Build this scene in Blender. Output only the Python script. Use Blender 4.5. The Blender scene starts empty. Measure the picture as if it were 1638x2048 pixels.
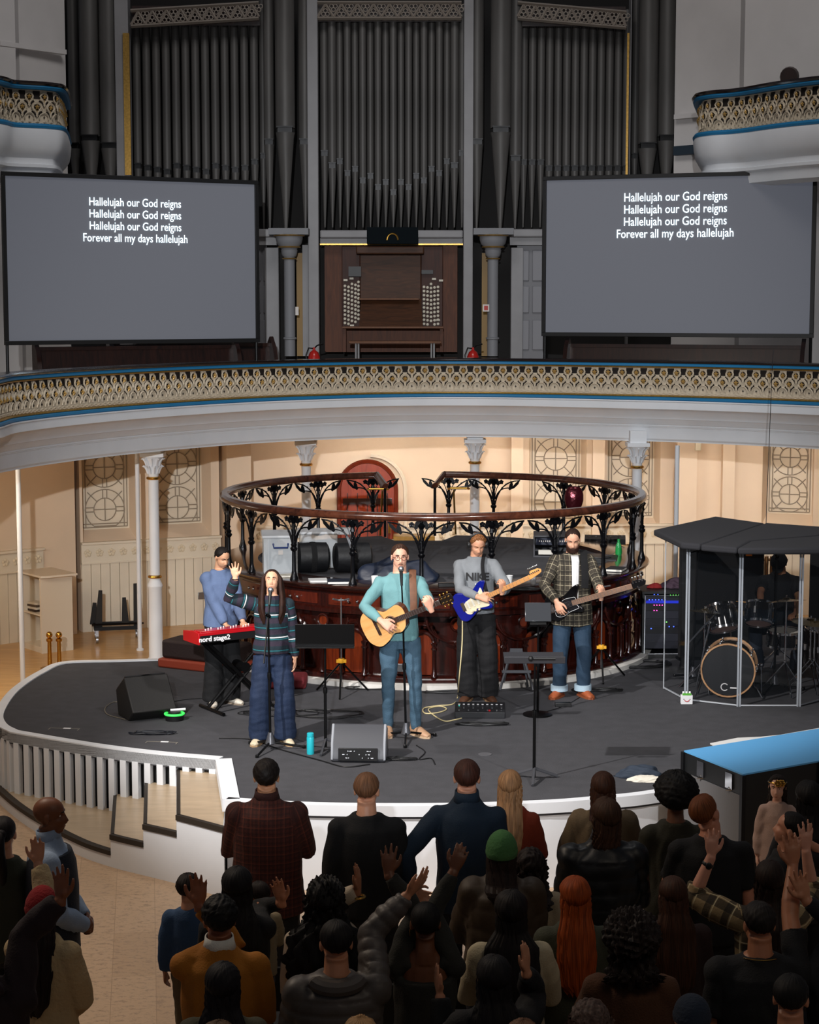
import bpy, bmesh, math, random
import numpy as np
from mathutils import Vector, Matrix, Euler
from math import sin, cos, pi, radians as R, sqrt, atan2
random.seed(7); np.random.seed(7)
SC = bpy.context.scene; COL = SC.collection
# ------------------------------------------------------------ camera, world, lights, exposure
FPX = 3735.0; PITCH = R(6.4); CAMZ = 3.93
cd = bpy.data.cameras.new('camera'); cam = bpy.data.objects.new('camera', cd); COL.objects.link(cam)
cam.location = (0, 0, CAMZ); cam.rotation_euler = (pi/2 - PITCH, 0, 0)
cd.sensor_fit = 'HORIZONTAL'; cd.sensor_width = 36; cd.lens = 36*FPX/1638; cd.clip_end = 200
SC.camera = cam
w = bpy.data.worlds.new('world'); SC.world = w; w.use_nodes = True
w.node_tree.nodes['Background'].inputs[0].default_value = (.75, .78, .9, 1)
w.node_tree.nodes['Background'].inputs[1].default_value = .07
SC.view_settings.view_transform = 'Standard'; SC.view_settings.look = 'None'
SC.view_settings.exposure = 0.0; SC.view_settings.gamma = 1.0; SC.view_settings.use_curve_mapping = False
SC.cycles.max_bounces = 6; SC.cycles.transparent_max_bounces = 16
def lamp(name, kind, loc, tgt, power, col=(1, 1, 1), size=.3, spot=40, blend=.5):
    l = bpy.data.lights.new(name, kind); l.energy = power; l.color = col
    if kind == 'AREA': l.shape = 'RECTANGLE'; l.size = size if not isinstance(size, tuple) else size[0]; l.size_y = size if not isinstance(size, tuple) else size[1]
    else: l.shadow_soft_size = size
    if kind == 'SPOT': l.spot_size = R(spot); l.spot_blend = blend
    o = bpy.data.objects.new(name, l); COL.objects.link(o); o.location = loc
    o.rotation_euler = (Vector(tgt) - Vector(loc)).to_track_quat('-Z', 'Y').to_euler(); return o
# key spotlight high on the left, a broad low flood from the far gallery, a left aisle lamp, added warm fills
lamp('stage_spotlight', 'SPOT', (-7.0, 8.0, 9.2), (1.2, 17.3, 0), 7800, (1, .97, .95), .10, 28.5, .45)
lamp('stage_spotlight', 'SPOT', (5.2, 7.5, 9.2), (.2, 17.5, 0), 2100, (1, .96, .93), .16, 30, .6)
lamp('gallery_floodlight', 'SPOT', (-.6, -5.0, 6.5), (.1, 26, 2.2), 13500, (.95, .97, 1), .10, 26, .75)
lamp('ceiling_floodlight', 'AREA', (0, 17, 15), (0, 26, 5), 520, (1, .97, .95), (6, 4))
lamp('warm_fill_lamp', 'AREA', (-5.5, 21.5, 2.0), (-5.0, 22.5, -.7), 75, (1, .84, .66), (2.5, 1.2))
lamp('warm_fill_lamp', 'AREA', (-.3, 26.6, 2.06), (-.3, 27.6, .3), 24, (1, .88, .76), (1.6, .1))  # added strip hidden behind the fascia to brighten the cream wall
lamp('warm_fill_lamp', 'AREA', (2.0, 26.6, 2.06), (2.0, 27.6, .3), 22, (1, .88, .76), (1.3, .1))  # second added strip, brightens the wall behind the railing
lamp('warm_fill_lamp', 'AREA', (4.6, 25.9, 2.06), (4.7, 27.2, .3), 28, (1, .88, .76), (2.2, .1))  # added strip out of sight, lifts the wall by the booth
lamp('warm_fill_lamp', 'AREA', (-4.5, 12.2, 6.2), (-3.2, 12.2, -.7), 200, (1, .82, .64), (2, 2))  # added warm fill over the left floor and nearby audience
lamp('warm_fill_lamp', 'AREA', (3.5, 4.5, 6.5), (2, 9, .5), 46, (1, .84, .66), (3, 2))  # added fill for the audience backs, no fixture stands there
# ------------------------------------------------------------ camera maths used once to read distances off the plan
def ray(px, py):
    xc = (px-819)/FPX; yc = -(py-1024)/FPX
    return Vector((xc, cos(PITCH)+yc*sin(PITCH), -sin(PITCH)+yc*cos(PITCH)))
def G(px, py, z=0.):
    d = ray(px, py); t = (z-CAMZ)/d.z; return Vector((d.x*t, d.y*t, z))
def PD(px, py, Y):
    d = ray(px, py); t = Y/d.y; return Vector((d.x*t, Y, CAMZ+d.z*t))
FL = -.69
# ------------------------------------------------------------ mesh builder
class M:
    def __init__(s): s.v = []; s.f = []; s.mi = []; s.cur = 0
    def add(s, vs, fs):
        o = len(s.v); s.v += [tuple(p) for p in vs]
        for f in fs: s.f.append(tuple(i+o for i in f)); s.mi.append(s.cur)
        return s
    def box(s, c, d, rot=None, taper=1.):
        x, y, z = d[0]/2, d[1]/2, d[2]/2; t = taper
        vs = [Vector(p) for p in ((-x,-y,-z),(x,-y,-z),(x,y,-z),(-x,y,-z),(-x*t,-y*t,z),(x*t,-y*t,z),(x*t,y*t,z),(-x*t,y*t,z))]
        if rot is not None:
            m = rot if isinstance(rot, Matrix) else (Matrix.Rotation(rot, 3, 'Z') if not isinstance(rot, tuple) else Euler(rot).to_matrix())
            vs = [m @ p for p in vs]
        c = Vector(c); return s.add([p+c for p in vs], [(0,3,2,1),(4,5,6,7),(0,1,5,4),(1,2,6,5),(2,3,7,6),(3,0,4,7)])
    def tube(s, pts, r, n=8, caps=True, closed=False, sq=None):
        P = [Vector(p) for p in pts]; k = len(P); rr = r if isinstance(r, list) else [r]*k
        T = []
        for i in range(k):
            a = P[(i-1) % k] if (i > 0 or closed) else P[0]; b = P[(i+1) % k] if (i < k-1 or closed) else P[-1]
            t = b-a; T.append(t.normalized() if t.length > 1e-9 else Vector((0,0,1)))
        u = T[0].orthogonal().normalized()
        if sq is not None:
            u = Vector(sq); u = (u - T[0]*u.dot(T[0])).normalized()
        vs = []
        for i in range(k):
            u = (u - T[i]*u.dot(T[i])); u = u.normalized() if u.length > 1e-6 else T[i].orthogonal().normalized()
            w_ = T[i].cross(u)
            ri = rr[i]; ra, rb = ri if isinstance(ri, tuple) else (ri, ri)
            for j in range(n):
                a = 2*pi*j/n; vs.append(P[i]+u*cos(a)*ra+w_*sin(a)*rb)
        fs = []
        for i in range(k if closed else k-1):
            i2 = (i+1) % k
            for j in range(n): fs.append((i*n+j, i*n+(j+1) % n, i2*n+(j+1) % n, i2*n+j))
        if caps and not closed: fs.append(tuple(range(n-1, -1, -1))); fs.append(tuple((k-1)*n+j for j in range(n)))
        return s.add(vs, fs)
    def lathe(s, prof, c=(0,0,0), n=20, mtx=None, a0=0., a1=2*pi):
        full = abs(a1-a0-2*pi) < 1e-6; m = n if full else n+1; c = Vector(c); vs = []
        for r, z in prof:
            for j in range(m):
                a = a0+(a1-a0)*j/n; p = Vector((r*cos(a), r*sin(a), z))
                if mtx is not None: p = mtx @ p
                vs.append(p+c)
        fs = []
        for i in range(len(prof)-1):
            for j in range(n):
                j2 = (j+1) % m if full else j+1
                fs.append((i*m+j, i*m+j2, (i+1)*m+j2, (i+1)*m+j))
        if full:
            ring = len(prof) > 2 and abs(prof[0][0]-prof[-1][0]) < 1e-6
            if prof[0][0] > 1e-6 and not ring: fs.append(tuple(range(m-1, -1, -1)))
            if prof[-1][0] > 1e-6 and not ring: fs.append(tuple((len(prof)-1)*m+j for j in range(m)))
        return s.add(vs, fs)
    def ell(s, c, r, rot=None, nu=14, nv=9):
        r = (r, r, r) if not isinstance(r, (tuple, list)) else r; c = Vector(c); vs = [Vector((0,0,r[2]))]
        for i in range(1, nv):
            t = pi*i/nv
            for j in range(nu): a = 2*pi*j/nu; vs.append(Vector((r[0]*sin(t)*cos(a), r[1]*sin(t)*sin(a), r[2]*cos(t))))
        vs.append(Vector((0,0,-r[2])))
        fs = [(0, 1+j, 1+(j+1) % nu) for j in range(nu)]
        for i in range(nv-2):
            for j in range(nu): a = 1+i*nu; fs.append((a+j, a+nu+j, a+nu+(j+1) % nu, a+(j+1) % nu))
        L = len(vs)-1; a = 1+(nv-2)*nu; fs += [(L, a+(j+1) % nu, a+j) for j in range(nu)]
        if rot is not None: vs = [rot @ p for p in vs]
        return s.add([p+c for p in vs], fs)
    def prism(s, poly, h0, h1, mtx=None, c=(0,0,0)):
        n = len(poly); c = Vector(c); vs = [Vector((p[0], p[1], h0)) for p in poly]+[Vector((p[0], p[1], h1)) for p in poly]
        if mtx is not None: vs = [mtx @ p for p in vs]
        ar = sum(poly[i][0]*poly[(i+1) % n][1]-poly[(i+1) % n][0]*poly[i][1] for i in range(n))
        fs = [tuple(range(n-1, -1, -1)), tuple(range(n, 2*n))]+[(i, (i+1) % n, n+(i+1) % n, n+i) for i in range(n)]
        if ar < 0: fs = [tuple(reversed(f)) for f in fs]
        return s.add([p+c for p in vs], fs)
    def grid(s, fn, nu, nv, closed_u=False):
        vs = []; mu = nu if closed_u else nu+1
        for i in range(nv+1):
            for j in range(mu): vs.append(Vector(fn(j/nu, i/nv)))
        fs = []
        for i in range(nv):
            for j in range(nu):
                j2 = (j+1) % mu; fs.append((i*mu+j, i*mu+j2, (i+1)*mu+j2, (i+1)*mu+j))
        return s.add(vs, fs)
    def sweep(s, path, prof, closed=False):
        """path: plan points (x,y); prof: closed polygon of (offset to the left-hand normal, z)."""
        P = [Vector((p[0], p[1])) for p in path]; k = len(P); n = len(prof); vs = []
        for i in range(k):
            a = P[(i-1) % k] if (i or closed) else P[0]; b = P[(i+1) % k] if (i < k-1 or closed) else P[-1]
            t1 = (P[i]-a); t2 = (b-P[i]); t1 = t1.normalized() if t1.length > 1e-9 else t2.normalized(); t2 = t2.normalized() if t2.length > 1e-9 else t1
            n1 = Vector((-t1.y, t1.x)); n2 = Vector((-t2.y, t2.x)); nn = (n1+n2); nn = nn.normalized(); sc = 1/max(.4, nn.dot(n1))
            for o, z in prof: q = P[i]+nn*o*sc; vs.append(Vector((q.x, q.y, z)))
        fs = []
        for i in range(k if closed else k-1):
            i2 = (i+1) % k
            for j in range(n): fs.append((i*n+j, i2*n+j, i2*n+(j+1) % n, i*n+(j+1) % n))
        if not closed: fs.append(tuple(range(n))); fs.append(tuple((k-1)*n+j for j in range(n-1, -1, -1)))
        return s.add(vs, fs)
    def xf(s, m, i0=0):
        for i in range(i0, len(s.v)): s.v[i] = tuple(m @ Vector(s.v[i]))
        return s
def obj(name, m, mat, parent=None, smooth=35, bevel=0., loc=None, rot=None, fixn=True):
    me = bpy.data.meshes.new(name); me.from_pydata(m.v, [], m.f)
    mats = mat if isinstance(mat, (list, tuple)) else [mat]
    for x in mats: me.materials.append(x)
    if len(mats) > 1: me.polygons.foreach_set('material_index', m.mi)
    if fixn:
        b = bmesh.new(); b.from_mesh(me); bmesh.ops.recalc_face_normals(b, faces=b.faces); b.to_mesh(me); b.free()
    if smooth:
        me.polygons.foreach_set('use_smooth', [True]*len(me.polygons)); me.set_sharp_from_angle(angle=R(smooth))
    me.update(); o = bpy.data.objects.new(name, me); COL.objects.link(o)
    if parent: o.parent = parent
    if loc is not None: o.location = loc
    if rot is not None: o.rotation_euler = rot
    if bevel:
        bv = o.modifiers.new('bevel', 'BEVEL'); bv.width = bevel; bv.segments = 2; bv.limit_method = 'ANGLE'; bv.angle_limit = R(40)
    return o
def tag(o, label, cat, group=None, kind=None):
    if label: o['label'] = label
    if cat: o['category'] = cat
    if group: o['group'] = group
    if kind: o['kind'] = kind
    return o
def thing(name, label, cat, loc=(0,0,0), rz=0, group=None):
    o = bpy.data.objects.new(name, None); COL.objects.link(o); o.location = loc; o.rotation_euler = (0, 0, rz); o.empty_display_size = .1
    return tag(o, label, cat, group)
def struct(name, m, mat, parent=None, label=None, cat=None, **k):
    o = obj(name, m, mat, parent, **k)
    if not parent: o['kind'] = 'structure'; tag(o, label, cat)
    return o
def sgroup(name, label, cat):
    o = bpy.data.objects.new(name, None); COL.objects.link(o); tag(o, label, cat); o['kind'] = 'structure'; return o
def dup(root, loc=None, rz=None, label=None, parent=None, rot=None):
    r = root.copy(); COL.objects.link(r)
    if parent: r.parent = parent
    if loc is not None: r.location = loc
    if rz is not None: r.rotation_euler = (0, 0, rz)
    if rot is not None: r.rotation_euler = rot
    if label: r['label'] = label
    for ch in list(root.children): dup(ch, parent=r)
    return r
def spl(pts, n=8, closed=False):
    P = [Vector(p) for p in pts]; k = len(P); out = []
    for i in range(k if closed else k-1):
        p0 = P[(i-1) % k] if (i or closed) else P[0]*2-P[1]; p1 = P[i]; p2 = P[(i+1) % k]; p3 = P[(i+2) % k] if (i < k-2 or closed) else P[-1]*2-P[-2]
        for j in range(n):
            t = j/n; out.append(.5*((2*p1)+(-p0+p2)*t+(2*p0-5*p1+4*p2-p3)*t*t+(-p0+3*p1-3*p2+p3)*t**3))
    if not closed: out.append(P[-1])
    return out
def frame(z, x=None):
    z = Vector(z).normalized(); x = Vector(x) if x is not None else z.orthogonal(); x = (x-z*x.dot(z)).normalized(); y = z.cross(x)
    return Matrix((x, y, z)).transposed()
def bez(a, b, c, d, n=8):
    a, b, c, d = map(Vector, (a, b, c, d)); return [a*(1-t)**3+b*3*t*(1-t)**2+c*3*t*t*(1-t)+d*t**3 for t in [i/n for i in range(n+1)]]
# ------------------------------------------------------------ materials
_m = {}
def srgb(c):
    if isinstance(c, str): c = tuple(int(c[i:i+2], 16)/255 for i in (0, 2, 4))
    return tuple(x/12.92 if x < .04045 else ((x+.055)/1.055)**2.4 for x in c)
def mat(name, col, rough=.6, metal=0, bump=0, bs=60, var=0, vs=6, stretch=(1,1,1), coat=0, emit=0, alpha=1, trans=0, ior=1.45, col2=None, spec=.5, sheen=0):
    if name in _m: return _m[name]
    m = bpy.data.materials.new(name); m.use_nodes = True; nt = m.node_tree; b = nt.nodes['Principled BSDF']; L = nt.links
    c = srgb(col); I = b.inputs
    I['Base Color'].default_value = (*c, 1); I['Roughness'].default_value = rough; I['Metallic'].default_value = metal
    I['Specular IOR Level'].default_value = spec; I['IOR'].default_value = ior
    if coat: I['Coat Weight'].default_value = coat; I['Coat Roughness'].default_value = .12
    if sheen: I['Sheen Weight'].default_value = sheen
    if alpha < 1: I['Alpha'].default_value = alpha
    if trans: I['Transmission Weight'].default_value = trans
    if emit: I['Emission Color'].default_value = (*c, 1); I['Emission Strength'].default_value = emit
    if var or bump or col2:
        tc = nt.nodes.new('ShaderNodeTexCoord'); mp = nt.nodes.new('ShaderNodeMapping'); mp.inputs['Scale'].default_value = stretch
        L.new(tc.outputs['Object'], mp.inputs[0])
    if var or col2:
        n = nt.nodes.new('ShaderNodeTexNoise'); n.inputs['Scale'].default_value = vs; n.inputs['Detail'].default_value = 5; L.new(mp.outputs[0], n.inputs[0])
        rp = nt.nodes.new('ShaderNodeValToRGB'); L.new(n.outputs[0], rp.inputs[0])
        c2 = srgb(col2) if col2 else tuple(min(1, x*(1+var)) for x in c); c1 = c if col2 else tuple(x*(1-var) for x in c)
        rp.color_ramp.elements[0].position = .32; rp.color_ramp.elements[1].position = .68
        rp.color_ramp.elements[0].color = (*c1, 1); rp.color_ramp.elements[1].color = (*c2, 1); L.new(rp.outputs[0], I['Base Color'])
        if emit: L.new(rp.outputs[0], I['Emission Color'])
    if bump:
        n2 = nt.nodes.new('ShaderNodeTexNoise'); n2.inputs['Scale'].default_value = bs; n2.inputs['Detail'].default_value = 4; L.new(mp.outputs[0], n2.inputs[0])
        bp = nt.nodes.new('ShaderNodeBump'); bp.inputs['Strength'].default_value = bump; bp.inputs['Distance'].default_value = .01
        L.new(n2.outputs[0], bp.inputs['Height']); L.new(bp.outputs[0], I['Normal'])
    _m[name] = m; return m
def attr_nodes(m):
    nt = m.node_tree; a = nt.nodes.new('ShaderNodeAttribute'); a.attribute_name = 'pc'; sp = nt.nodes.new('ShaderNodeSeparateXYZ'); nt.links.new(a.outputs['Vector'], sp.inputs[0]); return nt, sp
def band(nt, src, freq, width, off=0.):
    """1 inside a line of relative width, repeating freq times a metre"""
    def mth(op, a, b=None):
        n = nt.nodes.new('ShaderNodeMath'); n.operation = op
        for i, x in enumerate((a, b)):
            if x is None: continue
            if isinstance(x, (int, float)): n.inputs[i].default_value = x
            else: nt.links.new(x, n.inputs[i])
        return n.outputs[0]
    a = mth('MULTIPLY', src, freq); a = mth('ADD', a, off); a = mth('FRACT', a); return mth('LESS_THAN', a, width)
def mixc(nt, fac, a, c, f=1.):
    n = nt.nodes.new('ShaderNodeMix'); n.data_type = 'RGBA'; n.blend_type = 'MIX'
    if f != 1.:
        k = nt.nodes.new('ShaderNodeMath'); k.operation = 'MULTIPLY'; k.inputs[1].default_value = f; nt.links.new(fac, k.inputs[0]); fac = k.outputs[0]
    nt.links.new(fac, n.inputs[0])
    if isinstance(a, tuple): n.inputs[6].default_value = (*a, 1)
    else: nt.links.new(a, n.inputs[6])
    n.inputs[7].default_value = (*c, 1); return n.outputs[2]
def cloth_pattern(name, base, bands, rough=.85):
    """bands: list of (axis 0/1/2, freq, width, offset, colour, strength)"""
    if name in _m: return _m[name]
    m = mat(name, base, rough, bump=.25, bs=90); nt, sp = attr_nodes(m); c = srgb(base)
    for ax, fr, wd, of, cc, st in bands: c = mixc(nt, band(nt, sp.outputs[ax], fr, wd, of), c, srgb(cc), st)
    nt.links.new(c, nt.nodes['Principled BSDF'].inputs['Base Color']); return m
def wood(name, c1, c2, rough=.35, coat=.3, sc=3., stretch=(6,6,.6)):
    if name in _m: return _m[name]
    m = mat(name, c1, rough, coat=coat); nt = m.node_tree; L = nt.links; b = nt.nodes['Principled BSDF']
    tc = nt.nodes.new('ShaderNodeTexCoord'); mp = nt.nodes.new('ShaderNodeMapping'); mp.inputs['Scale'].default_value = stretch; L.new(tc.outputs['Object'], mp.inputs[0])
    n = nt.nodes.new('ShaderNodeTexNoise'); n.inputs['Scale'].default_value = sc; n.inputs['Detail'].default_value = 7; n.inputs['Distortion'].default_value = 1.2; L.new(mp.outputs[0], n.inputs[0])
    rp = nt.nodes.new('ShaderNodeValToRGB'); L.new(n.outputs[0], rp.inputs[0]); rp.color_ramp.elements[0].position = .3; rp.color_ramp.elements[1].position = .7
    rp.color_ramp.elements[0].color = (*srgb(c1), 1); rp.color_ramp.elements[1].color = (*srgb(c2), 1); L.new(rp.outputs[0], b.inputs['Base Color'])
    return m
WHITE = mat('white_paint', 'dee1e5', .55, var=.04, vs=2, bump=.05, bs=20)
GREYPAINT = mat('grey_white_paint', 'dad6d4', .6, var=.05, vs=1.5)
CREAM = mat('cream_paint', 'ead5bc', .6, var=.05, vs=1.2, bump=.05, bs=10)
CREAM2 = mat('cream_panelling', 'e6dcc8', .5, var=.04, vs=3)
GREENGREY = mat('organ_case_paint', '8a898b', .5, var=.08, vs=3)
PIPE = mat('organ_pipe_metal', '5a5856', .5, .2, var=.22, vs=5, stretch=(1,1,.15), bump=.05, bs=30)
BLUE = mat('blue_paint', '1f76a8', .5)
GOLD = mat('gold_leaf', 'b08a45', .35, .7, var=.2, vs=30)
BRASS = mat('brass', 'c79a4a', .25, 1)
BLACK = mat('black_plastic', '161617', .45)
BLACKM = mat('black_metal', '131314', .35, .6)
CHROME = mat('chrome', 'd8dade', .12, 1)
STEEL = mat('brushed_steel', 'a8aaae', .32, .9)
CARPET = mat('charcoal_carpet', '424246', .95, bump=.5, bs=220, var=.10, vs=7)
MAHOG = wood('mahogany', '1c0906', '35100a', .22, .5, 3)
MAHOG2 = wood('mahogany_panel', '4f1a09', '762c0e', .25, .5, 3)
DARKW = wood('dark_wood', '1d0f0b', '331a12', .35, .4, 3)
OAK = wood('oak_console', '38200f', '52301a', .6, .0, 4, (.8, 6, 6))
REDWOOD = wood('red_door_wood', '7d2b12', '9e3d1c', .35, .3, 3)
IRON = mat('black_iron', '0d0e12', .3, .5, spec=.6)
RAILW = wood('handrail_wood', '33180f', '5a3120', .2, .6, 3, (3,3,3))
BLKCLOTH = mat('black_cloth', '0e0e10', .9, bump=.3, bs=60)
# ============================================================ STRUCTURE
def tile_mat():
    m = mat('marbled_floor_tiles', 'c9b49a', .35); nt = m.node_tree; L = nt.links; b = nt.nodes['Principled BSDF']
    tc = nt.nodes.new('ShaderNodeTexCoord'); mp = nt.nodes.new('ShaderNodeMapping'); L.new(tc.outputs['Object'], mp.inputs[0]); mp.inputs['Rotation'].default_value = (0, 0, R(-8))
    br = nt.nodes.new('ShaderNodeTexBrick'); br.offset = 0; br.squash = 1; L.new(mp.outputs[0], br.inputs[0]); br.inputs['Scale'].default_value = 1.0
    br.inputs['Mortar Size'].default_value = .003; br.inputs['Brick Width'].default_value = .3; br.inputs['Row Height'].default_value = .9
    br.inputs['Color1'].default_value = (*srgb('c3a688'), 1); br.inputs['Color2'].default_value = (*srgb('b99c7e'), 1); br.inputs['Mortar'].default_value = (*srgb('a98e72'), 1)
    n = nt.nodes.new('ShaderNodeTexNoise'); n.inputs['Scale'].default_value = 16; n.inputs['Detail'].default_value = 9; n.inputs['Roughness'].default_value = .75
    mp2 = nt.nodes.new('ShaderNodeMapping'); mp2.inputs['Scale'].default_value = (1, 1.5, 1); L.new(tc.outputs['Object'], mp2.inputs[0]); L.new(mp2.outputs[0], n.inputs[0])
    rp = nt.nodes.new('ShaderNodeValToRGB'); L.new(n.outputs[0], rp.inputs[0]); rp.color_ramp.elements[0].position = .36; rp.color_ramp.elements[1].position = .50
    mx = nt.nodes.new('ShaderNodeMix'); mx.data_type = 'RGBA'; mx.blend_type = 'MIX'; L.new(rp.outputs[0], mx.inputs[0]); mx.inputs[6].default_value = (*srgb('97806a'), 1); L.new(br.outputs[0], mx.inputs[7]); L.new(mx.outputs[2], b.inputs[0])
    return m
TILE = tile_mat()
PARQ = wood('pale_wood_floor', 'b98d56', 'd0a66c', .35, .2, 2, (1, 6, 1))
m = M(); m.grid(lambda u, v: (-9+18*u, -1+19*v, FL), 1, 1); struct('floor', m, TILE, label='pale marbled tile floor the audience stands on', cat='floor')
m = M(); m.grid(lambda u, v: (-12+24*u, 18+16*v, FL+.0), 1, 1); struct('floor', m, PARQ, label='pale wooden floor behind the stage under the gallery', cat='floor')
# ---- stage outline at z=0
backL = [G(365,1317), G(240,1321), G(125,1325), G(75,1345), G(35,1370), G(8,1395), G(-12,1430), G(-5,1452), G(20,1466)]
sideL = [G(120,1483), G(210,1497), G(320,1510), G(438,1520)]
corner = [G(452,1601)]
front = [G(600,1610), G(760,1613), G(930,1612), G(1100,1606), G(1200,1598), G(1310,1586), G(1500,1550), G(1700,1500), G(1850,1440)]
cL = [p.xy for p in spl(backL, 5)]; cS = [p.xy for p in spl([backL[-1]]+sideL, 5)][1:]; cF = [p.xy for p in spl(corner+front, 5)]
RC = Vector((.27, 21.2)); RR = 2.5
outline = cL+cS+cF+[Vector((6.5, 22.5)), Vector((4.5, 23.2)), Vector((2.4, 23.2)), Vector((-1.6, 22.6))]
m = M(); m.prism(outline, -.10, 0.); struct('stage', m, CARPET, label='dark grey carpeted stage top of the round platform', cat='stage')
# inset body under the stage so the platform is solid, black as the shade between slats
m = M(); m.prism([RC.lerp(p, .0)+(p-RC)*.955 for p in outline], FL, -.10); struct('stage_core', m, BLACK, label='solid stage body coloured black as shade behind the slats', cat='stage base')
def offs(path, d):
    out = []
    for i, p in enumerate(path):
        a = path[max(0, i-1)]; b = path[min(len(path)-1, i+1)]; t = (b-a).normalized(); out.append(p+Vector((-t.y, t.x))*d)
    return out
m = M(); m.sweep(cL+cS, [(-.0,.012),(-.0,-.09),(.09,-.09),(.09,.012)]); 
m.sweep([cS[-1], cF[0]], [(-.03,.012),(-.03,-.09),(.11,-.09),(.11,.012)])
m.sweep(cF, [(-.03,.012),(-.03,-.075),(.06,-.075),(.06,.012)]); struct('trim_1', m, WHITE, label='white painted rim around the stage edge', cat='trim')
# slatted side of the stage
m = M(); side = cL[22:]+cS; L_ = 0; pts = side; seglen = [(pts[i+1]-pts[i]).length for i in range(len(pts)-1)]; tot = sum(seglen); nn = int(tot/.125)
def at_len(pts, s):
    for i in range(len(pts)-1):
        d = (pts[i+1]-pts[i]).length
        if s <= d: return pts[i]+(pts[i+1]-pts[i])*(s/d), (pts[i+1]-pts[i]).normalized()
        s -= d
    return pts[-1], (pts[-1]-pts[-2]).normalized()
slat_root = sgroup('slatted_stage_side', 'white vertical slats along the left side of the stage', 'slatted panel')
for i in range(nn):
    p, t = at_len(pts, (i+.5)*tot/nn); q = p+Vector((t.y, -t.x))*(-.02)
    m.box((q.x, q.y, (FL-.08)/2-.0), (.062, .05, -FL-.09), atan2(t.y, t.x))
obj('slats', m, WHITE, slat_root)
m = M(); m.sweep(side, [(.062, FL), (.062, -.09), (.075, -.09), (.075, FL)]); obj('gap_shade_board', m, BLACK, slat_root)  # black sheet added so the gaps between slats look shaded
# front panels of the stage
pan = sgroup('stage_front_panels', 'smooth white panels facing the audience along the stage front', 'stage front')
tot = sum((cF[i+1]-cF[i]).length for i in range(len(cF)-1)); s = 0; 
while s < tot-.05:
    seg = [at_len(cF, min(tot, s+.006+k*(1.068)/5))[0] for k in range(6)]
    m = M(); m.sweep(seg, [(.0,-.078),(.0,FL+.001),(.03,FL+.001),(.03,-.078)]); obj('front_panel', m, WHITE, pan); s += 1.08
# ---- steps at the left of the stage
TRD = mat('beige_lino', 'ae9a80', .35, var=.1, vs=4, bump=.03, bs=20, stretch=(1,4,1)); NOSE = mat('dark_nosing', '2b241d', .6)
fc = [G(449,1796,FL).xy, G(355,1768,FL).xy, G(288,1751,FL).xy, G(222,1734,FL).xy, G(160,1712,FL).xy, G(90,1675,FL).xy, G(30,1635,FL).xy, G(-25,1585,FL).xy]
fc = [p.xy for p in spl([p.to_3d() for p in fc], 5)]
bk = [Vector((cS[-1].x+.05, cS[-1].y+.25)), G(350,1515,0).xy+Vector((0,.1)), G(285,1507,0).xy+Vector((0,.1)), G(222,1499,0).xy+Vector((0,.1))]
zs = [-.13, -.27, -.42, -.56]
st = sgroup('stage_steps', 'four curved steps climbing to the left side of the stage', 'steps')
for k in range(3):
    a, b = k*5, (k+1)*5; fr = fc[a:b+1]; poly = fr+[bk[k+1], bk[k]]
    m = M(); m.prism(poly, FL, zs[k]-.03); m.prism([p for p in poly], zs[k]-.03, zs[k]-.002); obj('step', m, WHITE, st)
    m = M(); inner = offs(fr, -.02); ctr = sum(poly, Vector((0,0)))/len(poly)
    m.prism([ctr+(p-ctr)*.97 for p in poly], zs[k]-.01, zs[k]+.004); obj('tread', m, TRD, st)
    m = M(); m.sweep(fr, [(.012,zs[k]+.008),(.012,zs[k]-.035),(-.03,zs[k]-.035),(-.03,zs[k]+.008)])
    m.sweep([fr[-1], bk[k+1]], [(.0,zs[k]+.008),(.0,zs[k]-.035),(-.03,zs[k]-.035),(-.03,zs[k]+.008)]); obj('nosing', m, NOSE, st)
fr = fc[15:]; poly = fr+[Vector((fr[-1].x+.3, fr[-1].y+1.2))]+[p+Vector((.12,.2)) for p in side[8::4]]+[bk[3]]
m = M(); m.prism(poly, FL, zs[3]-.004); obj('step', m, WHITE, st)
m = M(); m.prism(poly, zs[3]-.004, zs[3]); obj('tread', m, TRD, st)
m = M(); m.sweep(fr, [(.012,zs[3]+.008),(.012,zs[3]-.03),(-.05,zs[3]-.03),(-.05,zs[3]+.008)]); obj('nosing', m, NOSE, st)
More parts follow.
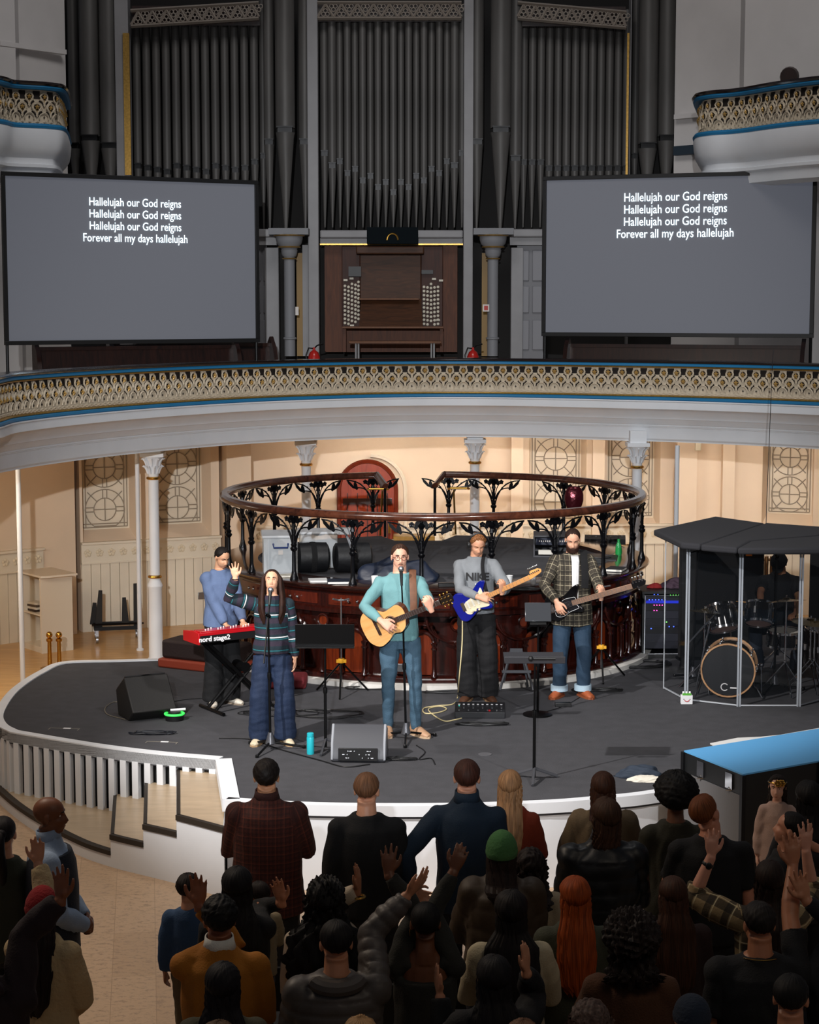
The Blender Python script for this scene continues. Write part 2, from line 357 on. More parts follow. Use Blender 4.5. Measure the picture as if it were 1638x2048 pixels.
# ---- walls under the gallery
LATT = mat('window_leading', '9c8f7d', .5); PANE = mat('window_panes', 'e9dcc6', .35, var=.04, vs=5)
BUFF = mat('buff_reveal', 'cdbb9f', .6)
def lattice(m, W, H, f):
    """tracery in the pane plane; f maps (u,z) to a point"""
    r = .008
    def line(a, b): m.tube([f(*a), f(*b)], r, 5)
    def arc(cx, cz, rad, a0, a1, n=10):
        pts = [(cx+rad*cos(a0+(a1-a0)*i/n), cz+rad*sin(a0+(a1-a0)*i/n)) for i in range(n+1)]
        pts = [p for p in pts if 0 <= p[0] <= W and 0 <= p[1] <= H]
        if len(pts) > 1: m.tube([f(*p) for p in pts], r, 5)
    for x in (0, W): line((x, 0), (x, H))
    line((0, 0), (W, 0)); line((0, .05), (W, .05)); line((.045, 0), (.045, H)); line((W-.045, 0), (W-.045, H))
    cz = H*.58; R1 = W*.44; R2 = W*.25
    for c_ in (cz, cz-R1*2.1, cz+R1*2.1): 
        arc(W/2, c_, R1, 0, 2*pi, 32); arc(W/2, c_, R2, 0, 2*pi, 20)
        for k in range(8):
            a = k*pi/4
            if k % 2: line_in = ((W/2+R2*cos(a), c_+R2*sin(a)), (W/2+R1*1.25*cos(a), c_+R1*1.25*sin(a)))
            else:
                for dd in (-.03, .03):
                    nx, nz = -sin(a)*dd, cos(a)*dd; p0 = (W/2+R2*cos(a)+nx, c_+R2*sin(a)+nz); p1 = (W/2+R1*cos(a)+nx, c_+R1*sin(a)+nz)
                    if all(0 <= p[0] <= W and 0 <= p[1] <= H for p in (p0, p1)): line(p0, p1)
                line_in = ((W/2, c_), (W/2+R2*cos(a), c_+R2*sin(a)))
            p0, p1 = line_in; p1 = (min(W, max(0, p1[0])), p1[1])
            if all(0 <= p[1] <= H for p in (p0, p1)): line(p0, p1)
wn = [0]
def wall_seg(name, p0, p1, z0, z1, wins, matw, label, depth=.3, splay=.045):
    p0 = Vector(p0); p1 = Vector(p1); t = (p1-p0).normalized(); L = (p1-p0).length; nb = Vector((-t.y, t.x))  # nb points away from the hall
    def f(u, z, d=0.): q = p0+t*u+nb*d; return Vector((q.x, q.y, z))
    m = M()
    def quad(a, b, c, d): m.add([a, b, c, d], [(0, 1, 2, 3)])
    u = 0
    for (a, b, za, zb) in wins:
        quad(f(u, z0), f(a, z0), f(a, z1), f(u, z1))
        quad(f(a, z0), f(b, z0), f(b, za), f(a, za)); quad(f(a, zb), f(b, zb), f(b, z1), f(a, z1)); u = b
    quad(f(u, z0), f(L, z0), f(L, z1), f(u, z1))
    quad(f(0, z0, .5), f(L, z0, .5), f(L, z1, .5), f(0, z1, .5))
    quad(f(0, z0), f(0, z1), f(0, z1, .5), f(0, z0, .5)); quad(f(L, z0), f(L, z1), f(L, z1, .5), f(L, z0, .5))
    w_ = struct(name, m, matw, label=label, cat='wall', smooth=0, fixn=False)
    for (a, b, za, zb) in wins:
        wn[0] += 1; wr = sgroup('window_%d' % wn[0], WLAB[wn[0]-1], 'window')
        A, B, ZA, ZB = a+splay, b-splay, za+.16, zb
        m = M()
        for qd in (((a, za, 0), (b, za, 0), (B, ZA, depth), (A, ZA, depth)), ((a, za, 0), (A, ZA, depth), (A, ZB, depth), (a, zb, 0)), ((b, za, 0), (B, ZA, depth), (B, ZB, depth), (b, zb, 0)), ((a, zb, 0), (b, zb, 0), (B, ZB, depth), (A, ZB, depth))):
            m.add([f(x, z, d) for x, z, d in qd], [(0, 1, 2, 3)])
        obj('window_reveal', m, matw, wr, smooth=0, fixn=False)
        m = M(); m.add([f(A, ZA, depth), f(B, ZA, depth), f(B, ZB, depth), f(A, ZB, depth)], [(0, 1, 2, 3)]); obj('window_panes', m, PANE, wr, fixn=False)
        m = M(); lattice(m, B-A-.06, ZB-ZA-.06, lambda x, z: f(A+.03+x, ZA+.03+z, depth-.012)); obj('window_tracery', m, LATT, wr)
    return f, L
WLAB = ['leaded window with circle tracery, leftmost under the gallery', 'leaded window with circle tracery just right of the left fluted-capital column',
        'leaded window with circle tracery behind the right part of the iron railing', 'leaded window with circle tracery behind the right-hand column', 'leaded window with circle tracery above the drum booth']
ZT = 2.3
wall_seg('wall_left', (-9.5, 21.6), (-4.66, 25.85), FL, ZT, [], CREAM, 'cream wall pier at the far left under the gallery')
f2, L2 = wall_seg('wall_left', (-4.62, 26.0), (-2.75, 26.85), FL, ZT, [(.04, .84, .56, 2.25), (1.1, 1.93, .58, 2.25)], CREAM, 'cream wall with two leaded windows left of the pulpit')
m = M(); m.box((-2.57, 27.05, .8), (.36, .7, 3.1), R(20)); struct('wall_pier', m, CREAM, label='cream pilaster right of the two left windows', cat='wall pier')
f4, L4 = wall_seg('wall_back', (-2.45, 28.0), (4.15, 28.3), FL, ZT, [(4.27, 5.14, .45, 2.25), (5.45, 6.27, .48, 2.25)], CREAM, 'cream back wall behind the pulpit with the arched door')
f5, L5 = wall_seg('wall_right', (4.2, 28.0), (9.5, 26.4), FL, ZT, [(1.1, 1.85, .62, 2.25)], CREAM, 'cream wall behind the drum booth')
for i, (x, y) in enumerate(((1.62, 28.05), (2.85, 28.1), (4.15, 27.9), (4.75, 27.75))):
    m = M(); m.box((x, y, .8), (.18 if i != 2 else .3, .16, 3.0), 0); struct('trim_2' if i == 0 else 'trim_%d' % (i+2), m, CREAM, label='cream pilaster strip, %s on the back wall' % ('left of the right-hand windows', 'between the two right-hand windows', 'right of the right-hand windows', 'above the left of the drum booth')[i], cat='pilaster')
# wainscot with rosette band
def wainscot(f, L, u0, name, lab):
    r = sgroup(name, lab, 'wainscot'); m = M(); n = int((L-u0)/.135); w_ = (L-u0)/n
    for i in range(n):
        a = f(u0+(i+.5)*w_, (FL+.28)/2, -.02); t = f(1, 0)-f(0, 0); m.box(a, (w_-.008, .03, .28-FL), atan2(t.y, t.x))
    obj('boards', m, CREAM2, r)
    m = M(); t = f(1, 0)-f(0, 0); ang = atan2(t.y, t.x); m.box(f(u0+(L-u0)/2, .42, -.03), (L-u0, .05, .28), ang); m.box(f(u0+(L-u0)/2, .57, -.05), (L-u0, .10, .03), ang); m.box(f(u0+(L-u0)/2, .285, -.04), (L-u0, .06, .02), ang)
    obj('band', m, CREAM2, r)
    m = M(); n = int((L-u0)/.165)
    for i in range(n):
        c = f(u0+(i+.5)*(L-u0)/n, .43, -.058); tt = t.normalized()
        for k in range(5):
            a = pi/2+k*2*pi/5; m.ell(c+tt*.034*cos(a)+Vector((0, 0, .034*sin(a))), (.026, .012, .026), nu=8, nv=5)
    obj('rosettes', m, mat('rosette_cream', 'd9cbb0', .5), r)
wainscot(f2, L2, 0, 'wainscot_left', 'cream boarded wainscot with a band of rosettes below the left windows')
wainscot(f4, L4, 2.35, 'wainscot_back', 'cream boarded wainscot with rosettes behind the pulpit railing')
wainscot(lambda u, z, d=0.: f4(u, z, d), 1.05, .1, 'wainscot_middle', 'cream boarded wainscot left of the arched door')
wainscot(f5, L5, .2, 'wainscot_right', 'cream boarded wainscot with rosettes behind the drum booth')
fl = lambda u, z, d=0.: Vector((-9.5+u*.751-d*.66, 21.6+u*.66+d*.751, z))
wainscot(fl, 5.9, 2.5, 'wainscot_far_left', 'cream wainscot at the far left edge behind the radiator')
# baseboard
# ---- arched door
dr = sgroup('door_1', 'arched reddish wooden door in the cream back wall', 'door')
c = PD(735, 1000, 28.0); rad = .43; x0 = c.x; zt = PD(735, 923, 28.0).z; zs_ = zt-rad
def archpoly(w, z0, zs2, n=14): return [(w, z0)]+[(w*cos(a), zs2+w*sin(a)) for a in [pi*i/n for i in range(n+1)]]+[(-w, z0)]
RX = Matrix.Rotation(pi/2, 3, 'X')
m = M(); m.prism(archpoly(rad, FL, zs_), .0, .05, RX, (x0, 28.07, 0)); obj('door_leaf', m, REDWOOD, dr)
m = M()
for i in range(-2, 3): 
    m.box((x0+i*.15, 28.005, .2), (.012, .012, 1.75))
for z in (.95, 0.1): m.box((x0, 28.0, z), (.74, .03, .09))
obj('door_battens', m, DARKW, dr)
m = M(); pp = [(x0+rad*cos(a), 28.02, zs_+rad*sin(a)) for a in [pi*i/18 for i in range(19)]]; m.tube([(x0+rad, 28.02, FL)]+pp+[(x0-rad, 28.02, FL)], .035, 6); obj('door_frame', m, wood('door_frame_wood', '5a1c0c', '74280f', .3), dr)
m = M(); m.box((x0+.33, 27.99, .55), (.035, .02, .16)); obj('door_handle', m, BRASS, dr)
m = M(); pp = [(x0+.05+.52*cos(a), 27.98, zs_+.52*sin(a)) for a in [pi*i/18 for i in range(10)]]; m.tube([(x0+.57, 27.98, FL)]+pp, .03, 6); obj('door_arch_moulding', m, CREAM2, dr)
# ---- columns
def column(px, pyt, pyb, Y, lab):
    """iron column: shaft, brass collars, leaf capital, fluted pedestal"""
    t = PD(px, pyt, Y); x = t.x; ZC = t.z; r = thing('iron_column', lab, 'column', (x, Y, FL), group=None); r['kind'] = 'structure'
    h = ZC-FL; m = M(); m.lathe([(.066, .0), (.066, h-.30)], n=20); m.lathe([(.105, 0), (.105, .03), (.092, .05), (.09, .95), (.1, .97), (.1, .99), (.082, 1.03), (.066, 1.07)], n=16); obj('shaft', m, WHITE, r)
    m = M()
    for z in (h-.33, 1.10): m.lathe([(.066, z-.022), (.088, z-.012), (.092, z), (.088, z+.012), (.066, z+.022)], n=20)
    obj('brass_collar', m, BRASS, r)
    m = M(); m.lathe([(.066, h-.31), (.075, h-.2), (.1, h-.1), (.14, h-.045)], n=20)
    for ring, (zz, rr, k) in enumerate(((h-.27, .07, 10), (h-.17, .085, 10))):
        for j in range(k):
            a = 2*pi*(j+.5*ring)/k; d = Vector((cos(a), sin(a), 0))
            m.tube([d*rr+Vector((0,0,zz)), d*(rr+.02)+Vector((0,0,zz+.06)), d*(rr+.055)+Vector((0,0,zz+.10)), d*(rr+.07)+Vector((0,0,zz+.085))], [(.014,.008), (.016,.008), (.013,.007), .006], 6)
    m.box((0, 0, h-.025), (.30, .30, .05)); m.box((0, .25, h+.08), (.22, .7, .16)); obj('capital', m, WHITE, r)
    return r
column(306, 905, 1310, 23.9, 'white iron column with leaf capital left of the pulpit, shadows on its shaft')
column(612, 882, 0, 26.0, 'white iron column with leaf capital just left of the arched door')
column(950, 878, 0, 26.0, 'white iron column with leaf capital behind the guitarist')
column(1275, 885, 0, 25.0, 'white iron column with leaf capital right of the pulpit railing')
def pole(px, py, Y, lab, z1=2.1, r=.03):
    t = PD(px, py, Y); m = M(); m.tube([(t.x, Y, FL), (t.x, Y, z1)], r, 12); m.lathe([(.05, 0), (.05, .02), (.035, .03)], (t.x, Y, FL), 12); o = struct('slender_pole', m, WHITE, label=lab, cat='pole')
pole(42, 1200, 22.3, 'slender white pole at the far left beside the low cupboard')
pole(277, 1100, 24.6, 'slender white pole just left of the left column')
pole(1353, 1000, 24.0, 'slender white pole just left of the drum booth')
# ---- the curved gallery
gp = [G(x, y, 2.09).xy for x, y in ((-160, 985), (0, 944), (150, 920), (308, 902), (500, 886), (700, 876), (820, 873), (920, 872.5), (1050, 874), (1250, 880), (1400, 885), (1638, 897), (1830, 912))]
gp = [Vector((gp[0].x-2.5, gp[0].y-5.5))]+gp+[Vector((gp[-1].x+2.2, gp[-1].y-3.5))]
gpath = [p.xy for p in spl([p.to_3d() for p in gp], 8)]
def garc(z0, z1, prof, name, mt, par=None, path=None): 
    m = M(); m.sweep(path or gpath, prof); return obj(name, m, mt, par, smooth=25)
gal = sgroup('gallery', 'curved white gallery front with pierced gold and cream parapet and blue bands', 'gallery')
fas = [(.6,2.08),(.0,2.08),(-.0,2.095),(-.015,2.12),(-.02,2.17),(-.025,2.27),(-.04,2.275),(-.04,2.285),(-.05,2.29),(-.05,2.31),(-.06,2.315),(-.075,2.34),(-.11,2.385),(-.12,2.39),(-.125,2.41),(-.14,2.43),(-.18,2.49),(-.22,2.515),(-.25,2.53),(-.25,2.62),(-.26,2.63),(-.26,2.645),(.6,2.645)]
garc(0, 0, fas, 'fascia_moulding', WHITE, gal)
garc(0, 0, [(.1,2.645),(-.245,2.645),(-.26,2.655),(-.26,2.68),(-.24,2.69),(.1,2.69)], 'blue_band', BLUE, gal)
garc(0, 0, [(.0,3.095),(-.24,3.095),(-.25,3.10),(-.25,3.12),(-.24,3.135),(.0,3.135)], 'blue_band', BLUE, gal)
garc(0, 0, [(.0,3.135),(-.25,3.135),(-.265,3.15),(-.265,3.16),(-.24,3.175),(.0,3.175)], 'dark_rail', mat('polished_dark_rail', '1a0f0c', .15, coat=.6), gal)
garc(0, 0, [(-.18,2.69),(-.235,2.69),(-.245,2.70),(-.24,2.715),(-.18,2.715)], 'gilt_bead', GOLD, gal)
garc(0, 0, [(-.18,3.075),(-.235,3.075),(-.245,3.085),(-.235,3.095),(-.18,3.095)], 'gilt_bead', GOLD, gal)
garc(0, 0, [(.1,2.69),(.03,2.69),(.03,3.10),(.1,3.10)], 'parapet_backing', DARKW, gal)
# pierced parapet: rosettes on stems in overlapping scale arches
LAT = mat('parapet_cream', 'cdbfa8', .6, var=.12, vs=20); ROS = mat('gilt_rosette', 'b39052', .45, .35)
def parapet(path, z0, z1, off, lat, ros, drk, pitch=.19):
    tot = sum((path[i+1]-path[i]).length for i in range(len(path)-1)); n = int(tot/pitch); H = z1-z0
    cum = [0]
    for i in range(len(path)-1): cum.append(cum[-1]+(path[i+1]-path[i]).length)
    def P(s, z, d=0.):
        s = min(max(s, 0), tot-1e-4); i = int(np.searchsorted(cum, s, 'right'))-1; i = min(i, len(path)-2); tt = (path[i+1]-path[i]).normalized(); q = path[i]+tt*(s-cum[i])+Vector((tt.y, -tt.x))*(-off+d*-1.0)*-1.0
        return Vector((q.x, q.y, z0+z*H))
    p = tot/n
    for i in range(n+1):
        for row, zc in enumerate((.80, .50, .20)):
            s = (i+.5*(row % 2))*p; rr = p*.26
            def arc(m_, rad, a0, a1, w, k=6, zz=zc, s=s, d=0., th=.010): m_.tube([P(s+rad*cos(a), zz+rad*sin(a)/H, d) for a in [a0+(a1-a0)*j/k for j in range(k+1)]], (w, th), 4, sq=(0, 0, 1), caps=False)
            if row:
                for a0, a1 in ((.06*pi, .38*pi), (.62*pi, .94*pi)):
                    arc(lat, p*.56, a0, a1, .010, 4); arc(drk, p*.44, a0, a1, .013, 4, d=-.012, th=.004)
                arc(lat, p*.33, -.1*pi, 1.1*pi, .009, 8)
            if row < 2:
                arc(lat, rr, -.35*pi, 1.35*pi, .012, 9)
                arc(drk, rr*.55, 0, 2*pi, rr*.42, 8, d=-.006, th=.003)
                lat.tube([P(s-.018, zc-.10), P(s, zc-.28)], (.009, .008), 4, caps=False); lat.tube([P(s+.018, zc-.10), P(s, zc-.28)], (.009, .008), 4, caps=False)
                c = P(s, zc, .012); t = (P(s+.01, zc)-P(s-.01, zc)).normalized(); k5 = []
                for j in range(10):
                    a = pi/2+j*pi/5; r_ = rr*(.80 if j % 2 == 0 else .42); k5.append(c+t*r_*cos(a)+Vector((0, 0, r_*sin(a))))
                nrm = t.cross(Vector((0, 0, 1)))
                ros.add(k5+[c+nrm*.022], [(j, (j+1) % 10, 10) for j in range(10)])
                ros.ell(c+nrm*.018, .010, nu=6, nv=4); ros.tube([P(s, zc-.08), P(s, zc-.22)], .005, 4, caps=False)
            else:
                drk.tube([P(s-.012, .22, -.01), P(s+.012, .22, -.01)], (.006, .004), 4); drk.tube([P(s, .18, -.01), P(s, .26, -.01)], (.006, .004), 4)
        # dark square inlay as the shaded opening between two top rosettes
        s = (i+.5)*p; drk.add([P(s-p*.24, .74, -.013), P(s+p*.24, .74, -.013), P(s+p*.24, .97, -.013), P(s-p*.24, .97, -.013)], [(0, 1, 2, 3)])
    # low woven strip along the foot
    k = n*2
    for j in range(k): lat.tube([P(j*tot/k, .02), P((j+1)*tot/k, .10)], .008, 4, caps=False); lat.tube([P(j*tot/k, .10), P((j+1)*tot/k, .02)], .008, 4, caps=False)
vis = [p for p in gpath if abs(p.x) < 6.4]
lat, ros, drk = M(), M(), M(); parapet(vis, 2.715, 3.078, .21, lat, ros, drk)
DRK = mat('opening_shade', '1c1511', .8); obj('opening_shade_inlays', drk, DRK, gal, smooth=0, fixn=False)  # flat dark inlays, colour stands in for shade inside the piercings
garc(0, 0, [(-.10,2.70),(-.192,2.70),(-.192,3.085),(-.10,3.085)], 'parapet_panel', LAT, gal)
obj('pierced_parapet', lat, LAT, gal, smooth=0, fixn=False); obj('gilt_rosettes', ros, ROS, gal, smooth=0)
# gallery floor slab
slab = [p for p in gpath]+[Vector((12, 34)), Vector((-12, 34))]
m = M(); m.prism([RC+(p-RC)*1.0 for p in slab], 2.10, 2.62); struct('ceiling_slab', m, mat('soffit', 'd9cdb8', .7), label='underside and floor of the curved gallery', cat='floor slab')
# pews behind the parapet, on the gallery floor
def pew(x0, x1, Y, rz, lab, h=3.32):
    r = thing('pew', lab, 'pew', ((x0+x1)/2, Y, 2.65), rz, 'dark pews behind the gallery parapet'); W = abs(x1-x0)
    m = M(); m.box((0, 0, .33), (W, .05, .62), (R(-8), 0, 0)); m.box((0, .03, .66), (W, .08, .05)); obj('backrest', m, DARKW, r)
    m = M(); m.box((0, -.25, .2), (W, .42, .05)); obj('seat', m, DARKW, r)
    for s in (-1, 1):
        m = M(); m.prism([(-.5, 0), (.06, 0), (.08, .7), (0, .78), (-.12, .62), (-.2, .36), (-.48, .32)], -.03, .03, Matrix(((0,0,1),(1,0,0),(0,1,0))), (s*W/2, 0, 0)); obj('bench_end', m, DARKW, r)
pew(-5.2, -2.3, 25.9, R(28), 'dark polished pew below the left projection screen')
pew(2.2, 5.6, 26.7, R(-20), 'dark polished pew below the right projection screen')
pew(-4.4, -1.9, 27.2, R(28), 'dark pew in the second row behind the left screen')
# ---- back wall of the hall above the gallery
m = M(); m.box((0, 33.2, 8), (26, .3, 12)); struct('wall_back', m, mat('dim_wall', '3b3a3c', .8), label='dark wall behind the organ pipes', cat='wall')
def tall_wall(pa, pb, lab, mt=GREYPAINT, z0=2.62, z1=11.5):
    a = Vector(pa); b = Vector(pb); t = (b-a).normalized(); m = M(); L = (b-a).length; c = (a+b)/2
    m.box((c.x, c.y, (z0+z1)/2), (L, .3, z1-z0), atan2(t.y, t.x)); struct('wall_upper', m, mt, label=lab, cat='wall')
tall_wall((-10, 24), (-6.0, 28.6), 'grey white wall at the upper left edge above the left box')
tall_wall((-6.0, 28.8), (-5.45, 29.6), 'grey white wall pier left of the organ')
tall_wall((4.25, 29.8), (5.1, 28.9), 'grey white wall pier right of the organ')
tall_wall((5.1, 28.7), (10, 25.5), 'grey white wall behind the upper right box')
for pa, pb, zz, hh, mt_, lab in (((4.15, 29.6), (4.95, 28.72), 6.80, .07, GREYPAINT, 'pale moulding on the wall pier right of the organ'), ((4.15, 29.6), (4.95, 28.72), 6.28, .14, mat('slate_blue_band', '2c3a46', .6), 'slate blue band on the wall pier right of the organ'), ((-6.1, 28.3), (-5.3, 29.3), 7.75, .07, GREYPAINT, 'pale moulding on the wall pier left of the organ'), ((-6.1, 28.3), (-5.3, 29.3), 6.35, .12, mat('slate_blue_band', '', 0), 'slate blue band on the wall pier left of the organ')):
    a = Vector(pa); b = Vector(pb); t = (b-a); m = M(); m.box(((a.x+b.x)/2, (a.y+b.y)/2, zz), (t.length, .10, hh), atan2(t.y, t.x)); struct('trim_9', m, mt_, label=lab, cat='moulding')
# upper boxes left and right
def upper_box(path, lab, nm):
    g = sgroup(nm, lab, 'gallery box'); zt = 6.80
    z = lambda v: zt-v
    for nmx, mt, prof in (('dark_rail', mat('polished_dark_rail', '', 0), [(.0,z(.0)),(-.14,z(.0)),(-.16,z(.03)),(-.14,z(.05)),(.0,z(.05))]), ('blue_band', BLUE, [(.0,z(.05)),(-.13,z(.05)),(-.14,z(.07)),(-.12,z(.10)),(.0,z(.10))]),
        ('parapet_backing', LAT, [(.0,z(.1)),(-.03,z(.1)),(-.03,z(.56)),(.0,z(.56))]), ('blue_band', BLUE, [(.0,z(.54)),(-.12,z(.54)),(-.14,z(.57)),(-.13,z(.6)),(.0,z(.6))]),
        ('fascia_moulding', WHITE, [(.25,z(.6)),(-.12,z(.6)),(-.13,z(.63)),(-.12,z(.75)),(-.10,z(.85)),(-.05,z(.93)),(.0,z(.98)),(.0,z(1.05)),(-.03,z(1.06)),(-.03,z(1.10)),(.02,z(1.13)),(.04,z(1.26)),(.25,z(1.3))])):
        mm = M(); mm.sweep(path, prof); obj(nmx, mm, mt, g, smooth=25)
    la, ro, dk = M(), M(), M(); parapet(path, z(.55), z(.1), .05, la, ro, dk, .19); obj('opening_shade_inlays', dk, DRK, g, smooth=0, fixn=False); obj('pierced_parapet', la, LAT, g, smooth=0, fixn=False); obj('gilt_rosettes', ro, ROS, g, smooth=0)
    n = len(path); mid = sum(path, Vector((0,0)))/n; out = Vector((1, 0)) if mid.x > 0 else Vector((-1, 0))
    mm = M(); mm.prism(path, z(.9), z(.75)); obj('box_floor', mm, WHITE, g)
k1 = PD(1412, 183, 26.0).xy; k2 = PD(1640, 152, 24.4).xy
upper_box([p.xy for p in spl([Vector((k1.x+.35, k1.y+2.2, 0)), Vector((k1.x+.06, k1.y+.6, 0)), Vector((k1.x+.12, k1.y+.05, 0)), Vector((k1.x+.5, k1.y-.35, 0)), k2.to_3d(), Vector((k2.x+2.0, k2.y-1.9, 0))], 6)], 'curved upper box with pierced parapet and blue bands at the upper right', 'upper_box_right')
k1 = PD(98, 180, 25.0).xy; k2 = PD(-60, 150, 24.0).xy
upper_box([p.xy for p in spl([Vector((k2.x-2, k2.y-1.6, 0)), k2.to_3d(), Vector((k1.x-.5, k1.y-.25, 0)), Vector((k1.x-.08, k1.y+.05, 0)), Vector((k1.x, k1.y+.5, 0)), Vector((k1.x-.3, k1.y+2.5, 0))], 6)], 'curved upper box with pierced parapet and blue bands at the upper left edge', 'upper_box_left')
r = thing('pew', 'dark carved pew standing in the upper right box', 'pew', (5.95, 26.6, 6.0), R(-25))
m = M(); m.box((.6, 0, .55), (2.4, .1, .9)); m.box((.6, 0, 1.02), (2.4, .16, .06)); obj('backrest', m, DARKW, r)
m = M(); m.prism([(-.25, 0), (.3, 0), (.2, .9), (.05, 1.05), (-.1, .9)], -.05, .05, RX, (-.65, 0, 0)); m.lathe([(.0, -.05), (.12, -.05), (.14, 0), (.12, .05), (0, .05)], (-.65, -.0, 1.1), 16, Matrix.Rotation(pi/2, 3, 'X')); obj('bench_end', m, DARKW, r)
# ============================================================ ORGAN
YO = 30.0
org = thing('pipe_organ', 'large pipe organ with dark metal pipes and grey painted case behind the gallery', 'organ', (0, YO, 2.63))
def ol(v): return Vector(v)-Vector((0, YO, 2.63))
def opx(px, py, Y=YO): return ol(PD(px, py, Y))
pipe_cache = {}
def pipe(px, wpx, ym, yb, yt, Y, nm='organ_pipe'):
    """px centre, width, mouth y, foot y, top y (all read off the photo at depth Y)"""
    a = opx(px, yb, Y); mo = opx(px, ym, Y); t = opx(px, yt, Y); r = wpx/2/FPX*Y; h = t.z-a.z; mz = mo.z-a.z
    m = M(); m.lathe([(r*.18, 0), (r*.9, mz-.06), (r, mz+.02)], n=16)
    m.lathe([(r, mz+.09), (r, h), (r*.94, h), (r*.94, h-.1)], n=16); m.lathe([(r*1.0, mz+.02), (r*1.0, mz+.09)], n=12, a0=0, a1=pi)
    p = obj(nm, m, PIPE, org, loc=a)
    m = M(); m.box((0, -r*.25, mz+.055), (r*1.5, r*1.0, .07)); m.box((0, -r*.9, mz+.1), (r*1.7, r*.5, .02)); obj('pipe_mouth', m, BLACKM, p)
    return p
for i in range(19):     # centre bay
    x = 650+i*15.2; k = abs(i-9)/9; ym = 385-62*k**1.2+(8 if i % 2 else -8); pipe(x, 14+(3 if i in (0, 1, 17, 18) else 0), ym, 455, 12, YO+.1-.12*(i % 2))
for i in range(13):     # left bay
    x = 278+i*19.4; pipe(x, 16, 340+(i % 4)*4-(8 if i > 10 else 0), 440, 20, YO+.25)
for i in range(13):
    x = 1046+i*17.0; pipe(x, 15.5, 345-(12 if i < 3 else 0), 455, 20, YO+.25)
for x, w_, ym, yb, Y in ((540, 20, 292, 457, 29.9), (572, 38, 268, 457, 29.6), (611, 25, 292, 457, 29.9), (953, 26, 292, 457, 29.9), (1000, 40, 268, 457, 29.6), (1030, 24, 325, 457, 29.9),
        (152, 22, 300, 400, 30.4), (184, 40, 285, 400, 30.0), (222, 36, 300, 400, 29.9), (1293, 38, 300, 400, 29.9), (1331, 38, 285, 400, 30.0), (237, 14, 320, 400, 30.6), (1268, 14, 320, 400, 30.6), (528, 14, 320, 457, 30.3)): pipe(x, w_, ym, yb, -40, Y, 'organ_pipe')
def obx(px0, px1, y0, y1, Y, dep, nm, mt, bevel=0):
    a = opx(px0, y1, Y); b = opx(px1, y0, Y); m = M(); m.box(((a.x+b.x)/2, a.y+dep/2, (a.z+b.z)/2), (b.x-a.x, dep, b.z-a.z)); return obj(nm, m, mt, org, bevel=bevel)
for px, w_ in ((247, 14), (626, 17), (937, 22), (1259, 12)):
    obx(px-w_/2, px+w_/2, -60, 720, 29.75, .3, 'case_post', GREENGREY, .01)
for px in (254, 1255):
    obx(px-4, px+4, 66, 350, 29.7, .04, 'gilt_strip', GOLD)
for px in (545, 1035): obx(px-14, px+12, 495, 720, 29.9, .2, 'case_post', GREENGREY, .01)
# pierced fretwork heads
def fret(xa, ya, xb, yb, H=34):
    m = M(); a0, b0 = opx(xa, ya, 29.8), opx(xb, yb, 29.8); dn = Vector((0, 0, -H/FPX*29.8))
    def P(u, v): return a0.lerp(b0, u)+dn*v+Vector((0, -.03, 0))
    for v in (0, 1): m.tube([P(0, v), P(1, v)], (.05, .028), 4, sq=(0, 1, 0))
    n = 9
    for i in range(n):
        u0, u1, um = i/n, (i+1)/n, (i+.5)/n
        m.tube([P(u0, .9), P(um, .1)], (.03, .02), 4, sq=(0, 1, 0)); m.tube([P(um, .1), P(u1, .9)], (.03, .02), 4, sq=(0, 1, 0))
        for cu, cv in ((um, .66), (u1, .3)):
            for k in range(3):
                a = pi/2*(-1 if cv < .5 else 1)+k*2*pi/3; c = P(cu, cv)+Vector((.035*cos(a), 0, .035*sin(a))); m.tube([c+Vector((.03*cos(t), 0, .03*sin(t))) for t in [pi*j/4 for j in range(8)]], .008, 4, closed=True)
    obj('fretwork_head', m, mat('fretwork_paint', '9a9086', .6), org)
    m = M(); m.box((P(.5, .5)+Vector((0, .12, 0))), ((b0-a0).length, .02, .30)); obj('fretwork_backing', m, DARKW, org)
fret(262, 22, 518, 6, 30); fret(635, 6, 923, 6, 30); fret(1035, 6, 1252, 25, 30)
obx(640, 926, 460, 476, 29.7, .35, 'impost_cornice', GREENGREY, .02); obx(640, 926, 476, 488, 29.8, .25, 'impost_cornice', GREENGREY, .01); obx(640, 926, 487, 490, 29.76, .1, 'gilt_strip', GOLD)
for a, b in ((515, 553), (1020, 1092)):
    obx(a, b, 458, 474, 29.75, .35, 'impost_cornice', GREENGREY, .02); obx(a, b, 474, 490, 29.85, .25, 'impost_cornice', GREENGREY)
# panelled grey doors left and right of the console
for a, b in ((1033, 1090), (515, 533)):
    obx(a, b, 490, 720, 30.0, .08, 'case_panel', mat('organ_panel_paint', '77777b', .55), 0)
    for y0, y1 in ((500, 562), (572, 626), (640, 700)):
        for k in range(2):
            w_ = (b-a)/2; obx(a+k*w_+3, a+(k+1)*w_-3, y0, y1, 29.97, .04, 'case_panel', mat('organ_panel_paint2', '85858a', .55), .012)
for a, b in ((594, 606), (963, 980)): obx(a, b, 506, 712, 29.95, .06, 'gilt_panel', mat('ochre_panel', '8a6a2e', .5))
obx(606, 618, 490, 712, 29.9, .06, 'case_panel', GREENGREY)
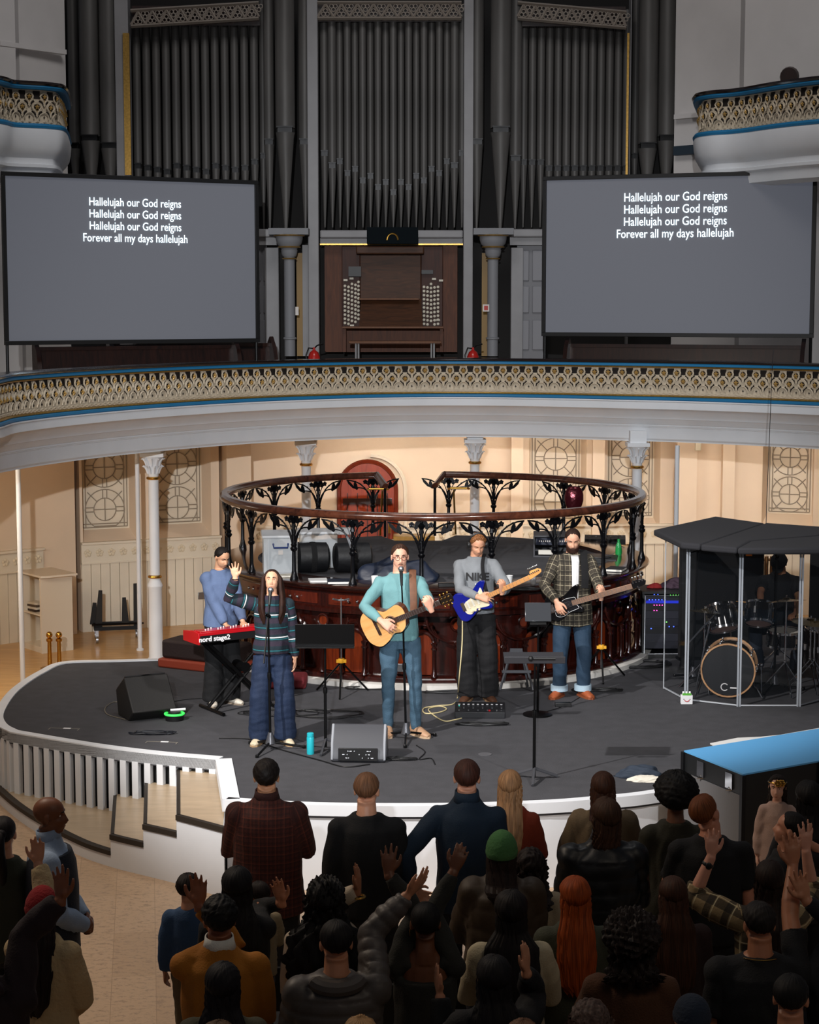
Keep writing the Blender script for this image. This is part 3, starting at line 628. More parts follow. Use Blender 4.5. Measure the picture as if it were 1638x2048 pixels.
# organ columns
for px, lab in ((580, 'left'), (985, 'right')):
    for dx in (0,):
        b = opx(px, 712, 29.5); t = opx(px, 457, 29.5); h = t.z-b.z; m = M()
        m.lathe([(.085, 0), (.085, h*.78), (.08, h*.78)], n=20); m.lathe([(.085, h*.14-.02), (.105, h*.14-.01), (.105, h*.14+.01), (.085, h*.14+.02)], n=20)
        m.lathe([(.10, h*.78), (.12, h*.8), (.13, h*.83), (.12, h*.84), (.19, h*.88), (.21, h*.915), (.215, h*.96)], n=20)
        m.box((0, 0, h*.975), (.62, .40, h*.05)); obj('organ_column', m, mat('silvered_column', '7f8084', .6), org, loc=b)
        m = M()
        for q in (.765, .855, .945): m.lathe([(.1+.13*(q-.765)/.18, h*q-.012), (.12+.13*(q-.765)/.18, h*q), (.1+.13*(q-.765)/.18, h*q+.012)], n=20)
        obj('gilt_ring', m, GOLD, org, loc=b)
obx(200, 1380, 494, 720, 30.4, .1, 'case_backing', mat('organ_dark_backing', '151312', .8)); obx(130, 1350, -60, 494, 31.0, .1, 'case_backing', mat('organ_dark_backing', '', 0))
# black box with a brass ring above the console
r = thing('wall_box', 'dark box with a brass half ring fixed above the organ console', 'box', PD(785, 487, 29.5))
m = M(); m.box((0, 0, .12), (.80, .16, .26)); obj('body', m, mat('dark_green_box', '10161a', .9, spec=.1), r, bevel=.01)
m = M(); m.tube([(.085*cos(a), -.09, .05+.10*sin(a)) for a in [pi*i/14 for i in range(15)]], .014, 6); obj('ring', m, BRASS, r)
# console
con = thing('organ_console', 'dark wooden organ console with rows of ivory stop knobs', 'organ console', PD(782, 700, 29.9))
C0 = con.location
def cpx(px, py, Y): return PD(px, py, Y)-C0
def cbx(px0, px1, y0, y1, Y, dep, nm, mt, bevel=0, par=None):
    a = cpx(px0, y1, Y); b = cpx(px1, y0, Y); m = M(); m.box(((a.x+b.x)/2, a.y+dep/2, (a.z+b.z)/2), (b.x-a.x, dep, b.z-a.z)); return obj(nm, m, mt, par or con, bevel=bevel)
OAKR = wood('console_red_wood', '452009', '5e3013', .6, 0, 3, (6, 6, .8))
cbx(650, 685, 492, 704, 29.95, .1, 'side_panel', OAKR); cbx(885, 915, 492, 704, 29.95, .1, 'side_panel', OAKR)
for a, b in ((684, 720), (842, 886)): cbx(a, b, 492, 655, 29.85, .15, 'stop_jamb', wood('stop_jamb_wood', '30140a', '421e10', .6, 0), .01)
cbx(720, 842, 505, 600, 29.9, .1, 'desk_back', OAK, .01); cbx(712, 848, 492, 508, 29.6, .4, 'canopy', OAK, .02)
m = M(); a = cpx(718, 655, 29.35); b = cpx(846, 655, 29.35); c1 = cpx(842, 598, 29.75); d1 = cpx(722, 598, 29.75); m.add([a, b, c1, d1], [(0, 1, 2, 3)]); m.add([a+Vector((0,.3,-.02)), b+Vector((0,.3,-.02)), c1+Vector((0,.1,0)), d1+Vector((0,.1,0))], [(3, 2, 1, 0)]); obj('roll_top', m, OAK, con)
cbx(718, 838, 596, 600, 29.6, .2, 'music_ledge', wood('light_oak', '62402a', '70482e', .6, 0), .005); cbx(684, 887, 653, 657, 29.3, .5, 'key_shelf', wood('light_oak', '', ''), .005)
cbx(690, 885, 658, 704, 29.8, .1, 'kick_board', OAKR)
for a, b in ((686, 692), (880, 886)): cbx(a, b, 657, 704, 29.4, .15, 'cheek', OAKR)
KNOB = mat('ivory_knob', 'd9d2c0', .3)
kn = M(); kn.lathe([(.0, .04), (.02, .035), (.024, .02), (.012, .008), (.010, 0)], n=10, mtx=Matrix.Rotation(pi/2, 3, 'X')); proto = None
for side, xs, y0 in ((0, (690, 697, 704, 711, 717), 562), (1, (848, 855, 862, 869, 876), 568)):
    for i, x in enumerate(xs):
        for j in range(10):
            y = y0+j*8.2+(4 if i % 2 else 0)+((5-i)*2 if not side else 0)+(abs(i-2)*3 if side else 0)
            p = cpx(x, y, 29.83)
            if proto is None: proto = obj('stop_knob', kn, KNOB, con, loc=p)
            else: q = proto.copy(); COL.objects.link(q); q.parent = con; q.location = p
for x, y in ((691, 560), (703, 557), (868, 558), (882, 561), (704, 651), (876, 640)): cbx(x-4, x+4, y-2, y+2, 29.82, .01, 'stop_label', mat('label_ivory', 'cfc8b8', .5))
cbx(697, 722, 533, 553, 29.75, .1, 'reading_lamp', BLACK); cbx(843, 866, 540, 548, 29.78, .07, 'reading_lamp', BLACK)
bn = thing('organ_bench', 'long low wooden bench in front of the organ console', 'bench', PD(790, 704, 28.9)); hb = .21
m = M(); m.box((0, 0, hb), (1.42, .32, .035)); obj('seat', m, wood('light_oak', '', ''), bn, bevel=.008)
for s in (-.6, -.56, .56, .6): m = M(); m.box((s, 0, hb/2), (.025, .26, hb)); obj('leg', m, mat('matte_steel', '8a8a8c', .7), bn)
bn.location.z = 2.63; 
for ch in bn.children:
    pass
bz = PD(790, 684, 28.9).z; bn.location = (PD(790, 684, 28.9).x, 28.9, 2.63)
for ch in list(bn.children):
    if ch.name.startswith('leg'): ch.scale.z = (bz-2.63)/hb
    else: ch.location.z = (bz-2.63)-hb
m = M(); q = PD(692, 682, 29.2); m.ell((0, 0, 0), (.05, .1, .13)); m.box((0, .02, -.2), (.06, .12, .16)); o = obj('desk_fan', m, mat('cream_plastic', 'cfc6ae', .5), loc=(q.x, 29.2, 2.92)); tag(o, 'cream desk fan beside the left end of the organ bench', 'fan')
# fire extinguishers
for px, lab in ((628, 'red fire extinguisher at the foot of the left organ post'), (946, 'red fire extinguisher at the foot of the right organ post')):
    q = PD(px, 700, 28.3); r = thing('fire_extinguisher', lab, 'fire extinguisher', (q.x, 28.3, 2.63), 0, 'fire extinguishers by the organ'); h = q.z-2.63+.02
    m = M(); m.lathe([(.0, 0), (.085, 0), (.09, .02), (.09, h-.12), (.06, h-.05), (.02, h-.02), (.02, h+.02)], n=16); obj('cylinder', m, mat('extinguisher_red', 'b01a12', .3, coat=.5), r)
    m = M(); m.tube([(0, 0, h), (.05, 0, h+.05), (.14, -.02, h+.07)], .012, 6); m.tube([(0, 0, h), (-.08, 0, h+.01), (-.12, 0, h-.1), (-.11, 0, h-.2)], .012, 6); obj('handle', m, BLACKM, r)
q = PD(972, 616, 29.3); r = thing('fire_sign', 'small white and red fire notice beside the right organ column', 'sign', q)
m = M(); m.box((0, 0, 0), (.10, .012, .11)); obj('plate', m, mat('sign_white', 'd8d2cc', .5), r); m = M(); m.box((0, -.008, 0), (.06, .006, .07)); obj('symbol', m, mat('sign_red', 'b3261e', .5), r)
q = PD(594, 622, 29.4); m = M(); m.box(q, (.05, .02, .13)); tag(obj('switch_plate', m, mat('sign_white', '', 0)), 'small white switch plate beside the left organ column', 'switch')
# ============================================================ SCREENS
def text_mesh(nm, txt, size, mt, sx=1., ext=.001, off=0., space=1.):
    cu = bpy.data.curves.new('t', 'FONT'); cu.body = txt; cu.size = size; cu.align_x = 'CENTER'; cu.extrude = ext; cu.resolution_u = 3; cu.offset = off; cu.space_character = space
    o = bpy.data.objects.new('t', cu); COL.objects.link(o); dg = bpy.context.evaluated_depsgraph_get(); me = bpy.data.meshes.new_from_object(o.evaluated_get(dg)); bpy.data.objects.remove(o)
    for v in me.vertices: v.co.x *= sx
    me.materials.clear(); me.materials.append(mt); q = bpy.data.objects.new(nm, me); COL.objects.link(q); return q
def screen(corners, lab, lines, tx):
    """corners: (px,py,Y) of top-left, bottom-left, top-right, bottom-right of the frame"""
    (a, Ya), (b, Yb) = corners; TL = PD(a[0], a[1], Ya); BL = PD(a[0], a[2], Ya); TR = PD(b[0], b[1], Yb); BR = PD(b[0], b[2], Yb)
    z0 = (BL.z+BR.z)/2; z1 = (TL.z+TR.z)/2; c = Vector(((TL.x+TR.x)/2, (TL.y+TR.y)/2, 2.64)); W = (TR-TL).xy.length; H = z1-z0; ang = atan2(TR.y-TL.y, TR.x-TL.x)
    r = thing('projection_screen', lab, 'projection screen', c, ang, 'projection screens on the gallery'); zc = z0-2.64
    m = M(); t = .055
    for cx, cz, w_, h_ in ((0, zc+t/2, W, t), (0, zc+H-t/2, W, t), (-W/2+t/2, zc+H/2, t, H-2*t), (W/2-t/2, zc+H/2, t, H-2*t)): m.box((cx, 0, cz), (w_, .05, h_))
    obj('frame', m, BLACK, r, bevel=.004)
    m = M(); m.box((0, .012, zc+H/2), (W-.1, .01, H-.1)); sm = mat('projected_grey', '5f636e', .8, emit=1.0)
    nt = sm.node_tree; b_ = nt.nodes['Principled BSDF']; b_.inputs['Base Color'].default_value = (.10, .10, .105, 1); b_.inputs['Emission Strength'].default_value = .55
    obj('screen_surface', m, sm, r)
    for s in (-1, 1):
        m = M(); m.tube([(s*(W/2-.04), .02, zc), (s*(W/2-.04), .02, 0)], .022, 8); m.box((s*(W/2-.04), .02, .02), (.06, .5, .04)); obj('leg', m, BLACKM, r)
    tm = mat('projected_text', 'dff4ff', .8, emit=2.2)
    for i, (ln, fy, sz) in enumerate(lines):
        o = text_mesh('lyric_line', ln, sz, tm, .83); o.parent = r; o.location = (tx*W, -.002, zc+H*(1-fy)); o.rotation_euler = (pi/2, 0, 0)
    return r
LN = ['Hallelujah our God reigns']*3+['Forever all my days hallelujah']
screen((((1, 344, 694), 24.6), ((516, 360, 681), 26.5)), 'large grey projection screen with white lyrics, left of the organ', [(l, .180+.0705*i, .155) for i, l in enumerate(LN)], .004)
screen((((1086, 353, 673), 26.7), ((1635, 340, 675), 25.3)), 'large grey projection screen with white lyrics, right of the organ', [(l, .165+.0745*i, .168) for i, l in enumerate(LN)], -.004)
# ============================================================ PULPIT PLATFORM
pul = thing('pulpit', 'round carved mahogany pulpit desk with dark carpeted top', 'pulpit', (RC.x, RC.y, 0))
def cy(th, z, r): return Vector((r*sin(th), -r*cos(th), z))      # th=0 faces the audience
PT = 1.0; Rp = 2.30
gapL, gapR = R(196), R(172)
m = M(); m.lathe([(RR+.0, 0), (RR, .05), (RR-.1, .06)], n=96); obj('kerb', m, mat('worn_white_kerb', 'cfccc6', .6, var=.1, vs=8), pul)
# platform top with a stair notch at the back
poly = []; n = 90
for i in range(n+1):
    th = -R(164)+(R(172)+R(164))*i/n; poly.append((Rp*sin(th), -Rp*cos(th)))
poly += [(.14, 1.75), (-.46, 1.75)]
m = M(); m.prism(poly, PT-.05, PT); obj('platform_top', m, CARPET, pul)
m = M(); m.grid(lambda u, v: cy(-R(164)+R(336)*u, .02+v*(PT-.05), Rp-.04), 120, 1); obj('drum', m, MAHOG, pul)
m = M(); m.box((-.16, 1.95, .45), (.62, .02, 1.0)); m.box((-.48, 2.05, .45), (.03, .5, 1.0)); m.box((.16, 2.05, .45), (.03, .5, 1.0)); obj('stair_cheek', m, mat('pale_stair_wood', 'c9ad84', .5), pul)
# desk: worktop, frieze with drawers, carved arcade
def ring(prof, a0, a1, name, mt, n=100):
    m = M(); k = len(prof); vs = []; fs = []
    for i in range(n+1):
        th = a0+(a1-a0)*i/n
        for r_, z in prof: vs.append(cy(th, z, r_))
    for i in range(n):
        for j in range(k): fs.append((i*k+j, i*k+(j+1) % k, (i+1)*k+(j+1) % k, (i+1)*k+j))
    fs.append(tuple(range(k))); fs.append(tuple(n*k+j for j in range(k-1, -1, -1))); m.add(vs, fs); return obj(name, m, mt, pul, smooth=30)
A0, A1 = -R(125), R(125)
ring([(2.0, PT), (2.43, PT), (2.45, PT+.01), (2.46, PT+.025), (2.45, PT+.04), (2.43, PT+.045), (2.0, PT+.045)], A0, A1, 'desk_top', wood('desk_top_wood', '1f0f0b', '371a10', .12, .8, 3))
ring([(2.2, .74), (2.36, .74), (2.36, .78), (2.34, .80), (2.34, .95), (2.37, .965), (2.40, .985), (2.40, PT), (2.2, PT)], A0, A1, 'frieze', MAHOG)
ring([(2.2, .0), (2.42, .0), (2.42, .07), (2.40, .10), (2.36, .12), (2.2, .12)], A0, A1, 'plinth', MAHOG)
BAY = R(17.5); OFF = R(-3.6)
bay_m = [M() for _ in range(4)]
def onc(th0, x, z, r): return cy(th0+x/r, z, r)
nb = 0; th = OFF-6*BAY
knobproto = None
while th <= OFF+6.1*BAY:
    car, pn = M(), M()
    # colonnettes at bay edges
    for dx in (-.355, -.13, .13):
        p = onc(th, dx, .12, 2.385); col_ = M(); col_.lathe([(.035, 0), (.03, .03), (.022, .05), (.02, .27), (.034, .29), (.02, .31), (.032, .335), (.036, .35), (.02, .36)], (0, 0, 0), 10); obj('colonnette', col_, MAHOG, pul, loc=p)
    # round-headed niche panel and two side panels
    W2 = .105; zsp = .46
    pts = [(-W2, .13), (-W2, zsp)]+[(-W2*cos(a), zsp+W2*sin(a)) for a in [pi*i/10 for i in range(1, 10)]]+[(W2, zsp), (W2, .13)]
    pn.add([onc(th, x, z, 2.335) for x, z in pts], [tuple(range(len(pts)))])
    car.tube([onc(th, -(W2+.02)*cos(a), zsp+(W2+.02)*sin(a), 2.36) for a in [pi*i/14 for i in range(15)]], .02, 6)
    car.tube([onc(th, -(W2+.065)*cos(a), zsp+.015+(W2+.075)*sin(a), 2.35) for a in [pi*i/14 for i in range(15)]], .014, 6)
    W3 = .10; c3 = -.243
    pts = [(c3-W3*.9, .13), (c3-W3*.9, .42)]+[(c3-W3*.9*cos(a), .42+.13*sin(a)) for a in [pi*i/8 for i in range(1, 8)]]+[(c3+W3*.9, .42), (c3+W3*.9, .13)]
    pn.add([onc(th, x, z, 2.33) for x, z in pts], [tuple(range(len(pts)))])
    # sweeping ribs from the colonnettes and rings in the spandrels
    for s in (-1, 1):
        for q, (w2, h2) in enumerate(((.30, .22), (.25, .16))):
            car.tube([onc(th, s*(.355-w2*sin(a)), .475+h2*(1-cos(a))*1.05, 2.365-.008*q) for a in [pi/2*i/10 for i in range(11)]], .015, 6)
    ccx = -.355; car.tube([onc(th, ccx+.062*cos(a), .655+.062*sin(a), 2.36) for a in [2*pi*i/16 for i in range(16)]], .012, 6, closed=True)
    pn.add([onc(th, ccx+.055*cos(a), .655+.055*sin(a), 2.345) for a in [2*pi*i/16 for i in range(16)]], [tuple(range(16))])
    obj('carved_tracery', car, MAHOG, pul); obj('niche_panel', pn, MAHOG2, pul, smooth=0)
    # drawer with two knobs
    d = M(); pr = []
    ang = [th+(-.29+.58*i/8)/2.35 for i in range(9)]
    vs = []; 
    for a in ang: vs += [cy(a, .82, 2.35), cy(a, .93, 2.35), cy(a, .82, 2.30), cy(a, .93, 2.30)]
    fs = []
    for i in range(8): b = i*4; fs += [(b, b+4, b+5, b+1), (b+1, b+5, b+7, b+3), (b, b+2, b+6, b+4)]
    fs += [(0, 1, 3, 2), (32, 34, 35, 33)]
    d.add(vs, fs); do = obj('drawer', d, wood('drawer_front', '3a130b', '5a1f10', .2, .6, 3), pul, smooth=20)
    for s in (-.05, .05): kb = M(); kb.ell((0, 0, 0), .016, nu=8, nv=6); obj('knob', kb, CHROME, do, loc=onc(th, s*1.0+.0, .875, 2.38))
    th += BAY; nb += 1
# railing
rl = thing('railing', 'ring-shaped iron railing with leaf brackets and dark wooden handrail around the pulpit', 'railing', (RC.x, RC.y, PT+.045))
Rr = 2.37; ZR = 1.77-PT-.045
def rail_pts(a0, a1, z, n=70): return [cy(a0+(a1-a0)*i/n, z, Rr) for i in range(n+1)]
g0, g1 = R(-163), R(176)
hp = rail_pts(g0, g1, ZR)
m = M(); prof = [(.055, -.03), (.06, -.01), (.05, .02), (.03, .035), (-.03, .035), (-.05, .02), (-.06, -.01), (-.055, -.03)]
m.sweep([p.xy for p in hp], [(o, ZR+z) for o, z in prof]); m.sweep([p.xy for p in hp], [(o, z+ZR) for o, z in ((.03, -.045), (.03, -.03), (-.03, -.03), (-.03, -.045))])
obj('handrail', m, RAILW, rl)
post = M(); post.lathe([(.045, 0), (.045, .02), (.032, .05), (.022, .10), (.020, .30), (.034, .315), (.040, .335), (.026, .35), (.034, .375), (.018, .39), (.016, ZR-.04)], n=10)
for k in range(14):
    z = .40+k*(ZR-.46)/13; a = k*1.3; post.ell((.013*cos(a), .013*sin(a), z), .012, nu=6, nv=4)
post.lathe([(.03, ZR-.17), (.02, ZR-.13), (.045, ZR-.09), (.01, ZR-.06)], n=8)
br = M()
def leaf(m, p, d, L, W, th=.006):
    d = Vector(d).normalized(); s = Vector((-d.z, 0, d.x)); P0 = Vector(p)
    pts = [P0, P0+d*L*.35+s*W, P0+d*L*.8+s*W*.9, P0+d*L*1.0+s*W*.2, P0+d*L*.9-s*W*.5, P0+d*L*.4-s*W*.6]
    k = len(pts); o = Vector((0, th, 0)); m.add([q-o for q in pts]+[q+o for q in pts], [tuple(range(k)), tuple(range(2*k-1, k-1, -1))]+[(i, k+i, k+(i+1) % k, (i+1) % k) for i in range(k)])
for s in (-1, 1):
    def S(x, z): return (s*x, 0, z)
    br.tube(bez(S(.018, .36), S(.05, .50), S(.12, .66), S(.345, ZR-.06), 9), [.010]*4+[.009]*6, 5)
    br.tube(bez(S(.02, .42), S(.05, .52), S(.10, .58), S(.235, ZR-.16), 7), .008, 5)
    br.tube(bez(S(.012, .42), S(.03, .55), S(.05, .60), S(.09, ZR-.10), 6), .006, 5)
    leaf(br, S(.345, ZR-.05), (-s*.7, 0, -.75), .16, .022*s); leaf(br, S(.24, ZR-.07), (-s*.3, 0, -1), .12, .028*s)
    leaf(br, S(.015, ZR-.03), (s*.45, 0, -1), .11, .030*s)
    for j in range(5):
        a = pi/2+j*2*pi/5; br.ell((s*.10+.018*cos(a), 0, ZR-.085+.018*sin(a)), (.014, .008, .014), nu=6, nv=4)
    br.ell((s*.10, 0, ZR-.085), .012, nu=6, nv=4)
    for t in (.35, .5, .65, .8):
        q = bez(S(.018, .36), S(.05, .50), S(.12, .66), S(.345, ZR-.06), 20)[int(t*20)]; br.ell(q, .013, nu=6, nv=4)
p0 = None; angs = [OFF+k*BAY for k in range(-8, 9)]+[R(160.5), R(174.5), R(-162)]
for a in angs:
    loc = cy(a, 0, Rr)
    if p0 is None: p0 = obj('post', post, IRON, rl, loc=loc, rot=(0, 0, a)); b0 = obj('leaf_bracket', br, IRON, p0, smooth=30)
    else: dup(p0, loc, a, parent=rl)
# short returns of the handrail by the stair gap
for a, d in ((g0, 1), (g1, -1)):
    q = cy(a, ZR, Rr); e = q+Vector((d*.12, -.5, -.10)); m = M(); m.tube([q, e], (.05, .035), 8); obj('handrail_return', m, RAILW, rl); m = M(); m.tube([e+Vector((0,0,-.02)), Vector((e.x, e.y, 0))], .018, 8); obj('post', m, IRON, rl)
for a, d in ((R(-160), 1), (R(170), -1)):
    q = cy(a, 0, Rr-.42); m = M(); z = ZR-.14; m.tube([q+Vector((d*.06, 0, z-.02)), q+Vector((d*.03, .1, .0))], .012, 6); m.tube([q+Vector((-.12, 0, z)), q+Vector((-.1, -.06, z+.01)), q+Vector((.1, -.06, z+.01)), q+Vector((.13, 0, z))], .016, 8)
    tag(obj('brass_handrail', m, BRASS, loc=rl.location), 'brass stair handrail at the %s side of the gap in the railing' % ('left' if d > 0 else 'right'), 'handrail')
# ============================================================ THINGS ON THE PULPIT
zt = PT+.045
def clampr(q, rmax=2.40):
    d = (q.xy-RC); d = d*min(1, rmax/d.length); return Vector((RC.x+d.x, RC.y+d.y, q.z))
def onp(px, py, z=PT): return G(px, py, z)
def box_thing(name, lab, cat, px, py, z, dims, rz, mt, **k):
    q = clampr(G(px, py, z), 2.33); m = M(); m.box((0, 0, dims[2]/2), dims); o = obj(name, m, mt, loc=(q.x, q.y, z+.002), rot=(0, 0, rz), bevel=.004); return tag(o, lab, cat, **k)
# plastic crate
q = G(553, 1152, PT); cr = thing('storage_crate', 'translucent plastic storage crate with blue handle on the pulpit', 'storage box', (q.x+.02, q.y+.25, PT+.01), R(6))
PLA = mat('clear_plastic', 'e8eef2', .25, alpha=.45, spec=.6); W, D, H = .36, .52, .40
m = M(); t = .006
for c_, d_ in (((0, -D/2, H/2), (W, t, H)), ((0, D/2, H/2), (W, t, H)), ((-W/2, 0, H/2), (t, D, H)), ((W/2, 0, H/2), (t, D, H)), ((0, 0, .01), (W, D, .02))): m.box(c_, d_)
for s in (-1, 1): m.box((s*.13, -D/2-.01, H/2), (.02, .02, H*.95))
obj('crate_body', m, PLA, cr); m = M(); m.box((0, 0, H+.015), (W+.04, D+.04, .03)); obj('lid', m, mat('frosted_lid', 'e6eaee', .35, alpha=.75), cr, bevel=.01)
m = M(); m.tube([(-.08, -D/2-.015, H*.86), (-.075, -D/2-.05, H*.76), (.075, -D/2-.05, H*.76), (.08, -D/2-.015, H*.86)], .01, 6); obj('handle', m, mat('blue_plastic', '17306e', .4), cr)
m = M(); m.box((0, 0, .1), (.28, .42, .14)); obj('contents', m, mat('dusty_blue_contents', '8fa0a8', .8), cr)
m = M(); m.box((0, -D/2-.006, H*.62), (.05, .002, .05)); obj('label', m, mat('sign_white', '', 0), cr)
cr2 = thing('storage_crate', 'second translucent plastic crate with frosted lid behind the blue-handled one', 'storage box', (q.x+.42, q.y+.62, PT+.01), R(4))
m = M(); m.box((0, 0, .2), (.42, .36, .38)); obj('crate_body', m, PLA, cr2, bevel=.02); m = M(); m.box((0, 0, .40), (.46, .40, .03)); obj('lid', m, mat('frosted_lid', '', 0), cr2, bevel=.01)
# barrel-like speakers lying on their side
for px, dx, w_, lab in ((624, 0, .34, 'black padded round case lying on the pulpit beside the crate'), (704, 0, .40, 'black padded round case lying behind the guitarist, right of its twin')):
    q = G(px, 1150, PT); r = thing('drum_case', lab, 'case', (q.x, q.y+.15, PT+.175), R(12), 'black round cases on the pulpit'); MT = Matrix.Rotation(pi/2, 3, 'Y')
    m = M(); m.lathe([(.0, -w_/2), (.13, -w_/2), (.16, -w_/2+.02), (.165, 0), (.16, w_/2-.02), (.13, w_/2), (0, w_/2)], n=24, mtx=MT); obj('body', m, mat('padded_black', '141518', .5, bump=.2, bs=30), r)
    m = M(); m.lathe([(.167, -.03), (.17, 0), (.167, .03)], n=24, mtx=MT); obj('strap', m, BLKCLOTH, r)
def book(px, py, z, w_, d_, h_, rz, cover, lab, pages='e8e4da'):
    q = clampr(G(px, py, z), 2.30); r = thing('book', lab, 'book', (q.x, q.y, z+.002), rz, 'books and papers on the pulpit desk')
    m = M(); m.box((0, 0, .003), (w_, d_, .004)); m.box((0, 0, h_), (w_, d_, .004)); m.box((-w_/2+.002, 0, h_/2), (.004, d_, h_)); obj('cover', m, mat('cover_'+cover, cover, .5), r)
    m = M(); m.box((.002, 0, h_/2), (w_-.01, d_-.008, h_-.006)); obj('pages', m, mat('pages', pages, .8), r)
book(620, 1166, zt, .19, .20, .016, R(8), 'd8d8d8', 'thin pale booklet lying open on the pulpit desk'); book(667, 1169, zt, .24, .22, .028, R(3), '1a2130', 'dark blue book with white pages on the pulpit desk')
book(1235, 1142, zt, .18, .24, .03, R(-20), '22252b', 'dark book at the right end of the pulpit desk'); book(522, 1160, zt, .2, .14, .02, R(15), 'cfc8b8', 'cream folded paper on the left end of the pulpit desk')
def cup(px, py, h, r0, col, lab, z=zt):
    q = clampr(G(px, py, z), 2.38); r = thing('paper_cup', lab, 'cup', (q.x, q.y, z+.001), 0, 'cups on the pulpit desk')
    m = M(); m.lathe([(0, 0), (r0*.72, 0), (r0, h), (r0*.93, h), (r0*.68, .01), (0, .01)], n=16); obj('cup_body', m, mat('cup_'+col, col, .5), r)
    m = M(); m.lathe([(r0, h), (r0*1.06, h+.003), (r0, h+.006)], n=16); obj('rim', m, mat('cup_'+col, '', 0), r)
cup(733, 1181, .10, .036, 'e6e6e4', 'white paper cup on the pulpit desk left of the singer guitarist'); cup(752, 1180, .08, .035, 'b0602a', 'orange brown cup right beside the white one')
cup(1007, 1176, .10, .036, '55504e', 'grey-brown paper cup behind the blue guitar'); cup(1020, 1172, .10, .036, 'cfd0d0', 'white paper cup behind the blue guitar'); cup(1075, 1171, .10, .036, 'a8a8aa', 'pale cup behind the guitar headstock')
# jacket heaped on the desk behind the singer
def heap(name, lab, cat, c, r, mt, seed=0, amp=.25, rz=0, sub=3, group=None):
    rnd = random.Random(seed); b = bmesh.new(); bmesh.ops.create_icosphere(b, subdivisions=sub+2, radius=1); me = bpy.data.meshes.new(name)
    ph = [(Vector((rnd.uniform(-1,1), rnd.uniform(-1,1), rnd.uniform(-1,1)))*rnd.uniform(2, 6), rnd.uniform(0, 6), ) for _ in range(10)]
    for v in b.verts:
        d = sum(sin(v.co.dot(k)+p) for k, p in ph)/5; d2 = sum(1-abs(sin(v.co.dot(k)*1.1+p+d*2)) for k, p in ph[:5])/5; v.co *= 1+amp*(d+1.6*(d2-.4))
        v.co = Vector((v.co.x*r[0], v.co.y*r[1], max(v.co.z, -.0)*r[2]))
    b.to_mesh(me); b.free(); me.polygons.foreach_set('use_smooth', [True]*len(me.polygons)); me.materials.append(mt); o = bpy.data.objects.new(name, me); COL.objects.link(o); o.location = c; o.rotation_euler = (0, 0, rz); return tag(o, lab, cat, group)
NAVY = mat('navy_nylon', '131c2e', .45, bump=.3, bs=12); q = G(800, 1172, PT)
heap('jacket', 'navy puffer jacket heaped on the pulpit behind the singing guitarist', 'jacket', (q.x-.02, q.y+.3, PT), (.42, .22, .24), NAVY, 3, .22)
q = G(1010, 1180, zt); heap('cable', 'coil of black cable lying on the desk behind the blue guitar', 'cable', (q.x+.2, q.y+.05, zt), (.16, .08, .02), BLACK, 5, .2)
box_thing('power_adapter', 'small black adapter box on the desk between the two guitarists', 'adapter', 895, 1180, zt, (.16, .08, .035), R(5), BLACK)
# rack unit and mixing gear on the right of the platform
q = G(1110, 1117, PT); rk = thing('audio_rack', 'grey half-height audio rack with small switches on the pulpit platform', 'audio rack', (q.x, q.y+.3, PT), R(-4))
GR = mat('grey_case', '4a4b50', .5)
m = M(); m.box((0, 0, .245), (.46, .45, .02)); m.box((0, 0, .01), (.46, .45, .02)); m.box((-.22, 0, .13), (.02, .45, .24)); m.box((.22, 0, .13), (.02, .45, .24)); m.box((0, .2, .13), (.44, .02, .24)); obj('case', m, GR, rk, bevel=.004)
m = M(); m.box((0, -.2, .185), (.40, .03, .08)); obj('switch_unit', m, mat('dark_blue_unit', '22283a', .4), rk)
m = M(); [m.box((-.16+i*.024, -.22, .19), (.010, .01, .018)) for i in range(14)]; obj('switches', m, mat('sign_white', '', 0), rk)
m = M(); m.box((-.08, -.2, .06), (.18, .05, .05)); obj('paper_stack', m, mat('pages', '', 0), rk)
q = G(1195, 1125, PT); mx = thing('turntable', 'dark turntable with pale disc edge on the right of the pulpit platform', 'turntable', (q.x, q.y+.05, PT), R(-8))
m = M(); m.box((0, 0, .03), (.46, .36, .06)); obj('plinth', m, BLACK, mx, bevel=.006); m = M(); m.lathe([(0, .06), (.16, .06), (.16, .075), (0, .075)], n=28); obj('platter', m, mat('platter', '2c2c2e', .35), mx); m = M(); m.lathe([(.155, .062), (.165, .068), (.155, .074)], n=28); obj('platter_rim', m, STEEL, mx)
m = M(); m.tube([(.19, .12, .09), (.17, -.05, .09), (.10, -.1, .085)], .006, 6); obj('tone_arm', m, STEEL, mx)
q = G(1210, 1085, PT); kb = thing('mixing_desk', 'small black mixer behind the turntable on the pulpit platform', 'mixer', (q.x, q.y, PT), R(-6))
m = M(); m.box((0, 0, .035), (.5, .2, .07), (R(8), 0, 0)); obj('body', m, BLACK, kb, bevel=.004); m = M(); [m.box((-.2+i*.045, -.03+.06*(i % 2), .078), (.014, .02, .012)) for i in range(10)]; obj('faders', m, GR, kb)
# green bottle
q = G(1237, 1118, PT); bt = thing('soda_bottle', 'green plastic soda bottle standing at the right end of the pulpit', 'bottle', (q.x, q.y, PT))
m = M(); m.lathe([(0, 0), (.034, 0), (.037, .02), (.034, .07), (.037, .1), (.036, .14), (.03, .165), (.014, .20), (.014, .215)], n=16); obj('bottle_body', m, mat('green_pet', '2c9b55', .15, alpha=.75), bt)
m = M(); m.lathe([(.0385, .06), (.0385, .13)], n=16); obj('label', m, mat('green_label', '0f8a3e', .5), bt); m = M(); m.lathe([(.016, .21), (.016, .232), (0, .232)], n=12); obj('cap', m, mat('green_label', '', 0), bt)
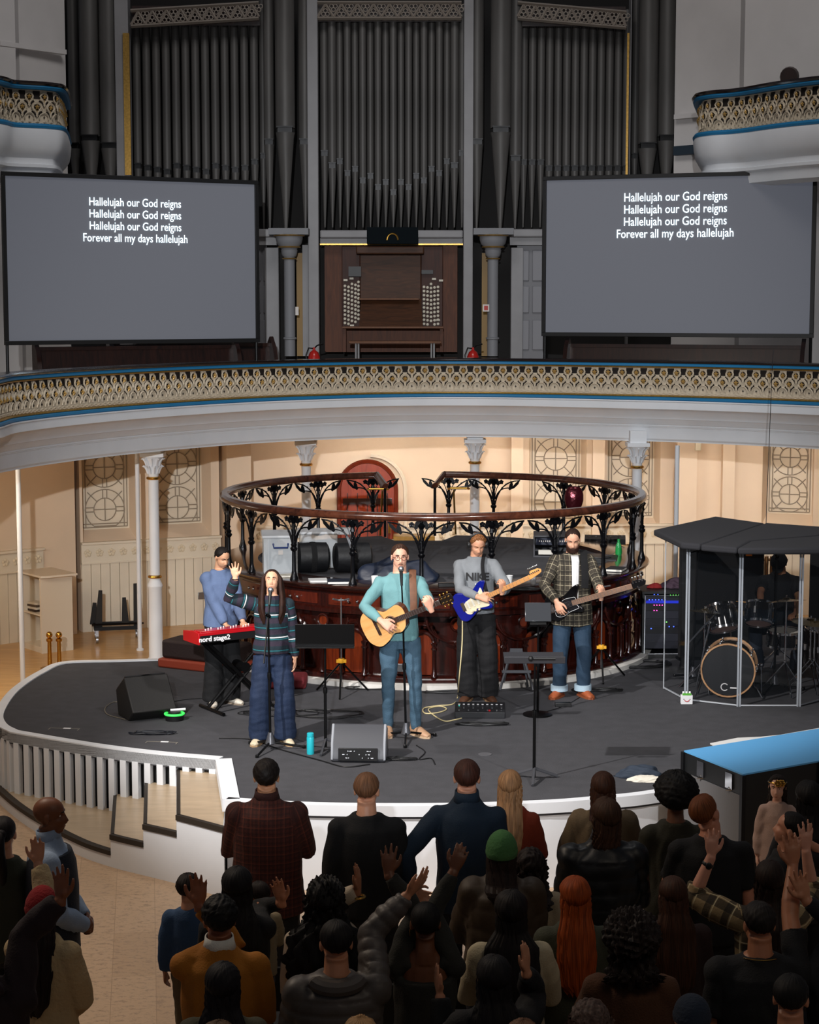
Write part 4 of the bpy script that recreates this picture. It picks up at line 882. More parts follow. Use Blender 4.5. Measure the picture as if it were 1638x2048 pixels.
# foil balloon tied to the railing
q = PD(1148, 1000, 22.6)
def heart(u, v):
    a = u*2*pi; t = (v-.5)*2; w_ = sqrt(max(0, 1-t*t)); x = .115*w_*(sin(a)); z = .17*t*(1 if t > 0 else 1.1); return Vector((x*(1 if t > 0 else .75+.25*(1+t)), .06*w_*cos(a), z+.035*abs(sin(a))*w_*(1 if t > 0 else 0)))
m = M(); m.grid(heart, 28, 16, True); bl = tag(obj('foil_balloon', m, mat('dark_red_foil', '5a1f27', .18, .6, bump=.8, bs=14), loc=q), 'crinkled dark red foil balloon tied behind the railing', 'balloon')
m = M(); m.tube([(0, 0, -.16), (.02, .0, -.3), (-.01, 0, -.5), (0, 0, PT+.0-q.z)], .003, 4); obj('string', m, BLACK, bl)
m = M(); q = G(690, 1068, PT); m.box((0, 0, .04), (.22, .14, .08)); tag(obj('tissue_box', m, mat('pale_box', 'c9cdd0', .6), loc=(q.x, q.y, PT), bevel=.004), 'small pale box standing at the back edge of the platform', 'box')
q = PD(828, 1082, 24.6); r = thing('chest', 'small yellow wooden chest with knobs seen through the stair gap', 'chest', (q.x, 24.6, FL+.0)); h = q.z-FL+.08
m = M(); m.box((0, 0, h/2), (.55, .35, h)); obj('body', m, wood('ochre_wood', 'a8781e', 'c08c2c', .4), r, bevel=.01)
for x in (-.15, .12): m = M(); m.ell((x, -.19, h-.1), .02, nu=8, nv=6); obj('knob', m, BRASS, r)
# ============================================================ PEOPLE
def remesh(m, vox, it=2, name='body'):
    me = bpy.data.meshes.new('tmp'); me.from_pydata(m.v, [], m.f); o = bpy.data.objects.new('tmp', me); COL.objects.link(o)
    r = o.modifiers.new('r', 'REMESH'); r.mode = 'VOXEL'; r.voxel_size = vox; r.adaptivity = 0
    if it: s = o.modifiers.new('s', 'SMOOTH'); s.factor = .5; s.iterations = it
    dg = bpy.context.evaluated_depsgraph_get(); out = bpy.data.meshes.new_from_object(o.evaluated_get(dg)); out.name = name
    bpy.data.objects.remove(o); bpy.data.meshes.remove(me); return out
def get_co(me): a = np.empty(len(me.vertices)*3); me.vertices.foreach_get('co', a); return a.reshape(-1, 3)
def get_no(me): a = np.empty(len(me.vertices)*3); me.vertex_normals.foreach_get('vector', a); return a.reshape(-1, 3)
def set_co(me, a): me.vertices.foreach_set('co', a.ravel()); me.update()
def fold(p, seed, freq=(14, 14, 5)):
    rs = np.random.RandomState(seed); q = p*np.array(freq); q = q+.6*np.sin(q[:, [1, 2, 0]]*1.3+rs.rand(3)*6); v = 0
    for k in range(5):
        d = rs.randn(3); d /= np.linalg.norm(d); v = v+np.sin(q @ d*(1+.7*k)+rs.rand()*6)/(1+.6*k)
    return v/2.2
def mesh_obj(me, name, mts, par, loc=None):
    for x in (mts if isinstance(mts, (list, tuple)) else [mts]): me.materials.append(x)
    me.polygons.foreach_set('use_smooth', [True]*len(me.polygons)); o = bpy.data.objects.new(name, me); COL.objects.link(o); o.parent = par
    if loc is not None: o.location = loc
    return o
def skin_mat(hexc):
    k = 'skin_'+hexc
    if k in _m: return _m[k]
    m = mat(k, hexc, .48, var=.06, vs=25); nt = m.node_tree; b = nt.nodes['Principled BSDF']; b.inputs['Subsurface Weight'].default_value = .08; b.inputs['Subsurface Radius'].default_value = (.02, .008, .004)
    a = nt.nodes.new('ShaderNodeAttribute'); a.attribute_name = 'lip'; src = b.inputs['Base Color'].links[0].from_socket; c = srgb(hexc)
    mx = nt.nodes.new('ShaderNodeMix'); mx.data_type = 'RGBA'; nt.links.new(a.outputs['Fac'], mx.inputs[0]); nt.links.new(src, mx.inputs[6]); mx.inputs[7].default_value = (c[0]*.75, c[1]*.42, c[2]*.42, 1); nt.links.new(mx.outputs[2], b.inputs['Base Color']); return m
def hair_mat(hexc):
    k = 'hair_'+hexc
    if k in _m: return _m[k]
    m = mat(k, hexc, .6, spec=.25); nt = m.node_tree; b = nt.nodes['Principled BSDF']; c = srgb(hexc)
    a = nt.nodes.new('ShaderNodeAttribute'); a.attribute_name = 'pc'; n = nt.nodes.new('ShaderNodeTexNoise'); n.inputs['Scale'].default_value = 1; n.inputs['Detail'].default_value = 3; nt.links.new(a.outputs['Vector'], n.inputs[0])
    rp = nt.nodes.new('ShaderNodeValToRGB'); nt.links.new(n.outputs[0], rp.inputs[0]); rp.color_ramp.elements[0].position = .35; rp.color_ramp.elements[1].position = .65
    rp.color_ramp.elements[0].color = (*[x*.6 for x in c], 1); rp.color_ramp.elements[1].color = (*[min(1, x*1.5) for x in c], 1); nt.links.new(rp.outputs[0], b.inputs['Base Color'])
    bp = nt.nodes.new('ShaderNodeBump'); bp.inputs['Strength'].default_value = .5; bp.inputs['Distance'].default_value = .004; nt.links.new(n.outputs[0], bp.inputs['Height']); nt.links.new(bp.outputs[0], b.inputs['Normal']); return m
def cloth(hexc, rough=.85, **k): return mat('cloth_%s_%d' % (hexc, int(rough*100)), hexc, rough, bump=k.pop('bump', .3), bs=k.pop('bs', 120), var=.08, vs=8, **k)
def ik(a, t, l1, l2, pole):
    d = t-a; L = min(d.length, (l1+l2)*.995); L = max(L, abs(l1-l2)+.02); dn = d.normalized(); t = a+dn*L
    x = (l1*l1-l2*l2+L*L)/(2*L); h = sqrt(max(0, l1*l1-x*x)); p = pole-dn*pole.dot(dn); p = p.normalized() if p.length > 1e-4 else dn.orthogonal().normalized()
    return a+dn*x+p*h, t
def hand(m, wr, d, n, side, curl, s, spread=.12, k=1.):
    """palm, four unequal fingers and a thumb; n is the way the palm faces"""
    d = Vector(d).normalized(); n = Vector(n); n = (n-d*n.dot(d)).normalized(); t = d.cross(n) if side == 'r' else n.cross(d)
    s = s*k; wr = Vector(wr)
    m.tube([wr-d*.03*s, wr+d*.015*s, wr+d*.05*s, wr+d*.085*s, wr+d*.098*s], [(.024*s, .019*s), (.029*s, .018*s), (.039*s, .0165*s), (.042*s, .014*s), (.036*s, .009*s)], 12, sq=t)
    m.ell(wr+d*.035*s+t*.022*s+n*.008*s, (.016*s, .016*s, .022*s))
    for i, (o, L, r) in enumerate(((.032, .072, .0088), (.0108, .081, .0092), (-.0108, .075, .0088), (-.031, .058, .0078))):
        b = wr+d*(.090-.006*abs(i-1))*s+t*o*s; ang = spread*(1.5-i)/1.5; dd = (d*cos(ang)+t*sin(ang)).normalized(); c = curl*(1+.08*i); P = [b-d*.012*s, b]; a = 0
        for f, seg in ((.75, .44), (.95, .31), (.6, .25)):
            a += f*c*1.0; P.append(P[-1]+(dd*cos(a)+n*sin(a))*L*seg*s)
        m.tube(P, [r*s*1.1, r*s*1.08, r*s, r*s*.92, r*s*.72], 8)
    b = wr+d*.02*s+t*.020*s; a = .35+.5*curl
    p1 = b+(t*.8+d*.75+n*.25*curl).normalized()*.045*s; p2 = p1+(t*cos(1.15+.25*curl)+d*sin(1.15)+n*.55*curl).normalized()*.033*s; p3 = p2+(d*1.0+t*(.15-.5*curl)+n*.8*curl).normalized()*.026*s
    m.tube([b, p1, p2, p3], [.0135*s, .012*s, .0105*s, .0075*s], 8)
def person(label, loc, rz, h=1.72, fem=False, skin='c99274', lean=0, head=(0, 0, 0), arms=None, feet=((.11, 0), (-.11, 0)), girth=1., vox=.008, top=None, leg=None, shoes=None, face=False, hair=None,
           sit=0, group=None, extra=None, twist=0, knee=0, cat='person', name='person'):
    root = thing(name, label, cat, loc, rz, group); s = h/1.75; body = M(); loc = Vector(loc)
    inv = Matrix.Rotation(-rz, 3, 'Z')
    def W2L(p): return inv @ (Vector(p)-loc)
    dz = Vector((0, 0, -sit*s)); hip = Vector((0, 0, .93*s))+dz
    Tm = Euler((R(lean), 0, R(twist))).to_matrix()       # lean>0 bends forward (towards -Y)
    def T(p): p = Vector(p)*s; q = Vector((0, 0, .93*s)); return Tm @ (p-q)+q+dz
    sw = (.152 if fem else .172)*(1+.4*(girth-1)); sh = {'l': T((sw, .01, 1.375)), 'r': T((-sw, .01, 1.375))}
    nk = T((0, .02, 1.46)); hp, hy, hr = head
    Hm = Tm @ Euler((R(hp), R(hr), R(hy)), 'ZYX').to_matrix() if False else Matrix.Rotation(R(hy), 3, 'Z') @ Matrix.Rotation(R(hp)+R(lean)*.5, 3, 'X') @ Matrix.Rotation(R(hr), 3, 'Y')
    hb = T((0, .004, 1.496))
    hs = s*(.945 if h > 1.4 else 1.0+.55*(1.4-h))
    def H(p): return hb+Hm @ (Vector(p)*hs+Vector((0, 0, .115*hs)))
    # --- torso, neck
    g = girth; ww = .92 if fem else 1.
    tor = [(.86, .14, .095), (.95, .155*(1.04 if fem else 1), .105), (1.08, .125*ww, .09), (1.25, .150*ww, .10), (1.38, .135*ww, .08), (1.43, .10, .065), (1.47, .06, .055)]
    body.tube([T((0, 0, z)) for z, a, b in tor], [(a*s*g, b*s*g) for z, a, b in tor], 16, sq=(1, 0, 0))
    nr = .050 if fem else .058
    body.tube([T((0, .025, 1.40)), nk, hb+Vector((0, 0, .03*s)), H((0, .018, -.045))], [(.075*s, .055*s), nr*s*1.08, nr*s, nr*s*.98], 14, sq=(1, 0, 0))
    # --- head
    body.ell(H((0, .012, .032)), (.074*hs, .094*hs, .084*hs), Hm, 24, 16); body.ell(H((0, -.022, -.03)), (.060*hs, .070*hs, .073*hs), Hm, 20, 14)
    body.ell(H((0, -.052, -.080)), ((.030 if not fem else .025)*hs, .030*hs, .024*hs), Hm, 14, 10); body.ell(H((0, -.01, -.062)), (.052*hs, .055*hs, .035*hs), Hm, 14, 10)
    body.tube([H((0, -.078, .018)), H((0, -.090, -.012)), H((0, -.099, -.030))], [.009*hs, .0110*hs, .0135*hs], 8); body.ell(H((0, -.090, -.036)), (.018*hs, .012*hs, .008*hs), Hm, 10, 8)
    for q in (-1, 1): body.ell(H((q*.076, .014, -.004)), (.009*hs, .019*hs, .031*hs), Hm @ Matrix.Rotation(R(18*q), 3, 'Z'), 10, 8)
    # --- arms
    arms = arms or {}; A = {}
    for q in 'lr':
        sg = 1 if q == 'l' else -1; a = arms.get(q, 'down'); S = sh[q]; l1, l2 = .285*s, .25*s
        if a == 'down': spec = dict(w=S+Vector((sg*.07*s, -.03*s, -.53*s)), pole=(sg*.3, 1, 0), d=(0, -.1, -1), n=(-sg, 0, 0), c=.45)
        elif a == 'front': spec = dict(w=S+Tm @ Vector((-sg*.13*s, -.26*s, -.24*s)), pole=(sg*1., .5, -.6), d=(-sg*.8, -.5, .1), n=(-sg*.3, .6, -.4), c=.6)
        elif a == 'clasp': spec = dict(w=S+Tm @ Vector((-sg*.12*s, -.20*s, -.40*s)), pole=(sg*1., .6, -.2), d=(-sg*.9, -.3, -.2), n=(0, .9, 0), c=.8)
        else: spec = dict(a)
        if 'px' in spec: p = spec['px']; w_ = W2L(PD(p[0], p[1], loc.y+p[2]))
        elif 'o' in spec: w_ = S+Vector(spec['o'])*s
        else: w_ = Vector(spec['w'])
        pole = Vector(spec.get('pole', (sg*1., .3, -.5)))
        if spec.get('wd'): dd = inv @ Vector(spec['d']); nn = inv @ Vector(spec['n'])     # given in world axes
        else: dd = Vector(spec['d']); nn = Vector(spec['n'])
        E, w_ = ik(S, w_, l1, l2, pole); A[q] = (S, E, w_)
        body.tube([S, S.lerp(E, .35), E, E.lerp(w_, .3), w_], [.042*s*g, .043*s*g, .036*s*g, .039*s*g, .027*s], 12); body.ell(S, .042*s*g)
        hand(body, w_, dd, nn, q, spec.get('c', .25), s*(.94 if fem else 1.02), spec.get('sp', .13))
    # --- legs
    Lg = {}
    for i, q in enumerate('lr'):
        sg = 1 if q == 'l' else -1; f = feet[i]; hj = Vector((sg*.088*s, 0, .87*s))+dz; ank = Vector((f[0]*s, f[1]*s, (f[2] if len(f) > 2 else 0)*s+.075*s)); kp = Vector((sg*.25+(f[0]-sg*.1)*1.5, -1, 0))
        K, ank = ik(hj, ank, .412*s, .392*s, kp); Lg[q] = (hj, K, ank)
        body.tube([hj, hj.lerp(K, .4), K, K.lerp(ank, .35), ank], [.082*s*g, .072*s*g, .050*s, .052*s, .033*s], 12)
        fy_ = f[3] if len(f) > 3 else (20 if q == 'l' else -20); fd = Matrix.Rotation(R(fy_), 3, 'Z') @ Vector((0, -1, 0)); body.tube([ank, ank+fd*.05*s+Vector((0, 0, -.035*s)), ank+fd*.12*s+Vector((0, 0, -.05*s))], [.030*s, .026*s, .018*s], 10); body.ell(ank-fd*.02*s+Vector((0, 0, -.035*s)), (.026*s, .026*s, .03*s))
    me = remesh(body, vox, 2); co = get_co(me); no = get_no(me)
    HL = np.array(Hm.transposed()); base = np.array(H((0, 0, 0))); q = (co-base) @ HL.T/hs       # to head-local coordinates
    near = (np.abs(q[:, 0]) < .1) & (q[:, 1] < .02) & (np.abs(q[:, 2]) < .13); dsp = np.zeros(len(co)); lip = np.zeros(len(co))
    def gs(cx, cz, sx, sz): return np.exp(-((q[:, 0]-cx)/sx)**2-((q[:, 2]-cz)/sz)**2)*near*(q[:, 1] < -.02)
    for sg in (-1, 1):
        dsp -= .0085*gs(sg*.030, .012, .016, .011); dsp += .0045*gs(sg*.028, .034, .02, .008); dsp += .003*gs(sg*.042, -.022, .018, .014)
    dsp += .006*gs(0, -.058, .020, .0055)+.006*gs(0, -.070, .017, .005)-.0045*gs(0, -.064, .019, .0025)
    lip = np.clip(gs(0, -.064, .020, .009)*1.5-.35, 0, 1)*(q[:, 1] < -.06)
    co += no*dsp[:, None]*hs; set_co(me, co); at = me.attributes.new('lip', 'FLOAT', 'POINT'); at.data.foreach_set('value', lip.astype(np.float32))
    bo = mesh_obj(me, 'body', skin_mat(skin), root)
    if face:
        ey = M()
        for sg in (-1, 1):
            ey.cur = 0; ey.ell(H((sg*.030, -.0545, .011)), .0100*hs, None, 12, 8); ey.cur = 1; ey.ell(H((sg*.030, -.0612, .0110+(0 if hp < 10 else -.003))), (.0052*hs,)*3, None, 10, 6)
        if face != 'closed': obj('eyes', ey, [mat('eye_white', 'e0d8d0', .3), mat('eye_dark', '1a100c', .2)], bo)
        eb = M()
        for sg in (-1, 1): eb.tube([H((sg*.014, -.0815, .031)), H((sg*.028, -.0800, .036)), H((sg*.046, -.0660, .033))], [(.0045*hs, .003*hs)]*2+[(.002*hs, .002*hs)], 6, sq=(0, 0, 1))
        if face == 'closed':
            for sg in (-1, 1): eb.tube([H((sg*.018, -.0675, .010)), H((sg*.031, -.0665, .006)), H((sg*.044, -.058, .010))], .0018*hs, 5)
        obj('eyebrows', eb, hair_mat((hair or {}).get('brow', (hair or {}).get('col', '20140f'))), bo)
    # --- clothes
    def bonecoord(co):
        segs = [(T((0, 0, .9)), T((0, 0, 1.42)), .14*s, 't')]+[(A[k][0], A[k][1], .05*s, 'u') for k in 'lr']+[(A[k][1], A[k][2], .045*s, 'f') for k in 'lr']
        best = np.full(len(co), 1e9); pc = np.zeros((len(co), 3))
        for (a, b, r, kind) in segs:
            a_, b_ = np.array(a), np.array(b); ab = b_-a_; L = np.linalg.norm(ab); t = np.clip((co-a_) @ ab/L**2, 0, 1.0); pr = a_+t[:, None]*ab; dd = np.linalg.norm(co-pr, axis=1)-r
            m_ = dd < best; best[m_] = dd[m_]
            if kind == 't': loc_ = (co-np.array(hip)) @ np.array(Tm); val = np.stack([loc_[:, 0], loc_[:, 1], loc_[:, 2]+np.array(hip)[2]], 1)/s
            else:
                f_ = np.array(frame(Vector(ab), (0, 1, .3))); rel = co-a_; u = rel @ f_[:, 0]; v = rel @ f_[:, 1]; off = 0 if kind == 'u' else .285
                val = np.stack([np.arctan2(v, u)*.055, np.zeros(len(u)), 1.42-off-(t*L)/s], 1)
            pc[m_] = val[m_]
        return pc
    def garment(m, nm, mt, v, fa, seed, freq, puff=0, it=2, extra_fn=None):
        me = remesh(m, v, it); co = get_co(me); no = get_no(me); pc = bonecoord(co)
        d = fa*s*fold(co/s, seed, freq)
        if puff: d = d+.008*s*(np.abs(np.sin(pi*pc[:, 2]/puff))**.6-.6)
        co = co+no*d[:, None]; co[:, 2] = np.maximum(co[:, 2], .004); set_co(me, co); at = me.attributes.new('pc', 'FLOAT_VECTOR', 'POINT'); at.data.foreach_set('vector', pc.astype(np.float32).ravel()); return mesh_obj(me, nm, mt, root)
    seed = int(abs(loc.x*1000+loc.y*377)) % 10000
    def legs_m(wd):
        m = M(); m.tube([Vector((0, 0, .79*s))+dz, Vector((0, 0, .9*s))+dz, T((0, 0, 1.02))], [(.13*s*g, .10*s*g), (.158*s*g, .118*s*g), (.138*s*g, .105*s*g)], 16, sq=(1, 0, 0))
        for k in 'lr':
            hj, K, an = Lg[k]; an2 = an+Vector((0, 0, -.015*s)); r = dict(slim=(.096, .084, .062, .060, .046), regular=(.102, .092, .078, .074, .070), wide=(.104, .102, .100, .105, .112))[wd]
            m.tube([hj, hj.lerp(K, .45), K, K.lerp(an2, .4), an2], [x*s*(g if i < 2 else 1) for i, x in enumerate(r)], 14)
        return m
    lg = leg or {}
    if lg.get('kind', 'regular') != 'none':
        kd = lg.get('kind', 'regular'); mt = lg.get('mat') or cloth(lg.get('col', '16171b'))
        if kd == 'skirt':
            m = M(); m.tube([Vector((0, 0, z*s))+dz for z in (.42, .7, .93, 1.04)], [(.24*s, .22*s), (.21*s, .18*s), (.17*s, .125*s), (.14*s, .1*s)], 18, sq=(1, 0, 0)); garment(m, 'skirt', mt, .013, .008, seed+3, (16, 16, 2))
        else: garment(legs_m(kd), 'trousers', mt, .010, .0065, seed+1, (20, 20, 30), 0, 4)
        if lg.get('cuff'):
            m = M()
            for k in 'lr': a = Lg[k][2]; m.tube([a+Vector((0, 0, -.01*s)), a+Vector((0, 0, .05*s))], .088*s, 16)
            obj('turn_ups', m, cloth(lg['cuff']), root)
    tp = top or {}
    if tp.get('kind', 'shirt') != 'none':
        e = tp.get('ease', 1.06)*g; hem = tp.get('hem', .86); fl = tp.get('flare', 1.0); m = M(); w2 = .93 if fem else 1.
        sec = [(hem, .168*fl, .128*fl), (hem+.08, .168*(1+(fl-1)*.7), .128*(1+(fl-1)*.7)), (1.08, .158*w2*(1+(fl-1)*.4), .118), (1.22, .168*w2, .122), (1.32, .170*w2, .118), (1.385, .150*w2, .104), (1.43, .120, .090), (1.468, .092, .078)]+([(1.487, .076, .068), (1.502+.008*tp['collar'], .066, .062)] if tp.get('collar') else [])
        sec = [q_ for q_ in sec if q_[0] < tp.get('neck', 9)]
        P = [T((0, .0+(.01 if z > 1.38 else 0), z)) if z > .93 else Vector((0, 0, z*s))+dz for z, a, b in sec]
        m.tube(P, [(a*s*e, b*s*e) if i < 6 else (a*s, b*s) for i, (z, a, b) in enumerate(sec)], 20, sq=(1, 0, 0))
        sl = tp.get('sleeve', 'long'); b_ = tp.get('bulk', 1.); sr = (.060*b_**.4, .060*b_, .052*b_, .050*b_, .036*b_)
        if sl != 'none':
            for k in 'lr':
                S, E, w_ = A[k]; Sb = S*.45+T((0, .01, 1.415))*.55; m.ell(S, sr[0]*s*e*.98, None, 16, 10)
                if sl == 'short': m.tube([Sb, S, S.lerp(E, .45), S.lerp(E, .72)], [.052*s*e, sr[0]*s*e, .060*s*b_, .062*s*b_], 14)
                elif sl == 'rolled': m.tube([Sb, S, S.lerp(E, .5), E, E.lerp(w_, .28)], [.052*s*e, sr[0]*s*e, sr[1]*s, sr[2]*s, sr[3]*s], 14)
                else: m.tube([Sb, S, S.lerp(E, .5), E, E.lerp(w_, .45), E.lerp(w_, .93)], [.052*s*e, sr[0]*s*e, sr[1]*s, sr[2]*s, sr[3]*s, sr[4]*s], 14)
        else:
            for k in 'lr': m.ell(sh[k]*.96+T((0, 0, 1.38))*.04, .062*s)
        nm = tp.get('name', 'sweater'); mt = tp.get('mat') or cloth(tp.get('col', '222226'), tp.get('rough', .85))
        go = garment(m, nm, mt, .010 if vox < .007 else .012, tp.get('fold', .0075), seed, tp.get('freq', (24, 24, 15)), tp.get('puff', 0))
        if tp.get('collar'):
            c = M(); c.tube([T((0, .012, 1.475)), T((0, .018, 1.505)), T((0, .022, 1.518+.012*tp['collar']))], [(.082*s, .072*s), (.074*s, .066*s), (.070*s, .064*s)], 18, sq=(1, 0, 0), caps=False); co_ = obj('collar', c, tp.get('collar_mat') or mt, go)
            sd = co_.modifiers.new('s', 'SOLIDIFY'); sd.thickness = .006
        if tp.get('hood'):
            c = M(); c.tube([T((.11*cos(a), .07+.055*sin(a), 1.46-.03*sin(a))) for a in [pi*i/10 for i in range(11)]], [.02*s]+[.04*s]*9+[.02*s], 10); obj('hood', c, mt, go)
    if shoes is not False:
        col = (shoes or {}).get('col', '1b1a1a'); ht = (shoes or {}).get('high', 0)
        for i, k in enumerate('lr'):
            an = Lg[k][2]; fy = (feet[i][3] if len(feet[i]) > 3 else (20 if k == 'l' else -20)); RM = Matrix.Rotation(R(fy), 3, 'Z'); z0 = an.z-.075*s
            m = M(); pts = [((0, .062, .035), (.026, .030)), ((0, .045, .045), (.036, .045)), ((0, 0, .05), (.038, .052)), ((0, -.06, .042), (.043, .042)), ((0, -.12, .03), (.046, .030)), ((0, -.17, .024), (.038, .022)), ((0, -.19, .02), (.018, .014))]
            i0 = len(m.v); m.tube([Vector(p)*s for p, _ in pts], [(a*s, b*s) for _, (a, b) in pts], 14, sq=(1, 0, 0))
            m.tube([(0, .012*s, .06*s), (0, .015*s, (.12+ht)*s)], [(.040*s, .05*s), (.040*s+ht*.05, .042*s+ht*.05)], 14, sq=(1, 0, 0)); m.v = [(x, y, max(z, .012)) for x, y, z in m.v]
            so = obj('shoe', m, mat('shoe_'+col, col, .5, var=.1, vs=30), root, loc=(an.x, an.y, z0), rot=(0, 0, R(fy)))
            m = M(); poly = [(-.03, .07), (.03, .07), (.04, 0), (.046, -.1), (.038, -.17), (0, -.198), (-.038, -.17), (-.046, -.1), (-.04, 0)]; m.prism([(x*s, y*s) for x, y in poly], 0, .018*s); obj('sole', m, mat('sole_'+(shoes or {}).get('sole', '5a4636'), (shoes or {}).get('sole', '5a4636'), .6), so)
            if (shoes or {}).get('lace'):
                m = M()
                for j in range(4): m.tube([((-1)**j*.02*s, (-.03-.02*j)*s, (.088-.008*j)*s), (-(-1)**j*.02*s, (-.04-.02*j)*s, (.086-.009*j)*s)], .003, 5)
                obj('laces', m, mat('lace_'+shoes['lace'], shoes['lace'], .8), so)
    # --- hair
    if hair: add_hair(root, bo, H, Hm, T, hs, s, hair, seed)
    info = dict(root=root, body=bo, H=H, T=T, A=A, L=Lg, s=s, hs=hs, Hm=Hm, W2L=W2L, seed=seed)
    return info
HLn = [(0, 50), (30, 47), (52, 27), (66, 4), (80, -14), (94, -16), (108, -34), (140, -48), (180, -52)]
def add_hair(root, bo, H, Hm, T, hs, s, hair, seed):
    st = hair.get('style', 'short'); hm = hair_mat(hair.get('col', '1c120d')); rs = np.random.RandomState(seed); th = hair.get('th', dict(short=.010, crop=.006, long=.012, curly=.02, afro=.075, bun=.008, bald=.003, bob=.014).get(st, .014))
    xs, ys = zip(*HLn); ys = [y+hair.get('line', 0)*(1 if x < 60 else 0) for x, y in HLn]
    nu, nv = 96, 40; az = np.linspace(0, 2*pi, nu, endpoint=False); azd = np.degrees(np.abs((az+pi) % (2*pi)-pi)); lo = np.radians(np.interp(azd, xs, ys))
    V, P = np.meshgrid(np.linspace(0, 1, nv+1), np.arange(nu), indexing='ij'); el = lo[P]+(pi/2-lo[P])*V; a = az[P]
    d = np.stack([np.sin(a)*np.cos(el), -np.cos(a)*np.cos(el), np.sin(el)], -1); cen = np.array([0, .012, .030]); rad = np.array([.0755, .0955, .0855])
    lo = lo+np.radians(2.5*np.sin(az*9+1)+1.5*np.sin(az*17)+rs.uniform(-1, 1, nu)); el = lo[P]+(pi/2-lo[P])*V; d = np.stack([np.sin(a)*np.cos(el), -np.cos(a)*np.cos(el), np.sin(el)], -1)
    t = -.003+(th+.003)*np.clip(V/.30, 0, 1)**.7; fr = hair.get('frizz', dict(short=.15, crop=.10, long=.08, curly=.5, afro=.30, bun=.10, bob=.1).get(st, .15))
    q = d.reshape(-1, 3)
    if st in ('curly', 'afro'):
        nz = sum(np.sin((q @ (rs.randn(3)*k))+rs.rand()*6) for k in ((9, 13, 17, 24, 31) if st == 'curly' else (20, 27, 35, 44, 60)))/3; t = t*(1+fr*(.25 if st == 'afro' else .6)*nz.reshape(t.shape)*np.clip(V/.1, 0, 1))
        t = t+rs.uniform(-.004, .006, t.shape)*(.7 if st == 'afro' else .12)
    else:
        w_ = az[P]*1.0+.5*np.sin(3*V); nz = .5*np.sin(w_*23+rs.rand()*6)+.4*np.sin(w_*37+2*V+rs.rand()*6)+.5*np.sin((q @ (rs.randn(3)*5)).reshape(V.shape))+.5*np.sin((q @ (rs.randn(3)*9)).reshape(V.shape)); t = t*(1+fr*nz*.8*np.clip(1.3-V, 0, 1)*2)
    if hair.get('quiff'): t = t+hair['quiff']*np.exp(-(np.minimum(azd[P], 180)/50)**2)*np.exp(-((np.degrees(el)-62)/22)**2)
    pt = cen+d*(rad+t[..., None]); pt = pt.reshape(-1, 3)
    if st == 'afro': ctr = np.array([0, .03, .045]); dirs = pt-ctr; n_ = np.linalg.norm(dirs, axis=1, keepdims=True); rr = .135+.25*(t.reshape(-1, 1)-th); k = np.clip((V.reshape(-1, 1))/.12, 0, 1); pt = pt*(1-k)+(ctr+dirs/n_*np.maximum(rr, n_))*k
    m = M(); vs = [H(p) for p in pt]; fs = []
    for i in range(nv):
        for j in range(nu): j2 = (j+1) % nu; fs.append((i*nu+j, i*nu+j2, (i+1)*nu+j2, (i+1)*nu+j))
    m.add(vs, fs); pc = [(az[P].reshape(-1)[i]*22, V.reshape(-1)[i]*2.5, 0) for i in range(len(vs))]
    if st in ('curly', 'afro'): pc = [tuple(p*70) for p in pt]
    L = hair.get('len', .42)
    if st in ('long', 'bob') or (st == 'curly' and L > .05):
        W = hair.get('w', 1.); nv2, nu2 = 46, 72
        secs = [(.05, .080, .070, .020), (-.02, .087, .074, .026), (-.09, .086, .062, .045), (-.17, .090*W, .052, .085), (-.17-(L-.17)*.5, .098*W, .042, .135), (-L, .085*W, .03, .155), (-L-.06, .045*W, .016, .16)]
        if st == 'bob': secs = secs[:3]+[(-.16, .088, .06, .04), (-.20, .07, .045, .04)]
        if st == 'curly': secs = [(z, a_*1.25+.02*(z < -.1), b_*1.25, y) for z, a_, b_, y in secs]
        zz = np.array([x[0] for x in secs]); o = len(vs); g2 = []; pc2 = []
        ph = rs.rand(8)*6
        for i in range(nv2+1):
            v = i/nv2; fidx = v*(len(secs)-1); k = min(int(fidx), len(secs)-2); f = fidx-k; f = f*f*(3-2*f) if False else f
            z, ra, rb, y = [secs[k][c]*(1-f)+secs[k+1][c]*f for c in range(4)]; bl = min(1, max(0, (-z-.06)/.16))
            for j in range(nu2):
                an = 2*pi*j/nu2; w_ = an+.25*sin(5*v+ph[0])
                if st == 'curly': gv = 1+.10*sin(9*an+11*v*2+ph[1])+.09*sin(14*an-23*v+ph[2])+.08*sin(21*an+37*v+ph[3])+.05*rs.randn()*.5
                else: gv = 1+.045*sin(13*w_+ph[1])+.035*sin(23*w_+ph[2]+3*v)+.03*sin(37*w_+ph[3]); gv *= 1-(.10+.1*sin(5*an+ph[4]))*(v > .86)*(v-.86)/.14*2
                lp = Vector((ra*gv*cos(an), y+rb*gv*sin(an), z-(.02*sin(7*an+ph[5])*(v > .8)*(v-.8)*5)))
                hw = H(lp); up = H((0, 0, -.02)); bw = T((0, 0, 0))*0+up+Vector((lp.x*hs, (lp.y)*hs, (lp.z+.02)*hs)); g2.append(hw.lerp(bw, bl)); pc2.append((an*14+2*sin(v*3), z*5, 3))
        fs = []
        for i in range(nv2):
            for j in range(nu2): j2 = (j+1) % nu2; fs.append((i*nu2+j, i*nu2+j2, (i+1)*nu2+j2, (i+1)*nu2+j))
        fs.append(tuple(nv2*nu2+j for j in range(nu2))); m.add(g2, fs); pc += pc2
